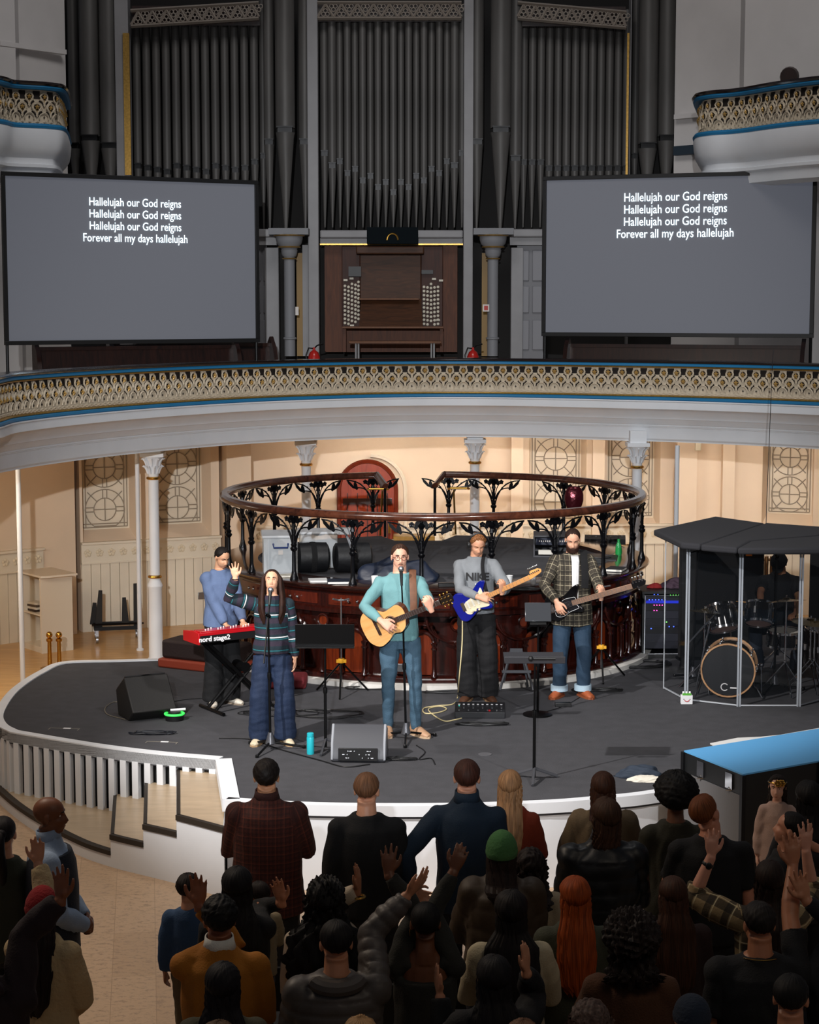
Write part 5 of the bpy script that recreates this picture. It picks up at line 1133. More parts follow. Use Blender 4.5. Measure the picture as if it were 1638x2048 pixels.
    if hair.get('locks'):      # long strands falling in front of the shoulders
        for q in (-1, 1):
            for k in range(9):
                x0 = q*(.062+.004*(k % 3)); x0 *= 1.1; P_ = [H((x0*.6, -.02+.01*k*.6, .10)), H((q*.088, -.030+.010*k, .03)), H((q*(.092+.002*k), -.035+.010*k, -.06))]; e = H((0, 0, 0))
                for jj in range(1, 6): z = -.08-(L+.0)*jj/5; P_.append(e+Vector((q*(.096+.006*sin(k*2+jj)+.003*k-.012*(jj > 3))*hs, (-.045+.006*k-.120*min(1, jj/2.5))*hs, z*hs)))
                i0 = len(m.v); m.tube(P_, [.008, .016, .018, .019, .02, .02, .015, .004], 8); pc += [(k*3+(ii % 8), ii//8*1.2, 5) for ii in range(len(m.v)-i0)]
    if st == 'bun' or hair.get('bun'):
        bp = hair.get('bun', (0, .10, .0)); i0 = len(m.v); c = H(bp); m.ell(c, (.036*hs, .034*hs, .034*hs), None, 18, 12); pc += [(v[0]*150, v[1]*60, v[2]*150) for v in m.v[i0:]]
    if hair.get('tail'):
        i0 = len(m.v); b = H((0, .10, .03)); m.tube([H((0, .07, .04)), H((0, .12, .03))]+[b+Vector((.01*sin(k), .045-.004*k, -.06*k))*hs for k in range(1, 7)], [.02, .025, .032, .034, .032, .028, .02, .006], 14); pc += [((ii % 14)*2, ii//14, 7) for ii in range(len(m.v)-i0)]
    ho = obj('hair', m, hm, bo, smooth=60 if st != 'afro' else 80); at = ho.data.attributes.new('pc', 'FLOAT_VECTOR', 'POINT'); at.data.foreach_set('vector', np.array(pc, dtype=np.float32).ravel())
    return ho
def head_shell(I, nm, mt, el0, th, top=0., smooth=60, frontup=0, par=None):
    """knitted hat or cap following the skull"""
    m = M(); H = I['H']
    def f(u, v):
        a = u*2*pi; e0 = R(el0+frontup*max(0, cos(a))); el = e0+(pi/2-e0)*v; t = th+.004*(v < .18)+top*max(0, v-.5)*2
        return H((sin(a)*cos(el)*(.0755+t), .012-cos(a)*cos(el)*(.0955+t), .030+sin(el)*(.0855+t)))
    m.grid(f, 48, 20, True); return obj(nm, m, mt, par or I['body'], smooth=smooth)
# ============================================================ THE BAND
def yaw_to(deg): return R(deg)
F_ = lambda px, py: G(px, py, 0.)
b1 = F_(546, 1486); SING = person('person singing at the left microphone with one raised hand, striped dark jumper and blue jeans', (b1.x, b1.y, 0), R(4), 1.60, True, 'e0ab8c', head=(-12, -4, 0), vox=.005, face=True,
    feet=((.12, 0), (-.13, .01)), arms={'r': dict(px=(471, 1156, -.18), pole=(-1, .2, -.4), d=(-.12, 0, 1), n=(.1, -1, 0), wd=True, c=.05, sp=.3), 'l': 'down'},
    top=dict(name='striped_jumper', mat=cloth_pattern('striped_knit', '16262f', [(2, 9.0, .42, .1, '2c2433', 1), (2, 9.0, .07, .55, '1f6f78', 1), (2, 4.5, .045, .2, 'e4e8ea', 1)]), hem=.90, ease=1.12, bulk=1.15), leg=dict(kind='wide', mat=cloth('152540', .8)), shoes=dict(col='cfc0a4', sole='a98b66', lace='f0efe8'),
    hair=dict(style='long', col='2a1710', len=.34, locks=True, line=2, th=.010, w=.8))
b2 = F_(800, 1470); GUIT = person('person in teal jumper and glasses singing and playing an acoustic guitar', (b2.x, b2.y, 0), R(8), 1.79, False, 'e2ab92', head=(4, -3, 0), vox=.005, face=True,
    feet=((.14, -.02, 0, 30), (-.10, .05, 0, -8)), arms={'r': dict(px=(762, 1242, -.36), pole=(-1, .3, -.2), d=(.75, -.15, -.5), n=(-.1, .9, -.3), wd=True, c=.45), 'l': dict(px=(862, 1219, -.48), pole=(.7, .3, -1), d=(-.35, -.2, .8), n=(-.5, .75, .1), wd=True, c=.95, sp=.05)},
    top=dict(name='teal_jumper', col='6a979b', hem=.87, ease=1.03, bulk=1.0), leg=dict(kind='slim', mat=cloth('3d586b', .8, bump=.4)), shoes=dict(col='b08a6c', sole='c2a587', lace='7c5a44'), hair=dict(style='short', col='3a251a', quiff=.018, th=.011, line=-3))
b3 = F_(952, 1401); ELEC = person('person in grey sweatshirt and headphones playing a blue electric guitar', (b3.x, b3.y+.02, 0), R(-2), 1.72, False, 'd09a7c', head=(30, 12, 0), vox=.005, face='closed',
    feet=((.12, 0), (-.08, -.02)), arms={'r': dict(px=(957, 1194, -.34), pole=(-1, .3, -.3), d=(.8, -.2, -.1), n=(0, .9, -.4), wd=True, c=.5), 'l': dict(px=(1004, 1184, -.38), pole=(.8, .2, -1), d=(.0, -.2, .9), n=(-.6, .7, .1), wd=True, c=.95, sp=.05)},
    top=dict(name='grey_sweatshirt', col='7c8084', hem=.90, ease=1.10, bulk=1.12), leg=dict(kind='wide', col='0d0d10'), shoes=dict(col='4d3020', sole='9a7a5a', lace='2a1a12'), hair=dict(style='curly', col='7a4f2e', len=0, th=.013, frizz=.6))
b4 = F_(1142, 1393); BASS = person('person with beard in an open checked shirt playing a black bass guitar', (b4.x, b4.y, 0), R(4), 1.74, False, 'd9a488', head=(24, -6, 0), vox=.005, face='closed',
    feet=((.12, 0, 0, 22), (-.12, 0, 0, -35)), arms={'r': dict(px=(1113, 1203, -.33), pole=(-1, .4, -.2), d=(.35, -.2, -.9), n=(.4, .8, 0), wd=True, c=.4), 'l': dict(px=(1203, 1197, -.42), pole=(.9, .2, -.8), d=(.0, -.1, .9), n=(-.6, .7, 0), wd=True, c=.95, sp=.05)},
    top=dict(name='checked_shirt', mat=cloth_pattern('brown_check', '3a342b', [(0, 22, .10, 0, 'b3a88e', .75), (2, 20, .10, 0, 'b3a88e', .75), (0, 11, .25, .2, '1a1712', .6), (2, 10, .25, .2, '1a1712', .6)]), hem=.74, ease=1.14, bulk=1.12, flare=1.12), leg=dict(kind='regular', mat=cloth('22384d', .8), cuff='a5bccb'),
    shoes=dict(col='a1532f', sole='8a4a2c', lace='5a2c18', high=.02), hair=dict(style='short', col='2a1a14', th=.008, line=5))
b5 = F_(443, 1408); KEYS = person('person in pale blue jumper standing at the red keyboard', (b5.x, b5.y, 0), R(32), 1.60, True, 'c99878', head=(26, 8, 0), vox=.0055, face='closed',
    feet=((.10, 0), (-.10, .02)), arms={'r': dict(px=(452, 1252, -.20), pole=(-.4, .7, -1), d=(.55, -.6, -.3), n=(0, -.2, -1), wd=True, c=.35), 'l': dict(px=(486, 1246, -.16), pole=(.4, .7, -1), d=(.5, -.7, -.3), n=(0, -.2, -1), wd=True, c=.35)},
    top=dict(name='blue_jumper', col='5a6c8e', hem=.86, ease=1.18, bulk=1.25), leg=dict(kind='wide', col='121214'), shoes=dict(col='d0c8ba', sole='8a7c6c', lace='f0efe8'), hair=dict(style='bun', col='15100e', bun=(0, .095, -.03)))
b6 = G(1585, 1385, 0.); DRUM = person('person in black cap and black T-shirt seated at the drum kit', (b6.x+.12, 19.95, 0), R(-14), 1.74, False, 'a87457', head=(38, -6, 0), vox=.006, face=False, lean=14, sit=.40,
    feet=((.2, -.40), (-.2, -.38)), arms={'r': dict(px=(1521, 1213, -.62), pole=(-1, .3, -.6), d=(.1, -.9, -.2), n=(0, -.2, -1), wd=True, c=1.2, sp=.02), 'l': dict(px=(1592, 1236, -.66), pole=(1, .2, -.6), d=(-.6, -.6, -.2), n=(0, -.2, -1), wd=True, c=1.2, sp=.02)},
    top=dict(name='black_t_shirt', col='141416', sleeve='short', hem=.9, ease=1.08), leg=dict(kind='regular', col='1c2430'), shoes=dict(col='1a1a1a'), hair=dict(style='short', col='1a1210'))
head_shell(DRUM, 'cap', cloth('15161a'), 8, .018, .006)
m = M(); H = DRUM['H']; m.grid(lambda u, v: H((.068*sin((u-.5)*pi*.9)*(1), -.085-.075*cos((u-.5)*pi)*v, .060-.012*v-.012*abs(u-.5)*2)), 14, 4); o = obj('cap_peak', m, cloth('15161a'), DRUM['body']); sd = o.modifiers.new('s', 'SOLIDIFY'); sd.thickness = .004
# glasses, moustache, beard, headphones, bracelet, T-shirt under the open shirt, lettering on the sweatshirt
H = GUIT['H']; m = M()
for sg in (-1, 1):
    m.tube([H((sg*.031+.022*cos(a), -.090+.010*abs(cos(a))*(sg*cos(a)>0), .006+.019*sin(a))) for a in [2*pi*i/16 for i in range(16)]], .0022, 5, closed=True); m.tube([H((sg*.053, -.080, .012)), H((sg*.079, -.01, .010))], .0018, 5)
m.tube([H((-.009, -.094, .010)), H((.009, -.094, .010))], .002, 5); obj('glasses', m, mat('glasses_frame', '5a2a18', .3), GUIT['body'])
m = M(); m.tube([H((-.024, -.079, -.057)), H((-.010, -.090, -.049)), H((.010, -.090, -.049)), H((.024, -.079, -.057))], [(.002, .002), (.0045, .004), (.0045, .004), (.002, .002)], 7); obj('moustache', m, hair_mat('5a3424'), GUIT['body'])
def beard(I, col):
    H = I['H']; m = M()
    def f(u, v):
        a = (u-.5)*2*R(78); z = -.048-.062*v+.03*(abs(u-.5)*2)**2*(1-v); r = 1-.10*v; y = -.018-.070*cos(a)*r*(1-.12*v); return H((.066*sin(a)*r, y-.008*(1-(abs(u-.5)*2)**4), z+.006*sin(u*60)*(v > .9)))
    m.grid(f, 30, 8); m.tube([H((-.026, -.079, -.062)), H((-.011, -.090, -.050)), H((.011, -.090, -.050)), H((.026, -.079, -.062))], [(.003, .003), (.006, .005), (.006, .005), (.003, .003)], 7)
    o = obj('beard', m, hair_mat(col), I['body']); 
    sd = o.modifiers.new('s', 'SOLIDIFY'); sd.thickness = .008
beard(BASS, '38211a')
H = ELEC['H']; m = M(); m.tube([H((.100*cos(a), .01+.012*sin(a), .012+.128*sin(a))) for a in [pi*i/16 for i in range(17)]], (.011, .006), 8)
for sg in (-1, 1): m.lathe([(0, -.014), (.036, -.014), (.040, 0), (.036, .014), (0, .014)], H((sg*.094, .012, -.004)), 20, frame(ELEC['Hm'] @ Vector((1, 0, 0))))
tag(obj('headphones', m, BLACK, loc=ELEC['root'].location, rot=(0, 0, R(-2))), 'black over-ear headphones worn by the blue guitar player', 'headphones')
m = M(); w_ = SING['A']['r'][2]; m.tube([w_+Vector((.028*cos(a), .028*sin(a), -.01)) for a in [2*pi*i/14 for i in range(14)]], .004, 6, closed=True); obj('bracelet', m, BLACK, SING['body'])
# white T-shirt strip and dark placket of the open shirt
I = BASS; T = I['T']; s = I['s']
m = M(); m.grid(lambda u, v: T(((u-.5)*(.05+.03*v)+.01, -(.150+.010*sin(v*pi)-.06*(v > .93)*(v-.93)*14)+.012*abs(u-.5)*2, .80+v*.65)), 6, 24); o = obj('white_t_shirt', m, cloth('e6e6e6'), I['root']); sd = o.modifiers.new('s', 'SOLIDIFY'); sd.thickness = .02
def text_on(body, txt, size, mt, par, loc, rot, curve_r=None, ext=.002, name='lettering', sx=1.):
    cu = bpy.data.curves.new('t', 'FONT'); cu.body = txt; cu.size = size; cu.align_x = 'CENTER'; cu.extrude = ext; cu.resolution_u = 3; cu.offset = size*.028
    o = bpy.data.objects.new('t', cu); COL.objects.link(o); dg = bpy.context.evaluated_depsgraph_get(); me = bpy.data.meshes.new_from_object(o.evaluated_get(dg)); bpy.data.objects.remove(o)
    co = get_co(me); co[:, 0] *= sx
    if curve_r: co[:, 2] -= (co[:, 0]**2)/(2*curve_r)
    set_co(me, co); me.materials.clear(); me.materials.append(mt); q = bpy.data.objects.new(name, me); COL.objects.link(q)
    if par: q.parent = par
    q.location = loc; q.rotation_euler = rot; return q
I = ELEC; T = I['T']; p = T((.01, -.136, 1.245)); text_on(None, 'NIKE', .105, mat('print_black', '111114', .6), I['root'], p, (R(86), 0, 0), .28, .004, 'chest_print', 1.02)
m = M(); p = T((.02, -.148, 1.205)); m.add([p+Vector(v) for v in ((-.035, 0, .004), (-.022, 0, -.012), (.04, 0, .014), (-.018, 0, -.002), (-.028, 0, .012))], [(0, 1, 2, 3, 4)]); obj('swoosh_print', m, mat('print_white', 'e8e8ea', .6), I['root'], smooth=0, fixn=False)
# ---- guitars: built flat in the XZ plane, neck along +X, front facing -Y
def guitar(kind, lab, nut, but, py, droll=0):
    """but, nut: world points of the body end and headstock end"""
    a, b = Vector(but), Vector(nut); L = (b-a).length; x = (b-a).normalized(); yb = Vector((0, 1, 0)); yb = (yb-x*yb.dot(x)).normalized(); z = x.cross(yb); rm = Matrix((x, yb, z)).transposed() @ Matrix.Rotation(droll, 3, 'X')
    root = bpy.data.objects.new(dict(ac='acoustic_guitar', el='electric_guitar', ba='bass_guitar')[kind], None); COL.objects.link(root); root.location = a; root.rotation_euler = rm.to_euler(); tag(root, lab, 'guitar')
    k = L
    def outline(keys, n=8): return [(p.x, p.y) for p in spl([(x_*k, z_*k, 0) for x_, z_ in keys], n, True)]
    MX = Matrix(((1, 0, 0), (0, 0, -1), (0, 1, 0)))    # (x,y)->(x,z)
    if kind == 'ac':
        K = [(0, 0), (.02, .12), (.10, .185), (.20, .17), (.28, .118), (.36, .125), (.43, .135), (.475, .09), (.482, .03), (.475, -.02), (.455, -.045), (.43, -.095), (.37, -.13), (.29, -.12), (.20, -.17), (.10, -.19), (.02, -.12)]
        side = mat('guitar_side', '5a2c17', .25, coat=.5); topm = wood('spruce_top', 'd79a56', 'e6b273', .3, .5, 2, (1, 6, 8)); ol_ = outline(K)
        m = M(); m.prism(ol_, -.05, .045, MX); obj('body', m, side, root, bevel=.004); m = M(); m.prism([(x_*.995+.002, z_*.99) for x_, z_ in ol_], .044, .050, MX); obj('top', m, topm, root)
        m = M(); c = .31*k; m.prism([(c+.048*cos(t), .048*sin(t)) for t in [2*pi*i/24 for i in range(24)]], .0495, .051, MX); obj('sound_hole', m, mat('sound_hole', '140a06', .8), root)
        m = M(); m.tube([(c+.056*cos(t), -.051, .056*sin(t)) for t in [2*pi*i/24 for i in range(24)]], .004, 5, closed=True); obj('rosette', m, mat('rosette_brown', '5a3520', .4), root)
        m = M(); m.box((.155*k, -.055, 0), (.025, .012, .15)); obj('bridge', m, DARKW, root); nk0, nk1, fw, hw = .38, .86, .028, .022; fb = wood('rosewood', '2a1710', '3a2218', .4); nky = -.055; hd = mat('black_headstock', '120d0b', .2, coat=.5); pegs = 6
    else:
        if kind == 'el':
            K = [(0, .01), (.01, .10), (.07, .15), (.14, .135), (.20, .10), (.27, .125), (.34, .165), (.395, .165), (.41, .14), (.36, .075), (.345, .02), (.36, -.03), (.385, -.09), (.37, -.125), (.31, -.115), (.24, -.09), (.16, -.125), (.08, -.15), (.02, -.11)]
            bm_ = mat('blue_lacquer', '101a7a', .12, coat=.8); pgm = mat('cream_pickguard', 'd9cdb0', .3); pk = [(.10, -.06), (.12, .02), (.20, .05), (.30, .075), (.345, .11), (.35, .06), (.335, 0), (.35, -.05), (.36, -.09), (.30, -.085), (.22, -.07), (.15, -.10)]; nk = wood('maple', 'd9924e', 'e5a661', .3, .4, 2, (1, 6, 6)); fb = nk; hd = nk; nk0, nk1, fw, hw = .33, .85, .027, .021; pegs = 6
        else:
            K = [(0, .01), (.01, .08), (.06, .12), (.12, .11), (.18, .08), (.24, .10), (.30, .135), (.36, .15), (.375, .125), (.33, .06), (.315, .01), (.325, -.04), (.345, -.085), (.33, -.105), (.27, -.095), (.20, -.085), (.12, -.12), (.06, -.125), (.01, -.09)]
            bm_ = mat('black_lacquer', '08080a', .1, coat=.8); pgm = mat('black_guard', '1a1a1d', .25); pk = [(.14, .02), (.20, .05), (.27, .05), (.31, .04), (.30, -.02), (.31, -.06), (.22, -.075), (.14, -.10), (.08, -.08), (.09, -.02)]; fb = wood('maple_dark', '8c6a52', 'a58068', .4, .2, 2, (1, 6, 6)); hd = bm_; nk0, nk1, fw, hw = .29, .86, .030, .024; pegs = 5
        m = M(); m.prism(outline(K), -.02, .022, MX); obj('body', m, bm_, root, bevel=.008); m = M(); m.prism([(p.x, p.y) for p in spl([(x_*k, z_*k, 0) for x_, z_ in pk], 5, True)], .021, .026, MX); obj('pickguard', m, pgm, root)
        m = M(); xs = (.16, .215, .27) if kind == 'el' else (.16,); [m.box((x_*k, -.029, 0), (.018 if kind == 'el' else .045, .01, .075 if kind == 'el' else .09)) for x_ in xs]; obj('pickup', m, mat('pickup_white', 'e0dccf', .3) if kind == 'el' else BLACK, root)
        m = M(); m.box(((.105 if kind == 'el' else .05)*k, -.03, 0), (.035 if kind == 'el' else .075, .014, .085)); obj('bridge', m, CHROME, root)
        m = M(); [m.lathe([(0, .022), (.010, .020), (.011, 0)], (x_*k, -.026, z_*k), 12, Matrix.Rotation(pi/2, 3, 'X')) for x_, z_ in (((.17, -.075), (.21, -.08), (.25, -.085)) if kind == 'el' else ((.12, -.08), (.16, -.075), (.20, -.07)))]; obj('knobs', m, pgm if kind == 'el' else CHROME, root); nky = -.030
        if kind == 'ba': m = M(); m.tube([(p.x, -.027, p.y) for p in spl([(x_*k, z_*k, 0) for x_, z_ in pk], 5, True)], .002, 4, closed=True); obj('guard_edge', m, mat('print_white', '', 0), root)
    m = M(); m.box(((nk0+nk1)/2*k, nky+.012, 0), ((nk1-nk0)*k, .022, hw*2)); m.box(((nk0-.02+nk1)/2*k, nky-.001, 0), ((nk1-nk0+.03)*k, .008, fw*1.7)); obj('neck', m, fb, root, bevel=.002)
    m = M(); n = 20 if kind != 'ac' else 17
    for i in range(n): x_ = nk1-(nk1-nk0+.0)*(1-2**(-i/12*1.15))*1.43; m.box((max(nk0-.01, x_)*k, nky-.006, 0), (.0022, .003, fw*1.65))
    obj('frets', m, STEEL, root)
    m = M(); ns = 6 if kind != 'ba' else 5
    for i in range(ns): z_ = (i-(ns-1)/2)/(ns-1)*fw*1.35; m.tube([((.155 if kind == 'ac' else (.10 if kind == 'el' else .05))*k, nky-.012, z_*1.3), (nk1*k, nky-.008, z_)], .0008 if kind != 'ba' else .0014, 4, caps=False)
    obj('strings', m, STEEL, root)
    m = M()
    hp = dict(ac=[(.855, .024), (.87, .036), (.99, .042), (1., .0), (.99, -.042), (.87, -.036), (.855, -.024)], el=[(.85, .022), (.87, .03), (.89, .055), (.97, .05), (1., .03), (.995, .005), (.97, -.005), (.93, -.012), (.87, -.022), (.85, -.022)], ba=[(.855, .022), (.87, .04), (.93, .045), (.985, .035), (1, .01), (.985, -.02), (.93, -.028), (.87, -.035), (.855, -.022)])[kind]
    m.prism([(x_*k, z_) for x_, z_ in hp], -.006, .010, MX, (0, nky+.02, 0)); obj('headstock', m, hd, root, bevel=.002)
    m = M()
    for i in range(pegs):
        if kind == 'ac': x_, z_ = .885+.04*(i//2), .045*(1 if i % 2 else -1)
        elif kind == 'el': x_, z_ = .875+.02*i, .062
        else: x_, z_ = .885+.03*(i % 4 if i < 4 else 1), (.06 if i < 4 else -.045)
        m.tube([(x_*k, nky+.018, z_*.7), (x_*k, nky+.018, z_*1.15)], .004, 6); m.ell((x_*k, nky+.018, z_*1.25), (.010, .006, .009)); m.lathe([(0, .012), (.007, .011), (.007, 0)], (x_*k, nky+.008, z_*.45), 8, Matrix.Rotation(pi/2, 3, 'X'))
    obj('tuning_pegs', m, CHROME if kind != 'ac' else BRASS, root)
    return root
def two(px0, px1, Y0, L, sgn=-1):
    """second point found along its own sight line at distance L, nearer than the first if sgn<0"""
    a = PD(px0[0], px0[1], Y0); lo, hi = 0, 1.2
    for _ in range(40):
        mid = (lo+hi)/2; b = PD(px1[0], px1[1], Y0+sgn*mid)
        if (b-a).length < L: lo = mid
        else: hi = mid
    return a, PD(px1[0], px1[1], Y0+sgn*lo)
yb = b2.y-.16; a, b = two((731, 1262), (908, 1191), yb+.02, .93); guitar('ac', 'natural wood acoustic guitar held by the person in the teal jumper', b, a, yb)
yb = b3.y-.20; a, b = two((911, 1221), (1085, 1143), yb, .97); guitar('el', 'blue electric guitar with cream pickguard held by the person in the grey sweatshirt', b, a, yb, R(-8))
yb = b4.y-.20; a, b = two((1094, 1219), (1293, 1163), yb, 1.07); guitar('ba', 'black bass guitar held by the person in the checked shirt', b, a, yb)
def strap(I, pts, w_, mt, lab, cat='strap'):
    T = I['T']; P = spl([T(p) for p in pts], 6); m = M(); m.tube(P, (w_, .003), 8, sq=(1, 0, 0)); o = obj('guitar_strap', m, mt, loc=I['root'].location, rot=tuple(I['root'].rotation_euler)); tag(o, lab, cat)
strap(GUIT, [(.09, .10, 1.30), (.115, .03, 1.485), (.10, -.10, 1.42), (.10, -.155, 1.25), (.10, -.16, 1.12)], .032, mat('brown_leather', '6a4530', .6, var=.2, vs=20), 'brown leather strap of the acoustic guitar')
strap(ELEC, [(.06, .08, 1.35), (.08, .02, 1.49), (.06, -.12, 1.40), (.08, -.155, 1.22), (.11, -.17, 1.10)], .018, BLKCLOTH, 'thin black strap of the blue guitar')
strap(BASS, [(.09, .10, 1.30), (.115, .03, 1.485), (.10, -.10, 1.42), (.105, -.155, 1.25), (.10, -.16, 1.13)], .036, BLKCLOTH, 'wide black strap of the bass guitar')
# ============================================================ STAGE EQUIPMENT
def mic_stand(lab, base, top, mic=True, tripod=True, tip=None, drop=.3, rz=0):
    """base: floor point, top: pole top (world), tip: microphone point (world)"""
    b = Vector((base[0], base[1], 0)); r = thing('microphone_stand', lab, 'microphone stand', b, 0); t = Vector(top)-b
    m = M(); m.tube([(0, 0, .05), t*.55], .011, 10); m.tube([t*.5, t], .008, 8); m.lathe([(.016, 0), (.018, .03), (.016, .06)], t*.53, 10); obj('pole', m, BLACKM, r)
    if tripod:
        hub = M(); hub.lathe([(.02, .16), (.03, .12), (.045, .06), (.03, .05)], n=12); obj('hub', hub, mat('grey_hub', '5a5b60', .35, .5), r)
        for k in range(3): a = rz+k*2*pi/3; m = M(); m.tube([(.02*cos(a), .02*sin(a), .07), (.30*cos(a), .30*sin(a), .015)], .010, 8); m.lathe([(.016, 0), (.016, .02), (.01, .03)], (.30*cos(a), .30*sin(a), .0), 8); obj('leg', m, BLACKM, r)
    else: m = M(); m.lathe([(0, .0), (.13, 0), (.13, .012), (.02, .03), (.015, .06)], n=28); obj('base', m, BLACKM, r)
    if tip is not None:
        e = Vector(tip)-b; d = (e-t).normalized(); m = M(); m.tube([t-d*drop, e-d*.14], .007, 8); m.lathe([(.016, -.02), (.018, 0), (.016, .02)], t, 10, frame(d.orthogonal())); obj('boom', m, BLACKM, r)
    else: e = t+Vector((0, -.0, .15)); d = Vector((0, .25, 1)).normalized(); e = t+d*.16
    if mic:
        m = M(); m.tube([e-d*.16, e-d*.04, e-d*.03], [.011, .016, .018], 12); mo = obj('microphone', m, BLACK, r); m = M(); m.ell(e-d*.01, (.026, .026, .026)); obj('grille', m, STEEL, mo)
    return r
def off(I, v): return I['root'].matrix_basis @ Vector(v)
Yf = lambda px, py: G(px, py, 0.)
q = Yf(541, 1500); sm = SING['H']((0, -.12, -.07)); sw_ = Vector((b1.x, b1.y, 0))+Matrix.Rotation(R(4), 3, 'Z') @ sm
mic_stand('black microphone stand in front of the singer with the raised hand', (q.x, q.y), (q.x-.01, q.y+.0, 1.20), tip=(sw_.x, sw_.y-.03, sw_.z-.01), drop=.45, rz=.2)
q = Yf(812, 1480); gm = Vector((b2.x, b2.y, 0))+Matrix.Rotation(R(8), 3, 'Z') @ GUIT['H']((0, -.125, -.07))
mic_stand('black microphone stand in front of the person with the acoustic guitar', (q.x, q.y), (q.x-.03, q.y, 1.22), tip=(gm.x, gm.y-.03, gm.z), drop=.22, rz=.5)
q = Yf(1075, 1432)
# music stands
def music_stand(lab, base, h, W, H, tilt, rz=0, flat_base=False, col=BLACKM, legs='tri', mt=None, R_=.24):
    r = thing('music_stand', lab, 'music stand', (base.x, base.y, 0), rz); m = M(); m.tube([(0, 0, .03), (0, 0, h*.55)], .013, 10); m.tube([(0, 0, h*.5), (0, 0, h)], .009, 8); m.lathe([(.018, 0), (.02, .02), (.018, .05)], (0, 0, h*.55), 10); obj('pole', m, BLACKM, r)
    if flat_base: m = M(); m.lathe([(0, 0), (.14, 0), (.14, .014), (.02, .03)], n=28); obj('base', m, BLACKM, r)
    else:
        for k in range(3): a = k*2*pi/3+.4; m = M(); m.tube([(0, 0, .10), (R_*cos(a), R_*sin(a), .012)], (.016, .009), 8); obj('leg', m, mat('grey_hub', '', 0), r)
    Rm = Matrix.Rotation(R(tilt), 3, 'X'); m = M(); m.box(Vector((0, 0, h))+Rm @ Vector((0, 0, H/2)), (W, .006, H), Rm); m.box(Vector((0, 0, h))+Rm @ Vector((0, -.03, 0)), (W, .06, .008), Rm); obj('desk', m, mt or BLACKM, r, bevel=.003); return r
q = Yf(651, 1500); music_stand('black music stand standing beside the striped-jumper singer', Vector((q.x, q.y)), .93, .52, .20, 6)
q = Yf(1068, 1560); ms = music_stand('grey flat music stand alone at the front right of the stage', Vector((q.x, q.y)), .98, .50, .24, -78, mt=mat('grey_desk', '3c3c40', .45, .3), R_=.22)
m = M(); m.tube([(-.02, -.1, 1.04), (.16, -.1, 1.04)], .012, 8); m.ell((-.04, -.1, 1.04), .022); tag(obj('microphone', m, BLACK, loc=ms.location), 'black microphone lying on the front right music stand', 'microphone')
q = Yf(1075, 1430); st_ = music_stand('small tablet stand with round base left of the bass player', Vector((q.x, q.y)), .86, .16, .22, -28, flat_base=True)
m = M(); Rm = Matrix.Rotation(R(-28), 3, 'X'); m.box(Rm @ Vector((0, -.012, .12)), (.25, .012, .19), Rm); o = obj('tablet', m, mat('tablet_dark', '3a3c40', .15, coat=.5), loc=(q.x, q.y, .88), rot=(0, 0, 0), bevel=.004); tag(o, 'dark tablet resting on the small stand left of the bass player', 'tablet')
# instrument stands behind the players
def inst_stand(px, py, h, lab, rz=0):
    q = Yf(px, py); r = thing('instrument_stand', lab, 'instrument stand', (q.x, q.y, 0), rz, None); m = M(); m.tube([(0, 0, .12), (0, 0, h)], .007, 8); m.tube([(-.08, -.06, h), (-.03, 0, h-.02), (.03, 0, h-.02), (.08, -.06, h)], .009, 8); obj('pole', m, STEEL, r)
    m = M(); m.lathe([(.03, -.02), (.036, 0), (.03, .025)], (0, 0, .34), 12); m.box((0, -.01, .34), (.10, .03, .03)); obj('yellow_clamp', m, mat('stand_yellow', 'd9a02c', .4), r)
    for k in range(3): a = k*2*pi/3+.5; m = M(); m.tube([(0, 0, .33), (.30*cos(a), .30*sin(a), .012)], .010, 8); obj('leg', m, BLACKM, r)
inst_stand(683, 1388, .98, 'tripod instrument stand with yellow clamp between the two singers'); inst_stand(1202, 1358, 1.0, 'tripod instrument stand with yellow clamp right of the bass player')
q = Yf(1032, 1380); r = thing('instrument_stand', 'folded grey A-frame guitar stand behind the flat music stand', 'instrument stand', (q.x, q.y, 0)); 
for s in (-1, 1): m = M(); m.tube([(s*.05, .02, .42), (s*.17, -.1, .02)], .013, 6); m.tube([(s*.05, .02, .42), (s*.13, .12, .01)], .010, 6); obj('leg', m, GR, r)
m = M(); m.box((0, .01, .40), (.13, .03, .06)); obj('head_block', m, GR, r, bevel=.005); m = M(); m.box((0, -.05, .2), (.30, .03, .03)); obj('cradle', m, GR, r, bevel=.005)
# keyboard
E0 = PD(397, 1291, 17.45); kl = thing('stage_keyboard', 'red stage keyboard with white lettering on its back edge', 'keyboard', (E0.x, E0.y, E0.z), R(33))
RED = mat('keyboard_red', 'b5121c', .25, coat=.5); KL = 1.05
m = M(); m.prism([(0, 0), (0, .115), (.12, .125), (.33, .10), (.33, 0)], 0, .02, Matrix(((0, 0, 1), (1, 0, 0), (0, 1, 0)))); obj('end_cheek', m, RED, kl, bevel=.004)
m = M(); m.prism([(0, 0), (0, .115), (.12, .125), (.33, .10), (.33, 0)], KL-.02, KL, Matrix(((0, 0, 1), (1, 0, 0), (0, 1, 0)))); obj('end_cheek', m, RED, kl, bevel=.004)
m = M(); m.prism([(.005, .015), (.005, .10), (.12, .115), (.19, .112), (.19, .07), (.325, .065), (.325, .01)], .02, KL-.02, Matrix(((0, 0, 1), (1, 0, 0), (0, 1, 0)))); obj('chassis', m, BLACK, kl)
m = M(); m.box((KL/2, .07, .122), (KL-.04, .13, .012)); m.box((KL/2, .004, .10), (KL-.03, .008, .03)); obj('top_panel', m, RED, kl, bevel=.002)
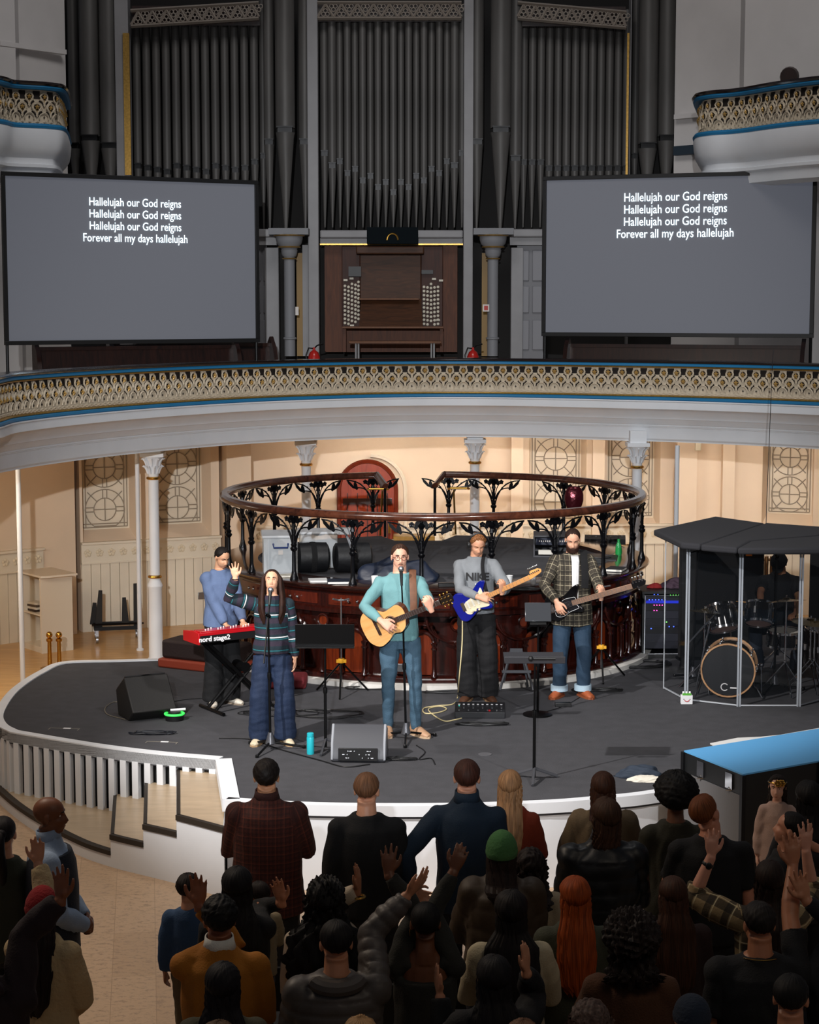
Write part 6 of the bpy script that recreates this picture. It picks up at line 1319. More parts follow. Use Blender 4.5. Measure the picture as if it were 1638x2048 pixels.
nw = 43; W_ = (KL-.05)/nw; wk = M(); [wk.box((.025+W_*(i+.5), .262, .075), (W_*.92, .13, .016)) for i in range(nw)]; obj('white_keys', wk, mat('white_keys', 'e9e6e0', .25), kl)
bkk = M(); [bkk.box((.025+W_*(i+1), .235, .09), (W_*.5, .08, .016)) for i in range(nw-1) if i % 7 not in (2, 6)]; obj('black_keys', bkk, BLACK, kl)
m = M(); [m.lathe([(.006, 0), (.006, .014), (0, .014)], (.1+.045*i, .05+.03*(i % 3), .128), 8) for i in range(20)]; obj('knobs', m, mat('white_keys', '', 0), kl)
text_on(None, 'nord stage2', .066, mat('print_white', 'e8e8ea', .6), kl, (.17, -.004, .03), (pi/2, 0, 0), None, .002, 'lettering', 1.05)
ks = thing('keyboard_stand', 'black X-frame keyboard stand under the red keyboard', 'keyboard stand', (E0.x, E0.y, 0), R(33))
for yy in (.09, .25):
    for s in (-1, 1): m = M(); m.tube([(.52-s*.36, yy, E0.z-.02), (.52+s*.30, yy, .03)], .017, 8, sq=(0, 1, 0)); obj('frame_tube', m, BLACKM, ks)
for x_ in (.22, .82): m = M(); m.tube([(x_, -.08, .02), (x_, .42, .02)], .018, 8); obj('foot', m, BLACKM, ks)
m = M(); m.lathe([(.05, -.1), (.05, .1)], (.54, .17, .42), 14, RX); obj('pivot', m, BLACKM, ks)
# cases behind the keyboard
q = Yf(400, 1345); r = thing('instrument_case', 'brown soft case with red side lying behind the keyboard', 'case', (q.x+.05, q.y+.25, 0), R(-28))
m = M(); m.box((0, 0, .20), (.95, .36, .20)); obj('case_body', m, mat('dark_brown_nylon', '2a1e1c', .7, bump=.3, bs=40), r, bevel=.03); m = M(); m.box((0, -.02, .05), (1.0, .40, .10)); obj('case_side', m, mat('rust_red', '8a3622', .6), r, bevel=.02); m = M(); m.tube([(-.12, -.15, .30), (-.1, -.17, .38), (.1, -.17, .38), (.12, -.15, .30)], .012, 6); obj('handle', m, BLACK, r)
q = Yf(585, 1372); m = M(); m.box((0, 0, .06), (.5, .35, .12)); tag(obj('cushion', m, mat('dull_red_cloth', '8a3238', .8), loc=(q.x-.1, q.y+.0, 0), bevel=.03), 'dull red cushion-like bag on the floor behind the singer', 'bag')
# monitors
q = Yf(716, 1527); r = thing('stage_monitor', 'black and grey wedge monitor at the front of the stage below the acoustic guitarist', 'monitor speaker', (q.x, q.y+.02, 0), R(-3)); YZ = Matrix(((0, 0, 1), (1, 0, 0), (0, 1, 0)))
prof = [(0, .02), (.03, .17), (.16, .31), (.33, .23), (.40, .02), (.38, 0), (.02, 0)]
m = M(); m.prism(prof, -.235, .235, YZ); obj('cabinet', m, mat('dark_grey_plastic', '3e3f44', .4), r, bevel=.02)
for s in (-1, 1): m = M(); m.prism([(.0, .02), (.025, .17), (.15, .31), (.33, .235), (.2, .02)], s*.225-.012, s*.225+.012, YZ); obj('side_cheek', m, mat('silver_cheek', '8f9298', .4), r, bevel=.008)
m = M(); m.box((0, -.004, .075), (.34, .02, .11)); obj('connector_panel', m, BLACK, r, bevel=.003); m = M(); rnd = random.Random(4); [m.ell((rnd.uniform(-.15, .15), -.016, .045+.03*(i % 3)), .007, nu=6, nv=4) for i in range(26)]; obj('knobs_and_sockets', m, STEEL, r)
q = Yf(300, 1440); r = thing('stage_monitor', 'black wedge monitor tipped back at the left of the stage', 'monitor speaker', (q.x, q.y+.05, 0), R(28))
m = M(); m.prism([(0, 0), (-.12, .10), (.12, .40), (.36, .24), (.30, 0)], -.22, .22, YZ); obj('cabinet', m, mat('monitor_black', '1d1c1b', .6, bump=.1), r, bevel=.012); m = M(); m.prism([(.135, .395), (.365, .245), (.372, .252), (.14, .405)], -.20, .20, YZ); m.prism([(.372, .235), (.31, .01), (.318, .01), (.38, .23)], -.2, .2, YZ); obj('grille', m, BLACKM, r)
m = M(); m.box((-.0, -.035, .14), (.2, .02, .08), (R(-40), 0, 0)); obj('connector_panel', m, mat('dark_green_panel', '1a3a1c', .4), r)  # flat dark green connector plate
# round green lit hub
q = Yf(349, 1440); r = thing('cable_reel', 'round black hub with a glowing green ring on the stage floor', 'light ring', (q.x, q.y, 0)); m = M(); m.lathe([(0, 0), (.085, 0), (.09, .05), (.06, .06), (.06, .085), (0, .085)], n=28); obj('body', m, BLACK, r)
m = M(); m.tube([(.088*cos(a), .088*sin(a), .062) for a in [2*pi*i/28 for i in range(28)]], .011, 8, closed=True); obj('green_ring', m, mat('green_light', '3fe05a', .4, emit=.9), r)
m = M(); m.tube([(-.04, .02, .09), (.1, .05, .095)], .012, 8); obj('white_plug', m, mat('print_white', '', 0), r)
# bottle
q = Yf(621, 1508); r = thing('water_bottle', 'turquoise metal water bottle standing on the stage', 'bottle', (q.x, q.y, 0)); tq = mat('turquoise_enamel', '25aebc', .3, coat=.4); m = M(); m.lathe([(0, 0), (.031, 0), (.033, .01), (.033, .15), (.031, .155)], n=20); obj('flask', m, tq, r); m = M(); m.lathe([(.031, .158), (.031, .185), (.026, .19), (0, .19)], n=20); obj('cap', m, tq, r)
# pedal board
q = Yf(960, 1437); r = thing('pedal_unit', 'black multi-effect unit with rows of white-lit switches on the stage floor', 'effects unit', (q.x, q.y, 0), R(-2)); m = M(); m.prism([(0, 0), (0, .06), (.26, .10), (.28, .10), (.28, 0)], -.24, .24, YZ); obj('housing', m, mat('unit_black', '202124', .45), r, bevel=.006)
m = M(); [m.lathe([(.008, 0), (.007, .014), (0, .014)], (-.2+.045*i, .02+.06*(i % 2), .068+.01*(i % 2)), 8) for i in range(10)]; obj('knobs', m, STEEL, r); m = M(); [m.box((-.2+.045*i, .2, .094), (.02, .02, .004)) for i in range(10)]; obj('switches', m, mat('print_white', '', 0), r)
m = M(); m.box((-.2, .16, .088), (.008, .008, .004)); obj('status_light', m, mat('cyan_light', '40e0c0', .4, emit=1.5), r); m = M(); m.lathe([(.012, 0), (.010, .012), (0, .012)], (.09, .03, .066), 8); obj('red_knob', m, mat('red_plastic', 'b8232a', .4), r)
# cables: each a thing
def cable(pts, lab, col=None, r=.006, loop=None):
    P = [Vector((p[0], p[1], r+.001+(p[2] if len(p) > 2 else 0))) for p in pts]; m = M(); m.tube(spl(P, 6), r, 6); tag(obj('cable', m, col or BLACK), lab, 'cable')
def pxs(L): return [tuple(Yf(x, y)) for x, y in L]
CREAMC = mat('cream_cable', 'c9ba8c', .5)
gc = pxs([(915, 1396), (905, 1410), (875, 1413), (848, 1418), (850, 1428), (875, 1427), (893, 1420), (880, 1414), (857, 1420), (870, 1434), (890, 1444), (910, 1441), (923, 1438)])
P = [PD(925, 1236, b3.y-.15), PD(924, 1290, b3.y-.3), PD(918, 1360, b3.y-.35)]+[Vector((p[0], p[1], .008)) for p in gc]; m = M(); m.tube(spl(P, 6), .006, 6); tag(obj('cable', m, CREAMC), 'cream guitar cable falling from the blue guitar and looping to the effects unit', 'cable')
def coil(cx, cy_, n, rx, ry, lab, seed, col=None, r=.006):
    rnd = random.Random(seed); q = Yf(cx, cy_); pts = []
    for i in range(n*10): a = i*2*pi/10; k = rnd.uniform(.75, 1.05); pts.append((q.x+rx*k*cos(a)+.03*i/n/5, q.y+ry*k*sin(a), .004*rnd.random()*4))
    cable(pts, lab, col, r)
coil(300, 1468, 4, .20, .06, 'coil of dark cable on the carpet below the tipped monitor', 1, mat('cable_blueblack', '14161d', .4)); coil(560, 1428, 3, .45, .14, 'thin black cable looping on the carpet behind the singers', 2, r=.004)
coil(650, 1430, 3, .38, .2, 'tangle of thin black cables between the two singers', 12, r=.004); coil(795, 1520, 4, .13, .04, 'coil of black cable beside the front wedge monitor', 3); coil(960, 1450, 4, .26, .06, 'black cables bunched in front of the effects unit', 4); coil(1190, 1382, 4, .24, .07, 'coil of black cable behind the tan boots of the bass player', 5)
coil(1262, 1330, 7, .42, .22, 'large tangle of black cables beside the equipment rack', 6, r=.008); coil(1240, 1300, 6, .3, .2, 'upper heap of black cable piled against the pulpit base', 7, r=.009); coil(740, 1378, 3, .3, .07, 'black cables along the pulpit base behind the acoustic guitarist', 8)
coil(640, 1362, 3, .3, .03, 'orange and black cables along the foot of the pulpit', 9, mat('orange_cable', 'b8502a', .5), .005); coil(900, 1386, 3, .3, .06, 'dark cables on the floor between acoustic and electric guitarists', 10)
cable(pxs([(438, 1478), (500, 1480), (560, 1500), (640, 1522), (690, 1535), (740, 1530)]), 'long thin black cable running along the front of the stage'); cable(pxs([(250, 1440), (215, 1430), (212, 1415), (235, 1405), (270, 1425)]), 'grey cable curling beside the tipped monitor', mat('grey_cable', '6a6458', .5), .005)
cable(pxs([(340, 1405), (380, 1399), (430, 1397), (470, 1400)]), 'black cable leading from the monitor to the keyboard stand', r=.004); cable(pxs([(833, 1492), (850, 1505), (838, 1520), (862, 1518), (870, 1530)]), 'short black cable under the right singer microphone stand', r=.005)
cable(pxs([(1060, 1432), (1090, 1425), (1130, 1412), (1160, 1395)]), 'black cable leading from the tablet stand to the bass player', r=.004)
q = Yf(1126, 1413); m = M(); m.box((0, 0, .02), (.16, .07, .04)); tag(obj('pedal', m, BLACK, loc=(q.x, q.y, 0), bevel=.006), 'small black pedal on the carpet in front of the bass player', 'pedal')
for px, lab in ((130, 'left'), (325, 'right')):
    q = Yf(px, 1457 if px < 200 else 1484); r = thing('floor_marker', 'thin pale floor marking on the carpet at the %s of the slatted side' % lab, 'floor marking', (q.x, q.y, .001), R(-8)); m = M(); m.box((0, 0, .001), (.28, .006, .002)); m.box((-.14, -.03, .001), (.006, .07, .002)); m.box((.14, -.03, .001), (.006, .07, .002)); obj('tape_line', m, mat('pale_tape', '8a8478', .7), r); m = M(); m.box((.02, 0, .002), (.07, .03, .002)); obj('label_strip', m, mat('print_white', '', 0), r)
q = Yf(970, 1509); m = M(); m.lathe([(0, 0), (.06, 0), (.06, .004), (0, .004)], n=24); tag(obj('floor_disc', m, mat('disc_grey', '5a5a5e', .6), loc=(q.x, q.y, .001)), 'small grey disc in the carpet in front of the stage centre', 'floor outlet')
# equipment rack at the right
q = Yf(1330, 1318); rk = thing('equipment_rack', 'tall black equipment rack with blue and magenta lights left of the drum booth', 'equipment rack', (q.x, q.y+.3, 0), R(0)); HR = 3.93-(1190-605)/FPX*(q.y)
m = M(); m.box((0, .25, HR/2), (.50, .04, HR)); m.box((-.24, 0, HR/2), (.03, .5, HR)); m.box((.24, 0, HR/2), (.03, .5, HR)); m.box((0, 0, HR), (.52, .52, .03)); m.box((0, 0, .02), (.52, .52, .04)); obj('cabinet', m, BLACK, rk, bevel=.005)
m = M(); m.tube([(-.225, -.255, .05), (-.225, -.255, HR-.03), (.225, -.255, HR-.03), (.225, -.255, .05)], .010, 6, closed=True); obj('edge_trim', m, STEEL, rk)
for i in range(7): z = .10+i*(HR-.14)/7; m = M(); m.box((0, -.2, z+.045), (.43, .05, .085)); u = obj('rack_unit', m, mat('rack_unit_%d' % (i % 3), ('1b1c26', '23242e', '14151a')[i % 3], .4), rk, bevel=.003)
for nm, colr, pts in (('blue_lights', '3a55ff', [(x*.035, HR-.08) for x in range(-5, 1)]+[(-.12, HR-.02), (-.08, HR-.02)]+[(x*.05, HR*.48) for x in (1, 2)]+[(-.15, HR*.45)]), ('magenta_lights', 'ff3fae', [(-.12+x*.03, HR-.14) for x in range(4)]+[(-.12, HR-.2), (-.09, HR-.2)]), ('green_lights', '6bff5a', [(.06+x*.03, HR-.03) for x in range(4)]+[(.02, HR*.55)])):
    m = M(); [m.box((x, -.232, z), (.010, .008, .008)) for x, z in pts]; obj(nm, m, mat(nm, colr, .4, emit=5), rk)
m = M(); m.box((0, -.229, HR-.105), (.42, .004, .03)); obj('blue_display', m, mat('blue_display', '1a2cc0', .4, emit=.5), rk)
heap('cloth_bundle', 'small red cloth on top of the equipment rack', 'cloth', (q.x-.08, q.y+.3, HR+.02), (.08, .06, .06), mat('red_cloth', 'a02a2a', .8), 8, .2); heap('cloth_bundle', 'purple grey cloth heaped on top of the equipment rack', 'cloth', (q.x+.14, q.y+.32, HR+.02), (.14, .10, .09), mat('purple_cloth', '43303e', .8), 9, .3)
# ---- drum booth: clear panels, foam roof, dark back panels
CLR = mat('clear_acrylic', '20262c', .03, alpha=.10, spec=.9); bp = [Yf(1327, 1377), Yf(1372, 1401), Yf(1477, 1413), Yf(1597, 1413), Yf(1700, 1385)]; BH = 1.53
booth = thing('drum_shield', 'clear acrylic drum shield of hinged panels around the drum kit', 'drum shield', (bp[2].x, bp[2].y, 0)); o0 = booth.location.copy()
pth = [bp[0]+Vector((.0, .9, 0))]+bp+[Vector((6.9, 19.6, 0))]
for i in range(1, len(pth)-1):
    a, b = pth[i]-o0, pth[i+1]-o0; m = M(); c = (a+b)/2; L = (b-a).length; ang = atan2(b.y-a.y, b.x-a.x); m.box((c.x, c.y, .02+BH/2), (L-.02, .008, BH), ang); p_ = obj('acrylic_panel', m, CLR, booth)
    m = M(); m.box((c.x, c.y, .012), (L-.02, .014, .012), ang); obj('edge_strip', m, mat('frosted_edge', 'b9bec4', .3), p_)
for i in (2, 3, 4): m = M(); a = pth[i]-o0; m.box((a.x-.012, a.y, BH/2), (.016, .02, BH)); m.box((a.x+.012, a.y, BH/2), (.016, .02, BH)); obj('hinge', m, mat('frosted_hinge', 'aab0b8', .25, alpha=.85), booth)
m = M(); a = pth[1]-o0; m.box((a.x, a.y, BH/2), (.010, .012, BH)); obj('edge_strip', m, mat('frosted_edge', '', 0), booth)
m = M(); m.box((pth[3].x-o0.x+.07, pth[3].y-o0.y-.012, BH-.03), (.06, .01, .022)); obj('orange_tag', m, mat('orange_tag', 'ff8a1e', .5), booth)
FOAM = mat('black_foam', '2b2b2f', .95, bump=.4, bs=150); ZR2 = 1.60
roof = thing('booth_roof', 'black foam roof panels on top of the drum shield', 'roof', (bp[2].x, bp[2].y+.6, ZR2)); ro0 = roof.location.copy()
Zp = lambda px, py, dz=0.: G(px, py, ZR2+dz)
for poly in ([(1307, 1063), (1362, 1089), (1400, 1092), (1530, 1050), (1430, 1036)], [(1401, 1093), (1474, 1099), (1500, 1085), (1638, 1074), (1660, 1058), (1531, 1049)], [(1475, 1100), (1640, 1100), (1760, 1092), (1750, 1060), (1640, 1075), (1501, 1086)]):
    P = [Zp(*p)-ro0 for p in poly]; m = M(); m.prism([(p.x, p.y) for p in P], -.045, .02); obj('foam_panel', m, FOAM, roof, bevel=.02)
back = thing('booth_back_panel', 'tall black foam panel behind the drum kit, left of the drummer', 'acoustic panel', (3.45, 20.45, 0), R(8)); m = M(); m.box((0, 0, .73), (.95, .08, 1.42)); obj('panel', m, BLKCLOTH, back, bevel=.01); m = M(); m.box((0, .0, .015), (.98, .16, .03)); obj('foot', m, BLACKM, back)
back = thing('booth_back_panel', 'black foam panel behind the drum kit at the right edge of the picture', 'acoustic panel', (5.0, 20.5, 0), R(-10)); m = M(); m.box((0, 0, .73), (1.1, .08, 1.42)); obj('panel', m, BLKCLOTH, back, bevel=.01); m = M(); m.box((0, .0, .015), (1.1, .16, .03)); obj('foot', m, BLACKM, back)
back = thing('booth_back_panel', 'narrow black panel forming the left side of the drum booth', 'acoustic panel', (2.98, 19.9, 0), R(78)); m = M(); m.box((0, 0, .75), (.6, .06, 1.40)); obj('panel', m, BLKCLOTH, back, bevel=.01); m = M(); m.box((0, .0, .015), (.6, .12, .03)); obj('foot', m, BLACKM, back)
q = PD(1532, 1048, Zp(1531, 1049).y); m = M(); m.tube([q, PD(1545, 720, 21.8), PD(1547, 700, 22.2)], .004, 5); tag(obj('hanging_cable', m, BLACK), 'thin black cable rising from the booth roof to the gallery rail', 'cable')
# drum kit
SH = mat('black_shell', '0b0b0d', .12, coat=.8); HEAD = mat('black_head', '1c1d20', .5); SKIN = mat('drum_skin', 'c9c2b6', .5)
kq = Yf(1459, 1402); kit = thing('drum_kit', 'black drum kit with wooden-hooped bass drum and cymbals inside the clear booth', 'drum kit', (kq.x, kq.y+.12, 0)); k0 = kit.location.copy()
BR = .265; RXm = Matrix.Rotation(-pi/2, 3, 'X')
def drum(nm, c, r, dep, rot, lugs, hoop, headm, hide_front=False):
    """axis along local z"""
    o = obj(nm, M().lathe([(r*.97, 0), (r*.97, dep)], n=36), SH, kit, loc=c, rot=rot)
    for z in (0, dep):
        m = M(); m.lathe([(r*.97, z-.012), (r*1.03, z-.012), (r*1.03, z+.012), (r*.97, z+.012)], n=36); obj('hoop', m, hoop, o)
        m = M(); m.lathe([(r*.96, z), (r*.5, z+(.002 if z else -.002)), (0, z+(.002 if z else -.002))], n=36); obj('drum_head', m, headm if not z else SKIN if nm != 'bass_drum' else HEAD, o)
    m = M()
    for i in range(lugs): a = 2*pi*i/lugs; m.box((r*1.02*cos(a), r*1.02*sin(a), dep/2), (.022, .022, dep*.35 if dep < .3 else .06), a); m.ell((r*1.03*cos(a), r*1.03*sin(a), .02), .014, nu=6, nv=4); m.ell((r*1.03*cos(a), r*1.03*sin(a), dep-.02), .014, nu=6, nv=4); m.tube([(r*1.03*cos(a), r*1.03*sin(a), -.01), (r*1.03*cos(a), r*1.03*sin(a), dep+.01)], .004, 5)
    obj('lugs', m, CHROME, o); return o
WH = wood('pale_hoop', 'b98a5e', 'cfa27a', .3, .4)
bd = drum('bass_drum', (0, 0, BR+.02), BR, .38, (-pi/2, 0, 0), 10, WH, HEAD); 
bd.rotation_euler = (-pi/2, 0, R(-14))
m = M(); m.tube([(.035*cos(a)-.03, .035*sin(a)+.17, -.006) for a in [R(40)+R(280)*i/14 for i in range(15)]], .006, 5); m.box((.06, .175, -.004), (.07, .014, .003)); obj('head_logo', m, mat('print_white', '', 0), bd)
for px, py, r_, dp, rot, nm in ((1448, 1258, .15, .24, (R(-24), R(-8), 0), 'rack_tom'), (1517, 1246, .135, .20, (R(-26), R(8), 0), 'rack_tom'), (1568, 1290, .17, .15, (R(4), 0, 0), 'snare_drum'), (1648, 1330, .20, .38, (0, 0, 0), 'floor_tom')):
    p = PD(px, py, kq.y+(.45 if nm == 'rack_tom' else .75))-k0; drum(nm, p, r_, dp, rot, 6, CHROME, mat('drum_pink_skin', '9a7c74', .5) if nm == 'rack_tom' else SKIN)
def cymbal(px, py, r_, Y, rx, ry, lab='cymbal'):
    p = PD(px, py, Y)-k0; st_ = obj('cymbal_stand', M().tube([(p.x, p.y, .30), (p.x, p.y, p.z+.05)], .009, 8), CHROME, kit)
    m = M(); m.lathe([(.0, .025), (.03, .022), (.045, .008), (r_, -.012)], n=36); obj('cymbal', m, mat('cymbal_bronze', '7d6a3f', .25, .9), kit, loc=p, rot=(rx, ry, 0))
    for k in range(3): a = k*2*pi/3+.6; m = M(); m.tube([(p.x, p.y, .32), (p.x+.26*cos(a), p.y+.26*sin(a), .012)], .008, 6); obj('stand_leg', m, CHROME, kit)
    m = M(); m.lathe([(.014, -.015), (.016, 0), (.014, .015)], (p.x, p.y, .62), 8); m.lathe([(.012, -.015), (.014, 0), (.012, .015)], (p.x, p.y, .33), 8); obj('stand_clamp', m, CHROME, kit)
cymbal(1410, 1222, .20, kq.y+.5, R(-6), R(6)); cymbal(1462, 1222, .18, kq.y+.9, R(6), R(0)); cymbal(1573, 1200, .20, kq.y+.35, R(-8), R(-4)); cymbal(1622, 1241, .19, kq.y+.5, R(4), 0); cymbal(1630, 1246, .17, kq.y+.45, 0, 0)
for a, b in (((1374, 1290), (1432, 1225)), ((1392, 1375), (1420, 1245)), ((1522, 1400), (1522, 1330)), ((1395, 1390), (1408, 1350))): A_ = PD(a[0], a[1], kq.y+.3)-k0; B_ = PD(b[0], b[1], kq.y+.4)-k0; A_.z = max(A_.z, .01); m = M(); m.tube([A_, B_], .010, 8); m.ell(B_, .022); obj('chrome_arm', m, CHROME, kit)
for s in (-1, 1): m = M(); m.tube([(s*.24, .1, .2), (s*.34, -.05, .01)], .009, 6); obj('spur', m, CHROME, kit)
m = M(); m.lathe([(0, 0), (.15, 0), (.16, .03), (.15, .06), (0, .06)], n=24); tq_ = thing('drum_stool', 'low black drum stool under the drummer', 'stool', (b6.x+.12, 20.0, 0)); obj('seat', m, BLACK, tq_, loc=(0, 0, .40)); m = M(); m.tube([(0, 0, .12), (0, 0, .41)], .014, 8); obj('pole', m, CHROME, tq_)
for k in range(3): m = M(); m.tube([(0, 0, .2), (.22*cos(k*2.09), .22*sin(k*2.09), .01)], .010, 6); obj('leg', m, CHROME, tq_)
for nm, wv, d in (('right', DRUM['A']['r'][2], (-.9, -.25, .12)), ('left', DRUM['A']['l'][2], (-.15, -.5, .75))):
    p = DRUM['root'].matrix_basis @ wv; dv = Vector(d).normalized(); p = Vector((b6.x+.12, 19.95, 0))+Matrix.Rotation(R(-14), 3, 'Z') @ wv+Vector((0, -.06, 0)); m = M(); m.tube([p-dv*.10, p+dv*.26, p+dv*.30], [.007, .006, .004], 8); tag(obj('drumstick', m, wood('hickory', 'b0804a', 'c4955c', .4)), 'wooden drumstick in the %s hand of the drummer' % nm, 'drumstick')
mic_stand('tall black microphone stand just inside the left of the drum booth', (bp[0].x+.35, bp[0].y+.35), (bp[0].x+.38, bp[0].y+.35, 1.38), mic=True, tripod=True, tip=(bp[0].x+.55, bp[0].y+.3, 1.45), drop=.1)
mic_stand('black overhead microphone stand beside the drummer', (kq.x+.55, kq.y+.55), (kq.x+.55, kq.y+.55, 1.36), tip=(kq.x+.5, kq.y+.5, 1.48), drop=.05)
# white toy-like box at the booth foot
q = Yf(1371, 1405); r = thing('snack_box', 'small white smiling box of green-topped bottles at the foot of the drum shield', 'box', (q.x, q.y-.06, 0)); m = M(); m.box((0, 0, .045), (.115, .06, .09)); obj('carton', m, mat('white_card', 'dfe0e2', .5), r, bevel=.004)
m = M(); [m.lathe([(.014, .05), (.014, .10), (.009, .115), (.009, .125), (0, .125)], ((i-1)*.032, 0, 0), 10) for i in range(3)]; obj('bottles', m, mat('print_white', '', 0), r); m = M(); m.box((0, -.016, .10), (.085, .03, .018)); obj('green_band', m, mat('green_band', '58a83a', .5), r)
m = M(); m.tube([(.022*cos(a), -.032, .045+.016*sin(a)) for a in [pi+pi*i/8 for i in range(9)]], .004, 5); obj('smile', m, mat('red_plastic', '', 0), r); m = M(); [m.ell((s*.03, -.031, .052), (.005, .003, .005)) for s in (-1, 1)]; obj('eyes', m, BLACK, r)
# blue-topped case in front of the stage
zc = .42; c1, c2, c3 = G(1368, 1501, zc), G(1486, 1548, zc), G(1640, 1521, zc); d = (c3-c2).normalized(); far2 = c2+d*2.2; far1 = c1+d*2.2
cs = thing('flight_case', 'large black flight case with bright blue top standing in front of the stage', 'flight case', ((c1.x+c2.x)/2, (c1.y+c2.y)/2, FL)); cc = cs.location.copy(); pol = [(c2-cc).xy, (far2-cc).xy, (far1-cc).xy, (c1-cc).xy]
m = M(); m.prism([(p.x, p.y) for p in pol], 0, zc-FL-.012); obj('case_body', m, mat('case_black', '17191b', .4, var=.2, vs=4), cs); m = M(); m.prism([(p.x, p.y) for p in pol], zc-FL-.012, zc-FL); obj('blue_top', m, mat('sky_blue_top', '5fa9e0', .35), cs)
m = M(); L_ = (c2-c1).xy; an = atan2(L_.y, L_.x); mid = ((c1+c2)/2-cc); nx = Vector((L_.y, -L_.x)).normalized(); nx = nx if nx.y < 0 else nx
m.box((mid.x+nx.x*.0, mid.y+nx.y*.0, (zc-FL)/2-.06), (L_.length*.98, .012, zc-FL-.22), an); obj('grey_side_panel', m, mat('grey_laminate', '6a6a6c', .5), cs)
for p_ in (c1, c2, c3+d*.0): pp_ = p_-cc; m = M(); m.box((pp_.x, pp_.y, (zc-FL)/2), (.035, .035, zc-FL-.02), an); obj('corner_extrusion', m, mat('dark_alu', '2a2b2e', .35, .7), cs)
for f_ in (.3, .78):
    pp_ = c1.lerp(c2, f_)-cc; m = M(); m.box((pp_.x-.0, pp_.y-.01, zc-FL-.09), (.09, .02, .12), an); m.tube([Vector((pp_.x, pp_.y-.02, zc-FL-.13)), Vector((pp_.x+.03, pp_.y-.03, zc-FL-.16)), Vector((pp_.x-.03, pp_.y-.02, zc-FL-.16))], .006, 5, closed=True); obj('butterfly_latch', m, CHROME, cs)
m = M(); pts = [G(1420, 1489, .0), G(1475, 1478, 0), G(1520, 1476, 0), G(1560, 1472, 0), G(1640, 1458, 0), G(1700, 1450, 0), G(1700, 1475, 0), G(1560, 1492, 0), G(1440, 1500, 0)]; q0 = pts[0]; m.prism([((p-q0).x, (p-q0).y) for p in pts], .002, .012); tag(obj('white_sheet', m, mat('white_sheet', 'e4e4e2', .7), loc=q0), 'torn white sheet lying on the stage behind the blue-topped case', 'sheet')
# coat on the stage edge
q = Yf(1283, 1556); heap('coat', 'folded dark blue and black coat lying on the front right edge of the stage', 'coat', (q.x, q.y+.05, 0), (.20, .10, .10), mat('denim_navy', '2a3442', .8, bump=.3), 21, .18); heap('towel', 'cream cloth lying against the folded coat on the stage edge', 'towel', (q.x+.03, q.y-.09, 0), (.15, .06, .045), mat('cream_cloth', 'd8d2c4', .8), 22, .15)
# ---- left aisle objects
q = G(92, 1300, FL); r = thing('bookshelf_cabinet', 'low cream open cabinet with a few books in the left aisle', 'cabinet', (q.x, q.y+.1, FL), R(38)); h = 1.02; CRM = mat('cream_cabinet', 'e2d6c2', .5)
for c_, d_ in (((-.3, 0, h/2), (.03, .45, h)), ((.3, 0, h/2), (.03, .45, h)), ((0, .21, h/2), (.6, .02, h)), ((0, 0, .03), (.6, .45, .06)), ((0, 0, .45), (.58, .43, .02))): pass
m = M(); m.box((.28, 0, h/2), (.04, .46, h)); m.box((-.28, 0, h/2), (.04, .46, h)); m.box((0, .22, h/2), (.56, .02, h)); m.box((0, 0, .04), (.56, .44, .08)); obj('carcass', m, CRM, r)
m = M(); m.prism([(-.34, -.26), (.36, -.26), (.40, -.18), (.40, .26), (-.34, .26)], h, h+.025); obj('top', m, CRM, r); m = M(); m.box((0, 0, .5), (.54, .42, .02)); obj('shelf', m, CRM, r)
r.rotation_euler.z = R(-52)
for i in range(4): m = M(); m.box((0, 0, .016), (.2, .15, .028)); o = obj('book', m, mat('book_%d' % i, ('3a2c24', 'd6cec0', '5a4a3c', 'cfc6b4')[i], .6)); o.parent = None; o.location = Matrix.Translation(r.location) @ (Matrix.Rotation(r.rotation_euler.z, 4, 'Z') @ Vector((.02*(i % 2)-.1, -.1, .512+.032*i))); o.rotation_euler = (0, 0, R(-50+4*i)); tag(o, ('dark book at the bottom of the pile in the cream cabinet', 'pale book second from the bottom in the cream cabinet', 'brown book third from the bottom in the cream cabinet', 'pale book on top of the pile in the cream cabinet')[i], 'book', 'books in the cream cabinet')
def radiator(x, y, rz, n, lab, h=.85):
    r = thing('radiator', lab, 'radiator', (x, y, FL), rz, None); m_ = mat('bronze_radiator', '6a4a24', .4, .5)
    for i in range(n): m = M(); m.tube([(i*.075, 0, .10), (i*.075, 0, h)], (.028, .07), 10, sq=(1, 0, 0)); obj('section', m, m_, r)
    m = M(); m.tube([(0, 0, .12), (n*.075, 0, .12)], .02, 8); m.tube([(0, 0, h-.05), (n*.075, 0, h-.05)], .02, 8); m.tube([(0, -.03, .1), (0, -.03, 0)], .02, 6); m.tube([((n-1)*.075, -.03, .1), ((n-1)*.075, -.03, 0)], .02, 6); obj('pipework', m, m_, r)
q = G(-6, 1282, FL); radiator(q.x-.15, q.y, R(30), 5, 'old bronze-coloured radiator at the far left edge'); radiator(4.98, 26.6, R(-10), 6, 'old bronze-coloured radiator behind the drummer', 1.0)
q = G(236, 1285, FL); r = thing('cable_dolly', 'black wheeled dolly with four upright arms in the left aisle', 'dolly', (q.x, q.y, FL), R(12)); m = M(); m.box((0, 0, .2), (.62, .04, .05)); m.box((0, .4, .2), (.62, .04, .05)); m.box((-.3, .2, .2), (.04, .42, .05)); m.box((.3, .2, .2), (.04, .42, .05)); m.tube([(-.35, -.02, .26), (.35, -.02, .26)], .014, 6); obj('frame', m, BLACKM, r)
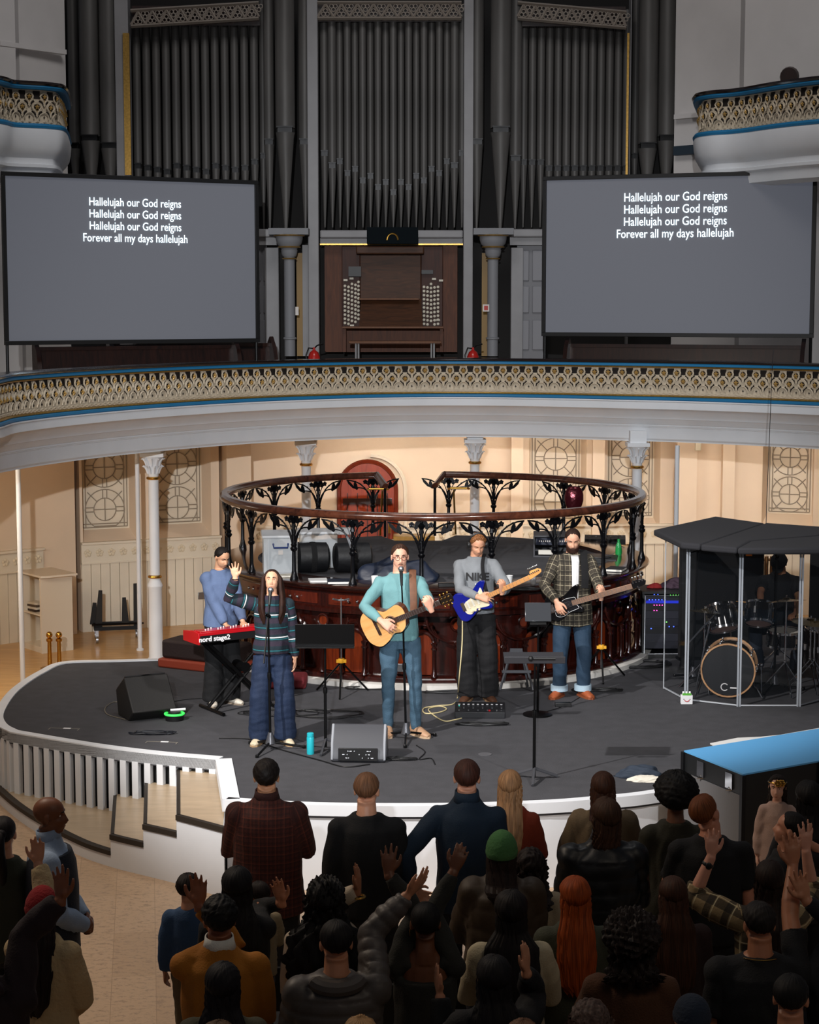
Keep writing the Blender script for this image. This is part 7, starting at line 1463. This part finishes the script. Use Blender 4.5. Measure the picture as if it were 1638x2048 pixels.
for i, (x, y, hh) in enumerate(((-.24, .05, .52), (.26, .05, .60), (-.3, .38, .3), (.12, .38, .36))): m = M(); m.box((x, y, .2+hh/2), (.10, .07, hh), (0, R(4-6*(i % 2)), 0), .5); obj('upright_arm', m, mat('dolly_arm', '1e1c1a', .7), r)
for x, y in ((-.28, 0), (.28, 0), (-.28, .4), (.28, .4)): m = M(); m.lathe([(0, -.015), (.05, -.015), (.05, .015), (0, .015)], (x, y, .05), 16, Matrix.Rotation(pi/2, 3, 'Y')); m.box((x, y, .13), (.04, .03, .1)); obj('wheel', m, STEEL, r)
for i, (px, py) in enumerate(((103, 1335), (122, 1335))):
    q = G(px, py, FL); r = thing('brass_post', 'brass barrier post with ball top, %s of the pair behind the stage rim' % ('left' if i == 0 else 'right'), 'barrier post', (q.x, q.y-.1, FL), 0, 'brass barrier posts'); t = 3.93-(1304-605-14*i)/FPX*q.y*1.0-FL
    hgt = max(.45, PD(px, 1300-12*i, q.y-.1).z-FL); m = M(); m.lathe([(0, 0), (.12, 0), (.12, .02), (.03, .04), (.025, hgt-.10), (.04, hgt-.09), (.04, hgt-.06), (.02, hgt-.05)], n=18); obj('pole', m, BRASS, r); m = M(); m.ell((0, 0, hgt-.01), .042); obj('ball', m, BRASS, r)
c = f2(1.78, -.28, -.05); m = M(); m.box((0, 0, 0), (.16, .025, .10), R(24)); tag(obj('wall_socket', m, STEEL, loc=c, bevel=.004), 'metal double socket low on the wainscot behind the keyboard player', 'socket')
c = PD(1396, 893, 27.5); m = M(); m.box((0, 0, 0), (.09, .05, .12)); tag(obj('wall_sensor', m, mat('cream_plastic', '', 0), loc=c, bevel=.01), 'small cream sensor on the back wall right of the slender pole', 'sensor')
q = Yf(0, 0) if False else None
c = cy(R(-9), .22, 2.43)+Vector((RC.x, RC.y, 0)); m = M(); m.box((0, 0, 0), (.14, .02, .08), R(-9)); tag(obj('floor_socket', m, STEEL, loc=c, bevel=.003), 'metal socket plate at the foot of the pulpit behind the acoustic guitarist', 'socket')
# ============================================================ THE CONGREGATION (backs to the camera)
def aud(px, py, h, label, turn=0, **k):
    p = G(px, py, FL+h); k.setdefault('vox', .0075); k.setdefault('shoes', dict(col='1b1a1a'))
    if k.get('extra_h'): pass
    k.pop('extra_h', None)
    return person(label, (p.x, p.y, FL+k.pop('lift', 0)), pi+R(turn), h-k.pop('hh', 0), **k)
def up(px, py, dy, n=(0, 1, .1), d=(0, .1, 1), c=.12, sp=.2, pole=(0, .2, -1)): return dict(px=(px, py, dy), d=d, n=n, wd=True, c=c, sp=sp, pole=pole)
JACK = dict(bump=.2)
OUT = lambda s: (s*1, .25, -.9)
A1 = aud(533, 1507, 1.80, 'person in maroon checked overshirt with short dark wavy hair, front row below the steps', girth=1.10, skin='c08a68', head=(-4, 0, 0), arms={'l': 'front', 'r': 'front'},
    top=dict(name='overshirt', mat=cloth_pattern('maroon_check', '4a2019', [(0, 40, .4, 0, '2c1412', .5), (2, 36, .4, 0, '2c1412', .5), (0, 20, .12, .3, '7a3a26', .3), (2, 18, .12, .3, '7a3a26', .3)]), hem=.76, ease=1.14, bulk=1.22, flare=1.15, collar=1), leg=dict(col='14161c'), hair=dict(style='curly', len=0, th=.013, col='16100e', frizz=.3))
A2 = aud(733, 1536, 1.77, 'person in plain black sweater with light brown hair, second from left in the front row', 3, skin='d39a7c', girth=1.06, head=(6, -14, 0), arms={'l': 'down', 'r': 'clasp'}, top=dict(name='black_sweater', col='0c0c0e', hem=.84, ease=1.10, bulk=1.15), leg=dict(col='101014'), hair=dict(style='short', col='6b4a34', th=.010))
A3 = aud(934, 1508, 1.84, 'tall person in navy shirt with cropped dark brown hair, centre of the front row', -3, skin='c08a70', girth=1.03, arms={'l': dict(o=(.16, .02, -.46), pole=(1, .4, .1), d=(-.6, -.5, -.4), n=(-.5, .5, 0), c=.5), 'r': 'clasp'}, top=dict(name='navy_shirt', col='0f2233', hem=.80, ease=1.06, bulk=1.05, collar=1.6), leg=dict(col='12161e'), hair=dict(style='crop', col='3a2018', th=.010))
A4 = aud(1020, 1531, 1.66, 'person with long straight blonde hair and rust-red top in the front row', -6, fem=True, skin='cf957a', arms={'l': 'front', 'r': 'front'}, top=dict(name='rust_top', col='7a2a12', hem=.92, ease=1.0), leg=dict(kind='slim', col='1c2230'), hair=dict(style='long', col='9a7350', len=.42, w=1.0))
A5 = aud(1206, 1534, 1.68, 'person with brown shoulder-length hair in a loose beige cape at the stage front', 0, fem=True, skin='c89078', arms={'l': 'front', 'r': 'front'}, top=dict(name='beige_cape', col='6e5c44', hem=.80, ease=1.25, bulk=1.6, flare=1.25, fold=.012, freq=(34, 34, 5)), leg=dict(col='1a1a1e'), hair=dict(style='long', col='3a2013', len=.20, w=1.05))
A6 = aud(1352, 1532, 1.80, 'person with big round black afro and dark olive sweater in the front row', 2, hh=.06, fem=True, skin='6e4630', arms={'l': 'clasp', 'r': 'front'}, top=dict(name='olive_sweater', col='2a281c', hem=.88, ease=1.12, bulk=1.15), leg=dict(kind='slim', col='1a2433'), hair=dict(style='afro', col='0c0a0a'))
A7 = aud(1208, 1584, 1.78, 'person in black padded gilet with collar-length brown hair, in front of the beige cape', 4, skin='b98268', girth=1.14, head=(-6, 18, 0), arms={'l': 'clasp', 'r': 'clasp'}, top=dict(name='padded_jacket', mat=mat('black_nylon', '0d1014', .45, bump=.3, bs=16), hem=.82, ease=1.16, bulk=1.25, puff=.085, collar=1.5), leg=dict(col='3a362c'), hair=dict(style='bob', col='3c2619', th=.016))
A8 = aud(1422, 1574, 1.80, 'person with short ginger hair in black T-shirt looking up to the left', -6, skin='c4856a', girth=1.08, head=(-14, -34, 8), arms={'l': 'front', 'r': 'down'}, top=dict(name='black_t_shirt', col='0d0d10', sleeve='short', hem=.86, ease=1.1), leg=dict(col='15161a'), hair=dict(style='crop', col='6a3a1e', th=.010))
K1 = G(1561, 1562, FL+1.35)
GIRL = person('small child with dark hair and gold flower headband looking back over a shoulder', (K1.x, K1.y+.1, FL+.27), R(-6), 1.08, True, 'd9a58c', girth=.85, head=(4, -12, 0), vox=.005, face=True, cat='person', arms={'l': dict(px=(1632, 1640, .05), pole=(1, .2, -.6), d=(.9, .3, .1), n=(0, -1, 0), wd=True, c=.3), 'r': 'down'}, feet=((.06, 0), (-.06, 0)),
    top=dict(name='blush_dress', col='b89a8c', hem=.45, ease=1.2, flare=1.5, bulk=1.3), leg=dict(kind='slim', col='8c7468'), shoes=dict(col='4a3a36'), hair=dict(style='long', col='1c1310', len=.30, w=1.1))
m = M(); H = GIRL['H']; m.tube([H((.086*sin(a), .012-.105*cos(a), .055+.02*cos(a))) for a in [R(-150)+R(300)*i/20 for i in range(21)]], .004, 6)
for sx in (.02, .05):
    for j in range(6): a = j*pi/3; m.ell(H((sx+.02*cos(a), -.105+sx*.5, .075+.02*sin(a))), (.013, .008, .013), nu=8, nv=5)
obj('flower_headband', m, BRASS, GIRL['body'])
A10 = aud(1616, 1554, 1.68, 'person with long black hair holding the small child, at the right edge', 10, fem=True, skin='c08a70', arms={'l': 'front', 'r': 'front'}, top=dict(name='dark_top', col='18181c', hem=.88, ease=1.1), hair=dict(style='long', col='0f0c0c', len=.30, w=1.2, th=.02))
A11 = aud(1572, 1612, 1.66, 'person with dark hair in a low bun and black T-shirt turned towards the left', 52, fem=True, skin='c08468', head=(-10, 20, 0), arms={'r': up(1612, 1684, .15, n=(0, 1, 0)), 'l': 'clasp'}, top=dict(name='black_t_shirt', col='101012', sleeve='short', hem=.86, ease=1.12), hair=dict(style='bun', col='120d0c', bun=(0, .10, .0)))
A12 = aud(1538, 1706, 1.70, 'person in beige and black flannel shirt with long dark brown hair, both hands raised', 0, fem=True, skin='c99078', vox=.0065, head=(-8, 0, 0), arms={'l': up(1423, 1712, .12, n=(0, 1, .2), sp=.22, pole=(-.2, .3, -1)), 'r': up(1612, 1700, .2, n=(0, 1, 0), sp=.2)},
    top=dict(name='flannel_shirt', mat=cloth_pattern('flannel', '8a7654', [(0, 9, .35, 0, '231e18', .8), (2, 9, .35, 0, '231e18', .8), (0, 9, .06, .6, 'c9bd98', .7), (2, 9, .06, .6, 'c9bd98', .7)]), sleeve='rolled', hem=.78, ease=1.15, bulk=1.35, flare=1.1), hair=dict(style='long', col='20130d', len=.34, w=1.1))
m = M(); w_ = A12['A']['l'][2]; E_ = A12['A']['l'][1]; d_ = (w_-E_).normalized(); c_ = w_-d_*.05; fr_ = frame(d_); m.tube([c_+fr_ @ Vector((.030*cos(a), .030*sin(a), 0)) for a in [2*pi*i/16 for i in range(16)]], (.010, .003), 6, closed=True, sq=d_); obj('watch_strap', m, BLACK, A12['body']); m = M(); m.ell(c_+Vector((0, .031, 0)), (.018, .007, .020)); obj('watch', m, BLACK, A12['body'])
A13 = aud(1521, 1793, 1.76, 'large person in black T-shirt with grey-flecked short hair and right arm raised straight up', 0, skin='a86f50', girth=1.2, vox=.0065, head=(10, 8, 0), arms={'r': up(1584, 1705, .35, n=(0, 1, 0), sp=.22, pole=(.6, .2, -1)), 'l': 'down'}, top=dict(name='black_t_shirt', col='0e0f12', sleeve='short', hem=.84, ease=1.12, bulk=1.1), leg=dict(col='121318'), hair=dict(style='short', col='1b1614', th=.010))
m = M(); T = A13['T']; m.tube([T((.088*cos(a), .015+.082*sin(a), 1.455+.012*sin(a))) for a in [2*pi*i/24 for i in range(24)]], .0025, 5, closed=True); obj('necklace', m, BRASS, A13['body'])
A15 = aud(1347, 1744, 1.63, 'person with very long brown centre-parted hair and maroon-brown top', 2, fem=True, skin='c08a70', head=(8, 0, 0), arms={'l': 'clasp', 'r': 'clasp'}, top=dict(name='maroon_top', col='2a1614', hem=.84, ease=1.15, bulk=1.2), hair=dict(style='long', col='3a2114', len=.50, w=1.25))
A16 = aud(1583, 1937, 1.72, 'person with short black hair and dark jacket in the bottom right corner', -4, skin='a87256', head=(8, -8, 0), arms={'l': 'clasp', 'r': 'clasp'}, top=dict(name='dark_jacket', col='10151c', hem=.84, ease=1.14, bulk=1.2), hair=dict(style='short', col='0f0d0d', th=.010))
A17 = aud(1262, 1830, 1.72, 'person with voluminous dark curly hair and brown wool coat with wide collar', 3, fem=True, skin='b07a5c', arms={'l': 'front', 'r': 'front'}, top=dict(name='brown_coat', mat=cloth('4c2e1a', .9, bump=.5), hem=.5, ease=1.25, bulk=1.45, flare=1.3, collar=2.2, fold=.011, freq=(30, 30, 4)), hair=dict(style='curly', col='1c120e', len=.10, th=.075, frizz=.35))
A18 = aud(1384, 1978, 1.64, 'person in dark blue knitted hat at the bottom edge', 0, skin='b07a5c', top=dict(name='dark_coat', col='12141a', ease=1.18, bulk=1.25), hair=dict(style='crop', col='15110f')); head_shell(A18, 'knitted_hat', cloth('1a2433', .95, bump=.6, bs=80), -14, .016)
A19 = aud(1150, 1744, 1.67, 'person with long wavy copper-red hair and grey-green sweater', 2, fem=True, skin='d9a78c', head=(2, 4, 0), arms={'l': 'clasp', 'r': 'clasp'}, top=dict(name='grey_green_sweater', col='3a3c2e', hem=.90, ease=1.18, bulk=1.35), leg=dict(kind='regular', col='36606a'), hair=dict(style='long', col='8c3c10', len=.46, w=1.15, th=.018))
A20 = aud(1004, 1655, 1.73, 'person in green knitted beanie and brown padded jacket', 0, fem=True, skin='b98268', head=(0, -10, 0), girth=1.12, arms={'l': 'front', 'r': 'clasp'}, top=dict(name='padded_jacket', mat=mat('olive_nylon', '3a2c1c', .6, bump=.3, bs=20), hem=.80, ease=1.22, bulk=1.4, puff=.12, collar=1), hair=dict(style='long', col='1f130e', len=.22)); head_shell(A20, 'green_beanie', cloth('3f6b3c', .95, bump=.6, bs=70), -24, .018, .012)
A21 = aud(1062, 1690, 1.54, 'person with dark wavy hair and cream jacket just right of the green beanie', -8, fem=True, skin='c48c70', arms={'r': 'down', 'l': 'clasp'}, top=dict(name='cream_jacket', col='9a8c74', hem=.82, ease=1.15, bulk=1.2), hair=dict(style='curly', col='1a100d', len=.26, th=.024, frizz=.4))
A22 = aud(1022, 1772, 1.68, 'person with long dark hair over a cream and black fleece', 0, fem=True, skin='c08a70', arms={'l': 'front', 'r': 'front'}, top=dict(name='cream_fleece', col='b0a488', hem=.84, ease=1.18, bulk=1.35), leg=dict(col='14141a'), hair=dict(style='long', col='130d0c', len=.50, w=1.6, th=.022))
A23 = aud(987, 1900, 1.66, 'person with long black parted hair and black fleece, hand raised beside the head', 4, fem=True, skin='b07a5c', vox=.0065, arms={'r': up(1052, 1945, .1, n=(-.8, .5, 0), sp=.1), 'l': up(880, 1990, .25, n=(1, .3, 0), d=(-.2, .4, .9), sp=.1)}, top=dict(name='black_fleece', col='0e0e11', ease=1.2, bulk=1.3), hair=dict(style='long', col='0f0c0e', len=.48, w=1.35, th=.018))
A24 = aud(850, 1790, 1.70, 'person with cropped black hair and low-backed dark top, both arms raised wide', 0, fem=True, skin='6a4028', vox=.0065, head=(-4, 4, 0), arms={'l': up(777, 1748, .1, n=(0, 1, 0), sp=.22, pole=(-1, .1, -.6)), 'r': up(908, 1742, .1, n=(.2, 1, .2), d=(.35, .1, .9), sp=.12, c=.3, pole=(1, .1, -.6))}, top=dict(name='low_backed_top', col='24241f', hem=.88, ease=1.04, bulk=1.05, neck=1.33), leg=dict(col='15151a'), hair=dict(style='crop', col='0c0909', th=.008))
m = M(); m.tube([A24['H']((.084, .02, -.035+.012*cos(a))) for a in (0,)]+[A24['H']((.084, .02+.012*sin(a), -.05+.012*cos(a))) for a in [2*pi*i/10 for i in range(10)]], .002, 4); obj('hoop_earring', m, BRASS, A24['body'])
A25 = aud(672, 1829, 1.74, 'person in grey hooded puffer jacket with short black hair reaching right arm up', 6, skin='b57c5c', girth=1.12, vox=.0065, head=(6, 4, 0), arms={'r': up(815, 1790, .22, n=(-.3, .6, .7), d=(.75, .15, .75), c=.18, sp=.22, pole=(1, .1, -1)), 'l': 'clasp'}, top=dict(name='puffer_jacket', mat=mat('grey_nylon', '4a4440', .5, bump=.3, bs=18), hem=.80, ease=1.20, bulk=1.30, puff=.062, hood=True), leg=dict(col='14151c'), hair=dict(style='short', col='100c0b', th=.010))
A26 = aud(650, 1750, 1.68, 'person with long black curly hair and cream top, right hand raised with bangle', 2, fem=True, skin='9a6446', vox=.0065, arms={'r': up(716, 1782, .1, n=(-.9, .3, 0), sp=.1, pole=(1, 0, -.7)), 'l': 'clasp'}, top=dict(name='cream_top', col='b8a892', hem=.78, ease=1.15, bulk=1.2), leg=dict(col='1a2540'), hair=dict(style='curly', col='0b0808', len=.44, th=.035, w=1.5, frizz=.5))
m = M(); w_ = A26['A']['r'][2]; m.tube([w_+Vector((.036*cos(a), .034*sin(a), -.03)) for a in [2*pi*i/18 for i in range(18)]], .006, 6, closed=True); obj('bangle', m, BRASS, A26['body'])
A27 = aud(438, 1782, 1.76, 'person in mustard jumper with white collar and short black afro hair, left hand raised', 2, skin='8a5236', vox=.0065, girth=1.04, head=(0, 10, 0), arms={'l': up(398, 1812, .12, n=(-.1, -1, .1), c=.15, sp=.14, pole=(-1, .1, -1)), 'r': 'clasp'}, top=dict(name='mustard_jumper', col='9a5f12', hem=.84, ease=1.12, bulk=1.2, collar=1.4, collar_mat=cloth('d8d8d0')), leg=dict(col='8a7c6c'), hair=dict(style='curly', col='0b0908', len=0, th=.022, frizz=.3))
A28 = aud(474, 1724, 1.68, 'person with long black hair and black top behind the mustard jumper, right hand raised', 2, fem=True, skin='b37a5c', vox=.0065, arms={'r': up(564, 1806, .1, n=(-.3, -1, .1), d=(-.25, 0, 1), c=.15, sp=.14, pole=(1, 0, -.8)), 'l': 'clasp'}, top=dict(name='black_top', col='0f0f12', hem=.82, ease=1.12), hair=dict(style='long', col='0e0b0d', len=.46, w=1.3, th=.018))
K2 = G(408, 1742, FL+1.42)
KID = person('small child in blue knitted jumper, khaki trousers and blue boots held on a hip', (K2.x-.08, K2.y-.1, FL+.32), pi+R(-10), 1.10, False, 'b98468', girth=.85, head=(4, 0, 0), vox=.007, arms={'l': 'down', 'r': 'front'}, feet=((.06, -.05), (-.04, .02)), top=dict(name='blue_knit', col='2f4a6c', hem=.86, ease=1.25, bulk=1.4), leg=dict(kind='regular', col='6a5c44'), shoes=dict(col='1f3f70', sole='1f3f70', high=.16), hair=dict(style='short', col='1a1210', th=.016))
K3 = G(505, 1765, FL+1.38)
KID2 = person('toddler with dark hair and cream quilted jacket beside the long-haired carer', (K3.x+.04, K3.y-.05, FL+.42), pi+R(20), .96, False, 'c08a6c', girth=.85, head=(4, 20, 0), vox=.007, arms={'l': 'front', 'r': 'front'}, feet=((.06, 0), (-.06, 0)), top=dict(name='quilted_jacket', col='8c7c60', hem=.80, ease=1.3, bulk=1.5, puff=.05), leg=dict(kind='regular', col='4a4a50'), shoes=dict(col='2a2a2a'), hair=dict(style='short', col='1a100d', th=.010))
A31 = aud(446, 1914, 1.66, 'person with long straight black hair and olive coat at the bottom left of centre', 0, fem=True, skin='b07a5c', arms={'l': 'clasp', 'r': 'clasp'}, top=dict(name='olive_coat', col='3c3a2a', ease=1.2, bulk=1.3), hair=dict(style='long', col='100c10', len=.48, w=1.3, th=.018))
A32 = aud(84, 1768, 1.66, 'person in red beanie with long dark hair, cream jumper and tartan skirt, hand raised', -14, fem=True, skin='b98264', vox=.0065, head=(4, 8, 0), arms={'l': up(76, 1728, .15, n=(0, -1, .1), sp=.12, pole=(-1, .2, -.4)), 'r': 'clasp'}, top=dict(name='cream_jumper', mat=cloth('b09a74', .95, bump=.7, bs=60), hem=.86, ease=1.16, bulk=1.3), leg=dict(kind='skirt', mat=cloth_pattern('tartan', '1f2620', [(0, 11, .3, 0, '6a5a34', .5), (2, 11, .3, 0, '6a5a34', .5), (0, 11, .06, .55, 'c9b060', .8), (2, 11, .06, .55, 'c9b060', .8)])), hair=dict(style='long', col='1a0f0d', len=.50, w=1.1)); head_shell(A32, 'red_beanie', cloth('7c0f14', .95, bump=.6, bs=70), -22, .020, .012)
m = M(); w_ = A32['A']['l'][2]; d_ = (w_-A32['A']['l'][1]).normalized(); fr_ = frame(d_); m.tube([w_-d_*.03+fr_ @ Vector((.029*cos(a), .029*sin(a), 0)) for a in [2*pi*i/16 for i in range(16)]], (.010, .003), 6, closed=True, sq=d_); obj('watch', m, BLACK, A32['body'])
A33 = aud(-36, 1836, 1.76, 'person in dark maroon hoodie at the left edge, arm raised before the red beanie', -8, skin='7a482e', girth=1.1, vox=.0065, arms={'r': up(122, 1800, .1, n=(-.4, -1, .1), c=.1, sp=.16, pole=(.9, .1, -.8)), 'l': 'down'}, top=dict(name='maroon_hoodie', col='1c0d12', hem=.80, ease=1.16, bulk=1.35, hood=True), leg=dict(col='120e14'), hair=dict(style='short', col='0f0b0a'))
p = G(100, 1582, FL+1.80); A34 = person('bald person in dark waistcoat and pale blue shirt standing in profile, facing right', (p.x, p.y, FL), R(98), 1.80, False, '6e4026', head=(2, -4, 0), vox=.0055, face=True, girth=1.1, arms={'l': 'clasp', 'r': 'clasp'}, feet=((.11, 0), (-.11, 0)), top=dict(name='pale_blue_shirt', col='8a9cb4', hem=.86, ease=1.06, bulk=1.15, collar=1.2), leg=dict(col='14171f'))
T = A34['T']; s = A34['s']; m = M(); m.tube([T((0, 0, z)) for z in (.84, 1.0, 1.2, 1.34, 1.41)], [(.205*s, .155*s), (.198*s, .150*s), (.205*s, .152*s), (.205*s, .140*s), (.175*s, .115*s)], 24, sq=(1, 0, 0)); obj('waistcoat', m, cloth('121a26', .8), A34['root'], smooth=60)
A35 = aud(6, 1622, 1.68, 'person with dark ponytail and olive top at the far left edge', 4, fem=True, skin='b07a5c', arms={'l': 'down', 'r': 'front'}, top=dict(name='olive_top', col='26281c', hem=.84, ease=1.12), hair=dict(style='bun', col='140e10', tail=True, bun=(0, .11, .03)))
for px, py, h, cc, lab, st, le in ((720, 2024, 1.62, 'a07c54', 'person with light brown hair, crown showing at the bottom edge', 'short', 0), (1046, 2030, 1.60, '6a4c3a', 'person with brown hair, only the crown showing at the bottom right of centre', 'short', 0), (1180, 1990, 1.64, '4a3a34', 'person with greying tied-up curly hair at the bottom edge', 'curly', .12), (437, 2032, 1.60, '5c4634', 'person with brown hair barely showing at the bottom left edge', 'short', 0)):
    aud(px, py, h, lab, fem=True, arms={'l': 'clasp', 'r': 'clasp'}, skin='c09070', top=dict(name='sweater', col='2a2622', ease=1.15), hair=dict(style=st, col=cc, len=le, th=.02))
A37 = aud(1694, 1800, 1.74, 'person beyond the right edge raising a hand with a black watch', 0, skin='b57c5c', vox=.0065, arms={'l': up(1612, 1800, .15, n=(.2, -1, .1), d=(-.35, 0, 1), sp=.2, pole=(-1, 0, -.8)), 'r': 'down'}, top=dict(name='dark_shirt', col='14161a', ease=1.12), hair=dict(style='short', col='1a1210'))
# ---- chairs between the rows
CHB = mat('chair_black_seat', '121316', .6)
def chair(x, y, rz, lab):
    r = thing('stacking_chair', lab, 'chair', (x, y, FL), rz, 'stacking chairs between the rows'); m = M(); m.box((0, 0, .45), (.44, .42, .03)); obj('seat', m, CHB, r, bevel=.01); m = M(); m.box((0, .22, .72), (.44, .02, .28), (R(-8), 0, 0)); obj('backrest', m, CHB, r, bevel=.01)
    for sx in (-1, 1):
        m = M(); m.tube([(sx*.23, -.20, 0), (sx*.23, -.18, .44), (sx*.23, .18, .44)], .010, 8); obj('leg', m, CHROME, r); m = M(); m.tube([(sx*.23, .24, 0), (sx*.23, .19, .44), (sx*.23, .25, .88)], .010, 8); obj('leg', m, CHROME, r)
for px, py, rz, lab in ((575, 2040, 178, 'black stacking chair with chrome frame right of the mustard jumper'), (960, 2035, 182, 'black stacking chair between the cream fleece and low-backed top'), (1622, 2040, 176, 'black stacking chair with chrome frame near the right edge'), (770, 2075, 180, 'black stacking chair in front of the grey puffer jacket'), (60, 2085, 176, 'black stacking chair at the bottom left behind the tartan skirt')):
    q = G(px, py, FL+.45); chair(q.x, q.y, R(rz), lab)
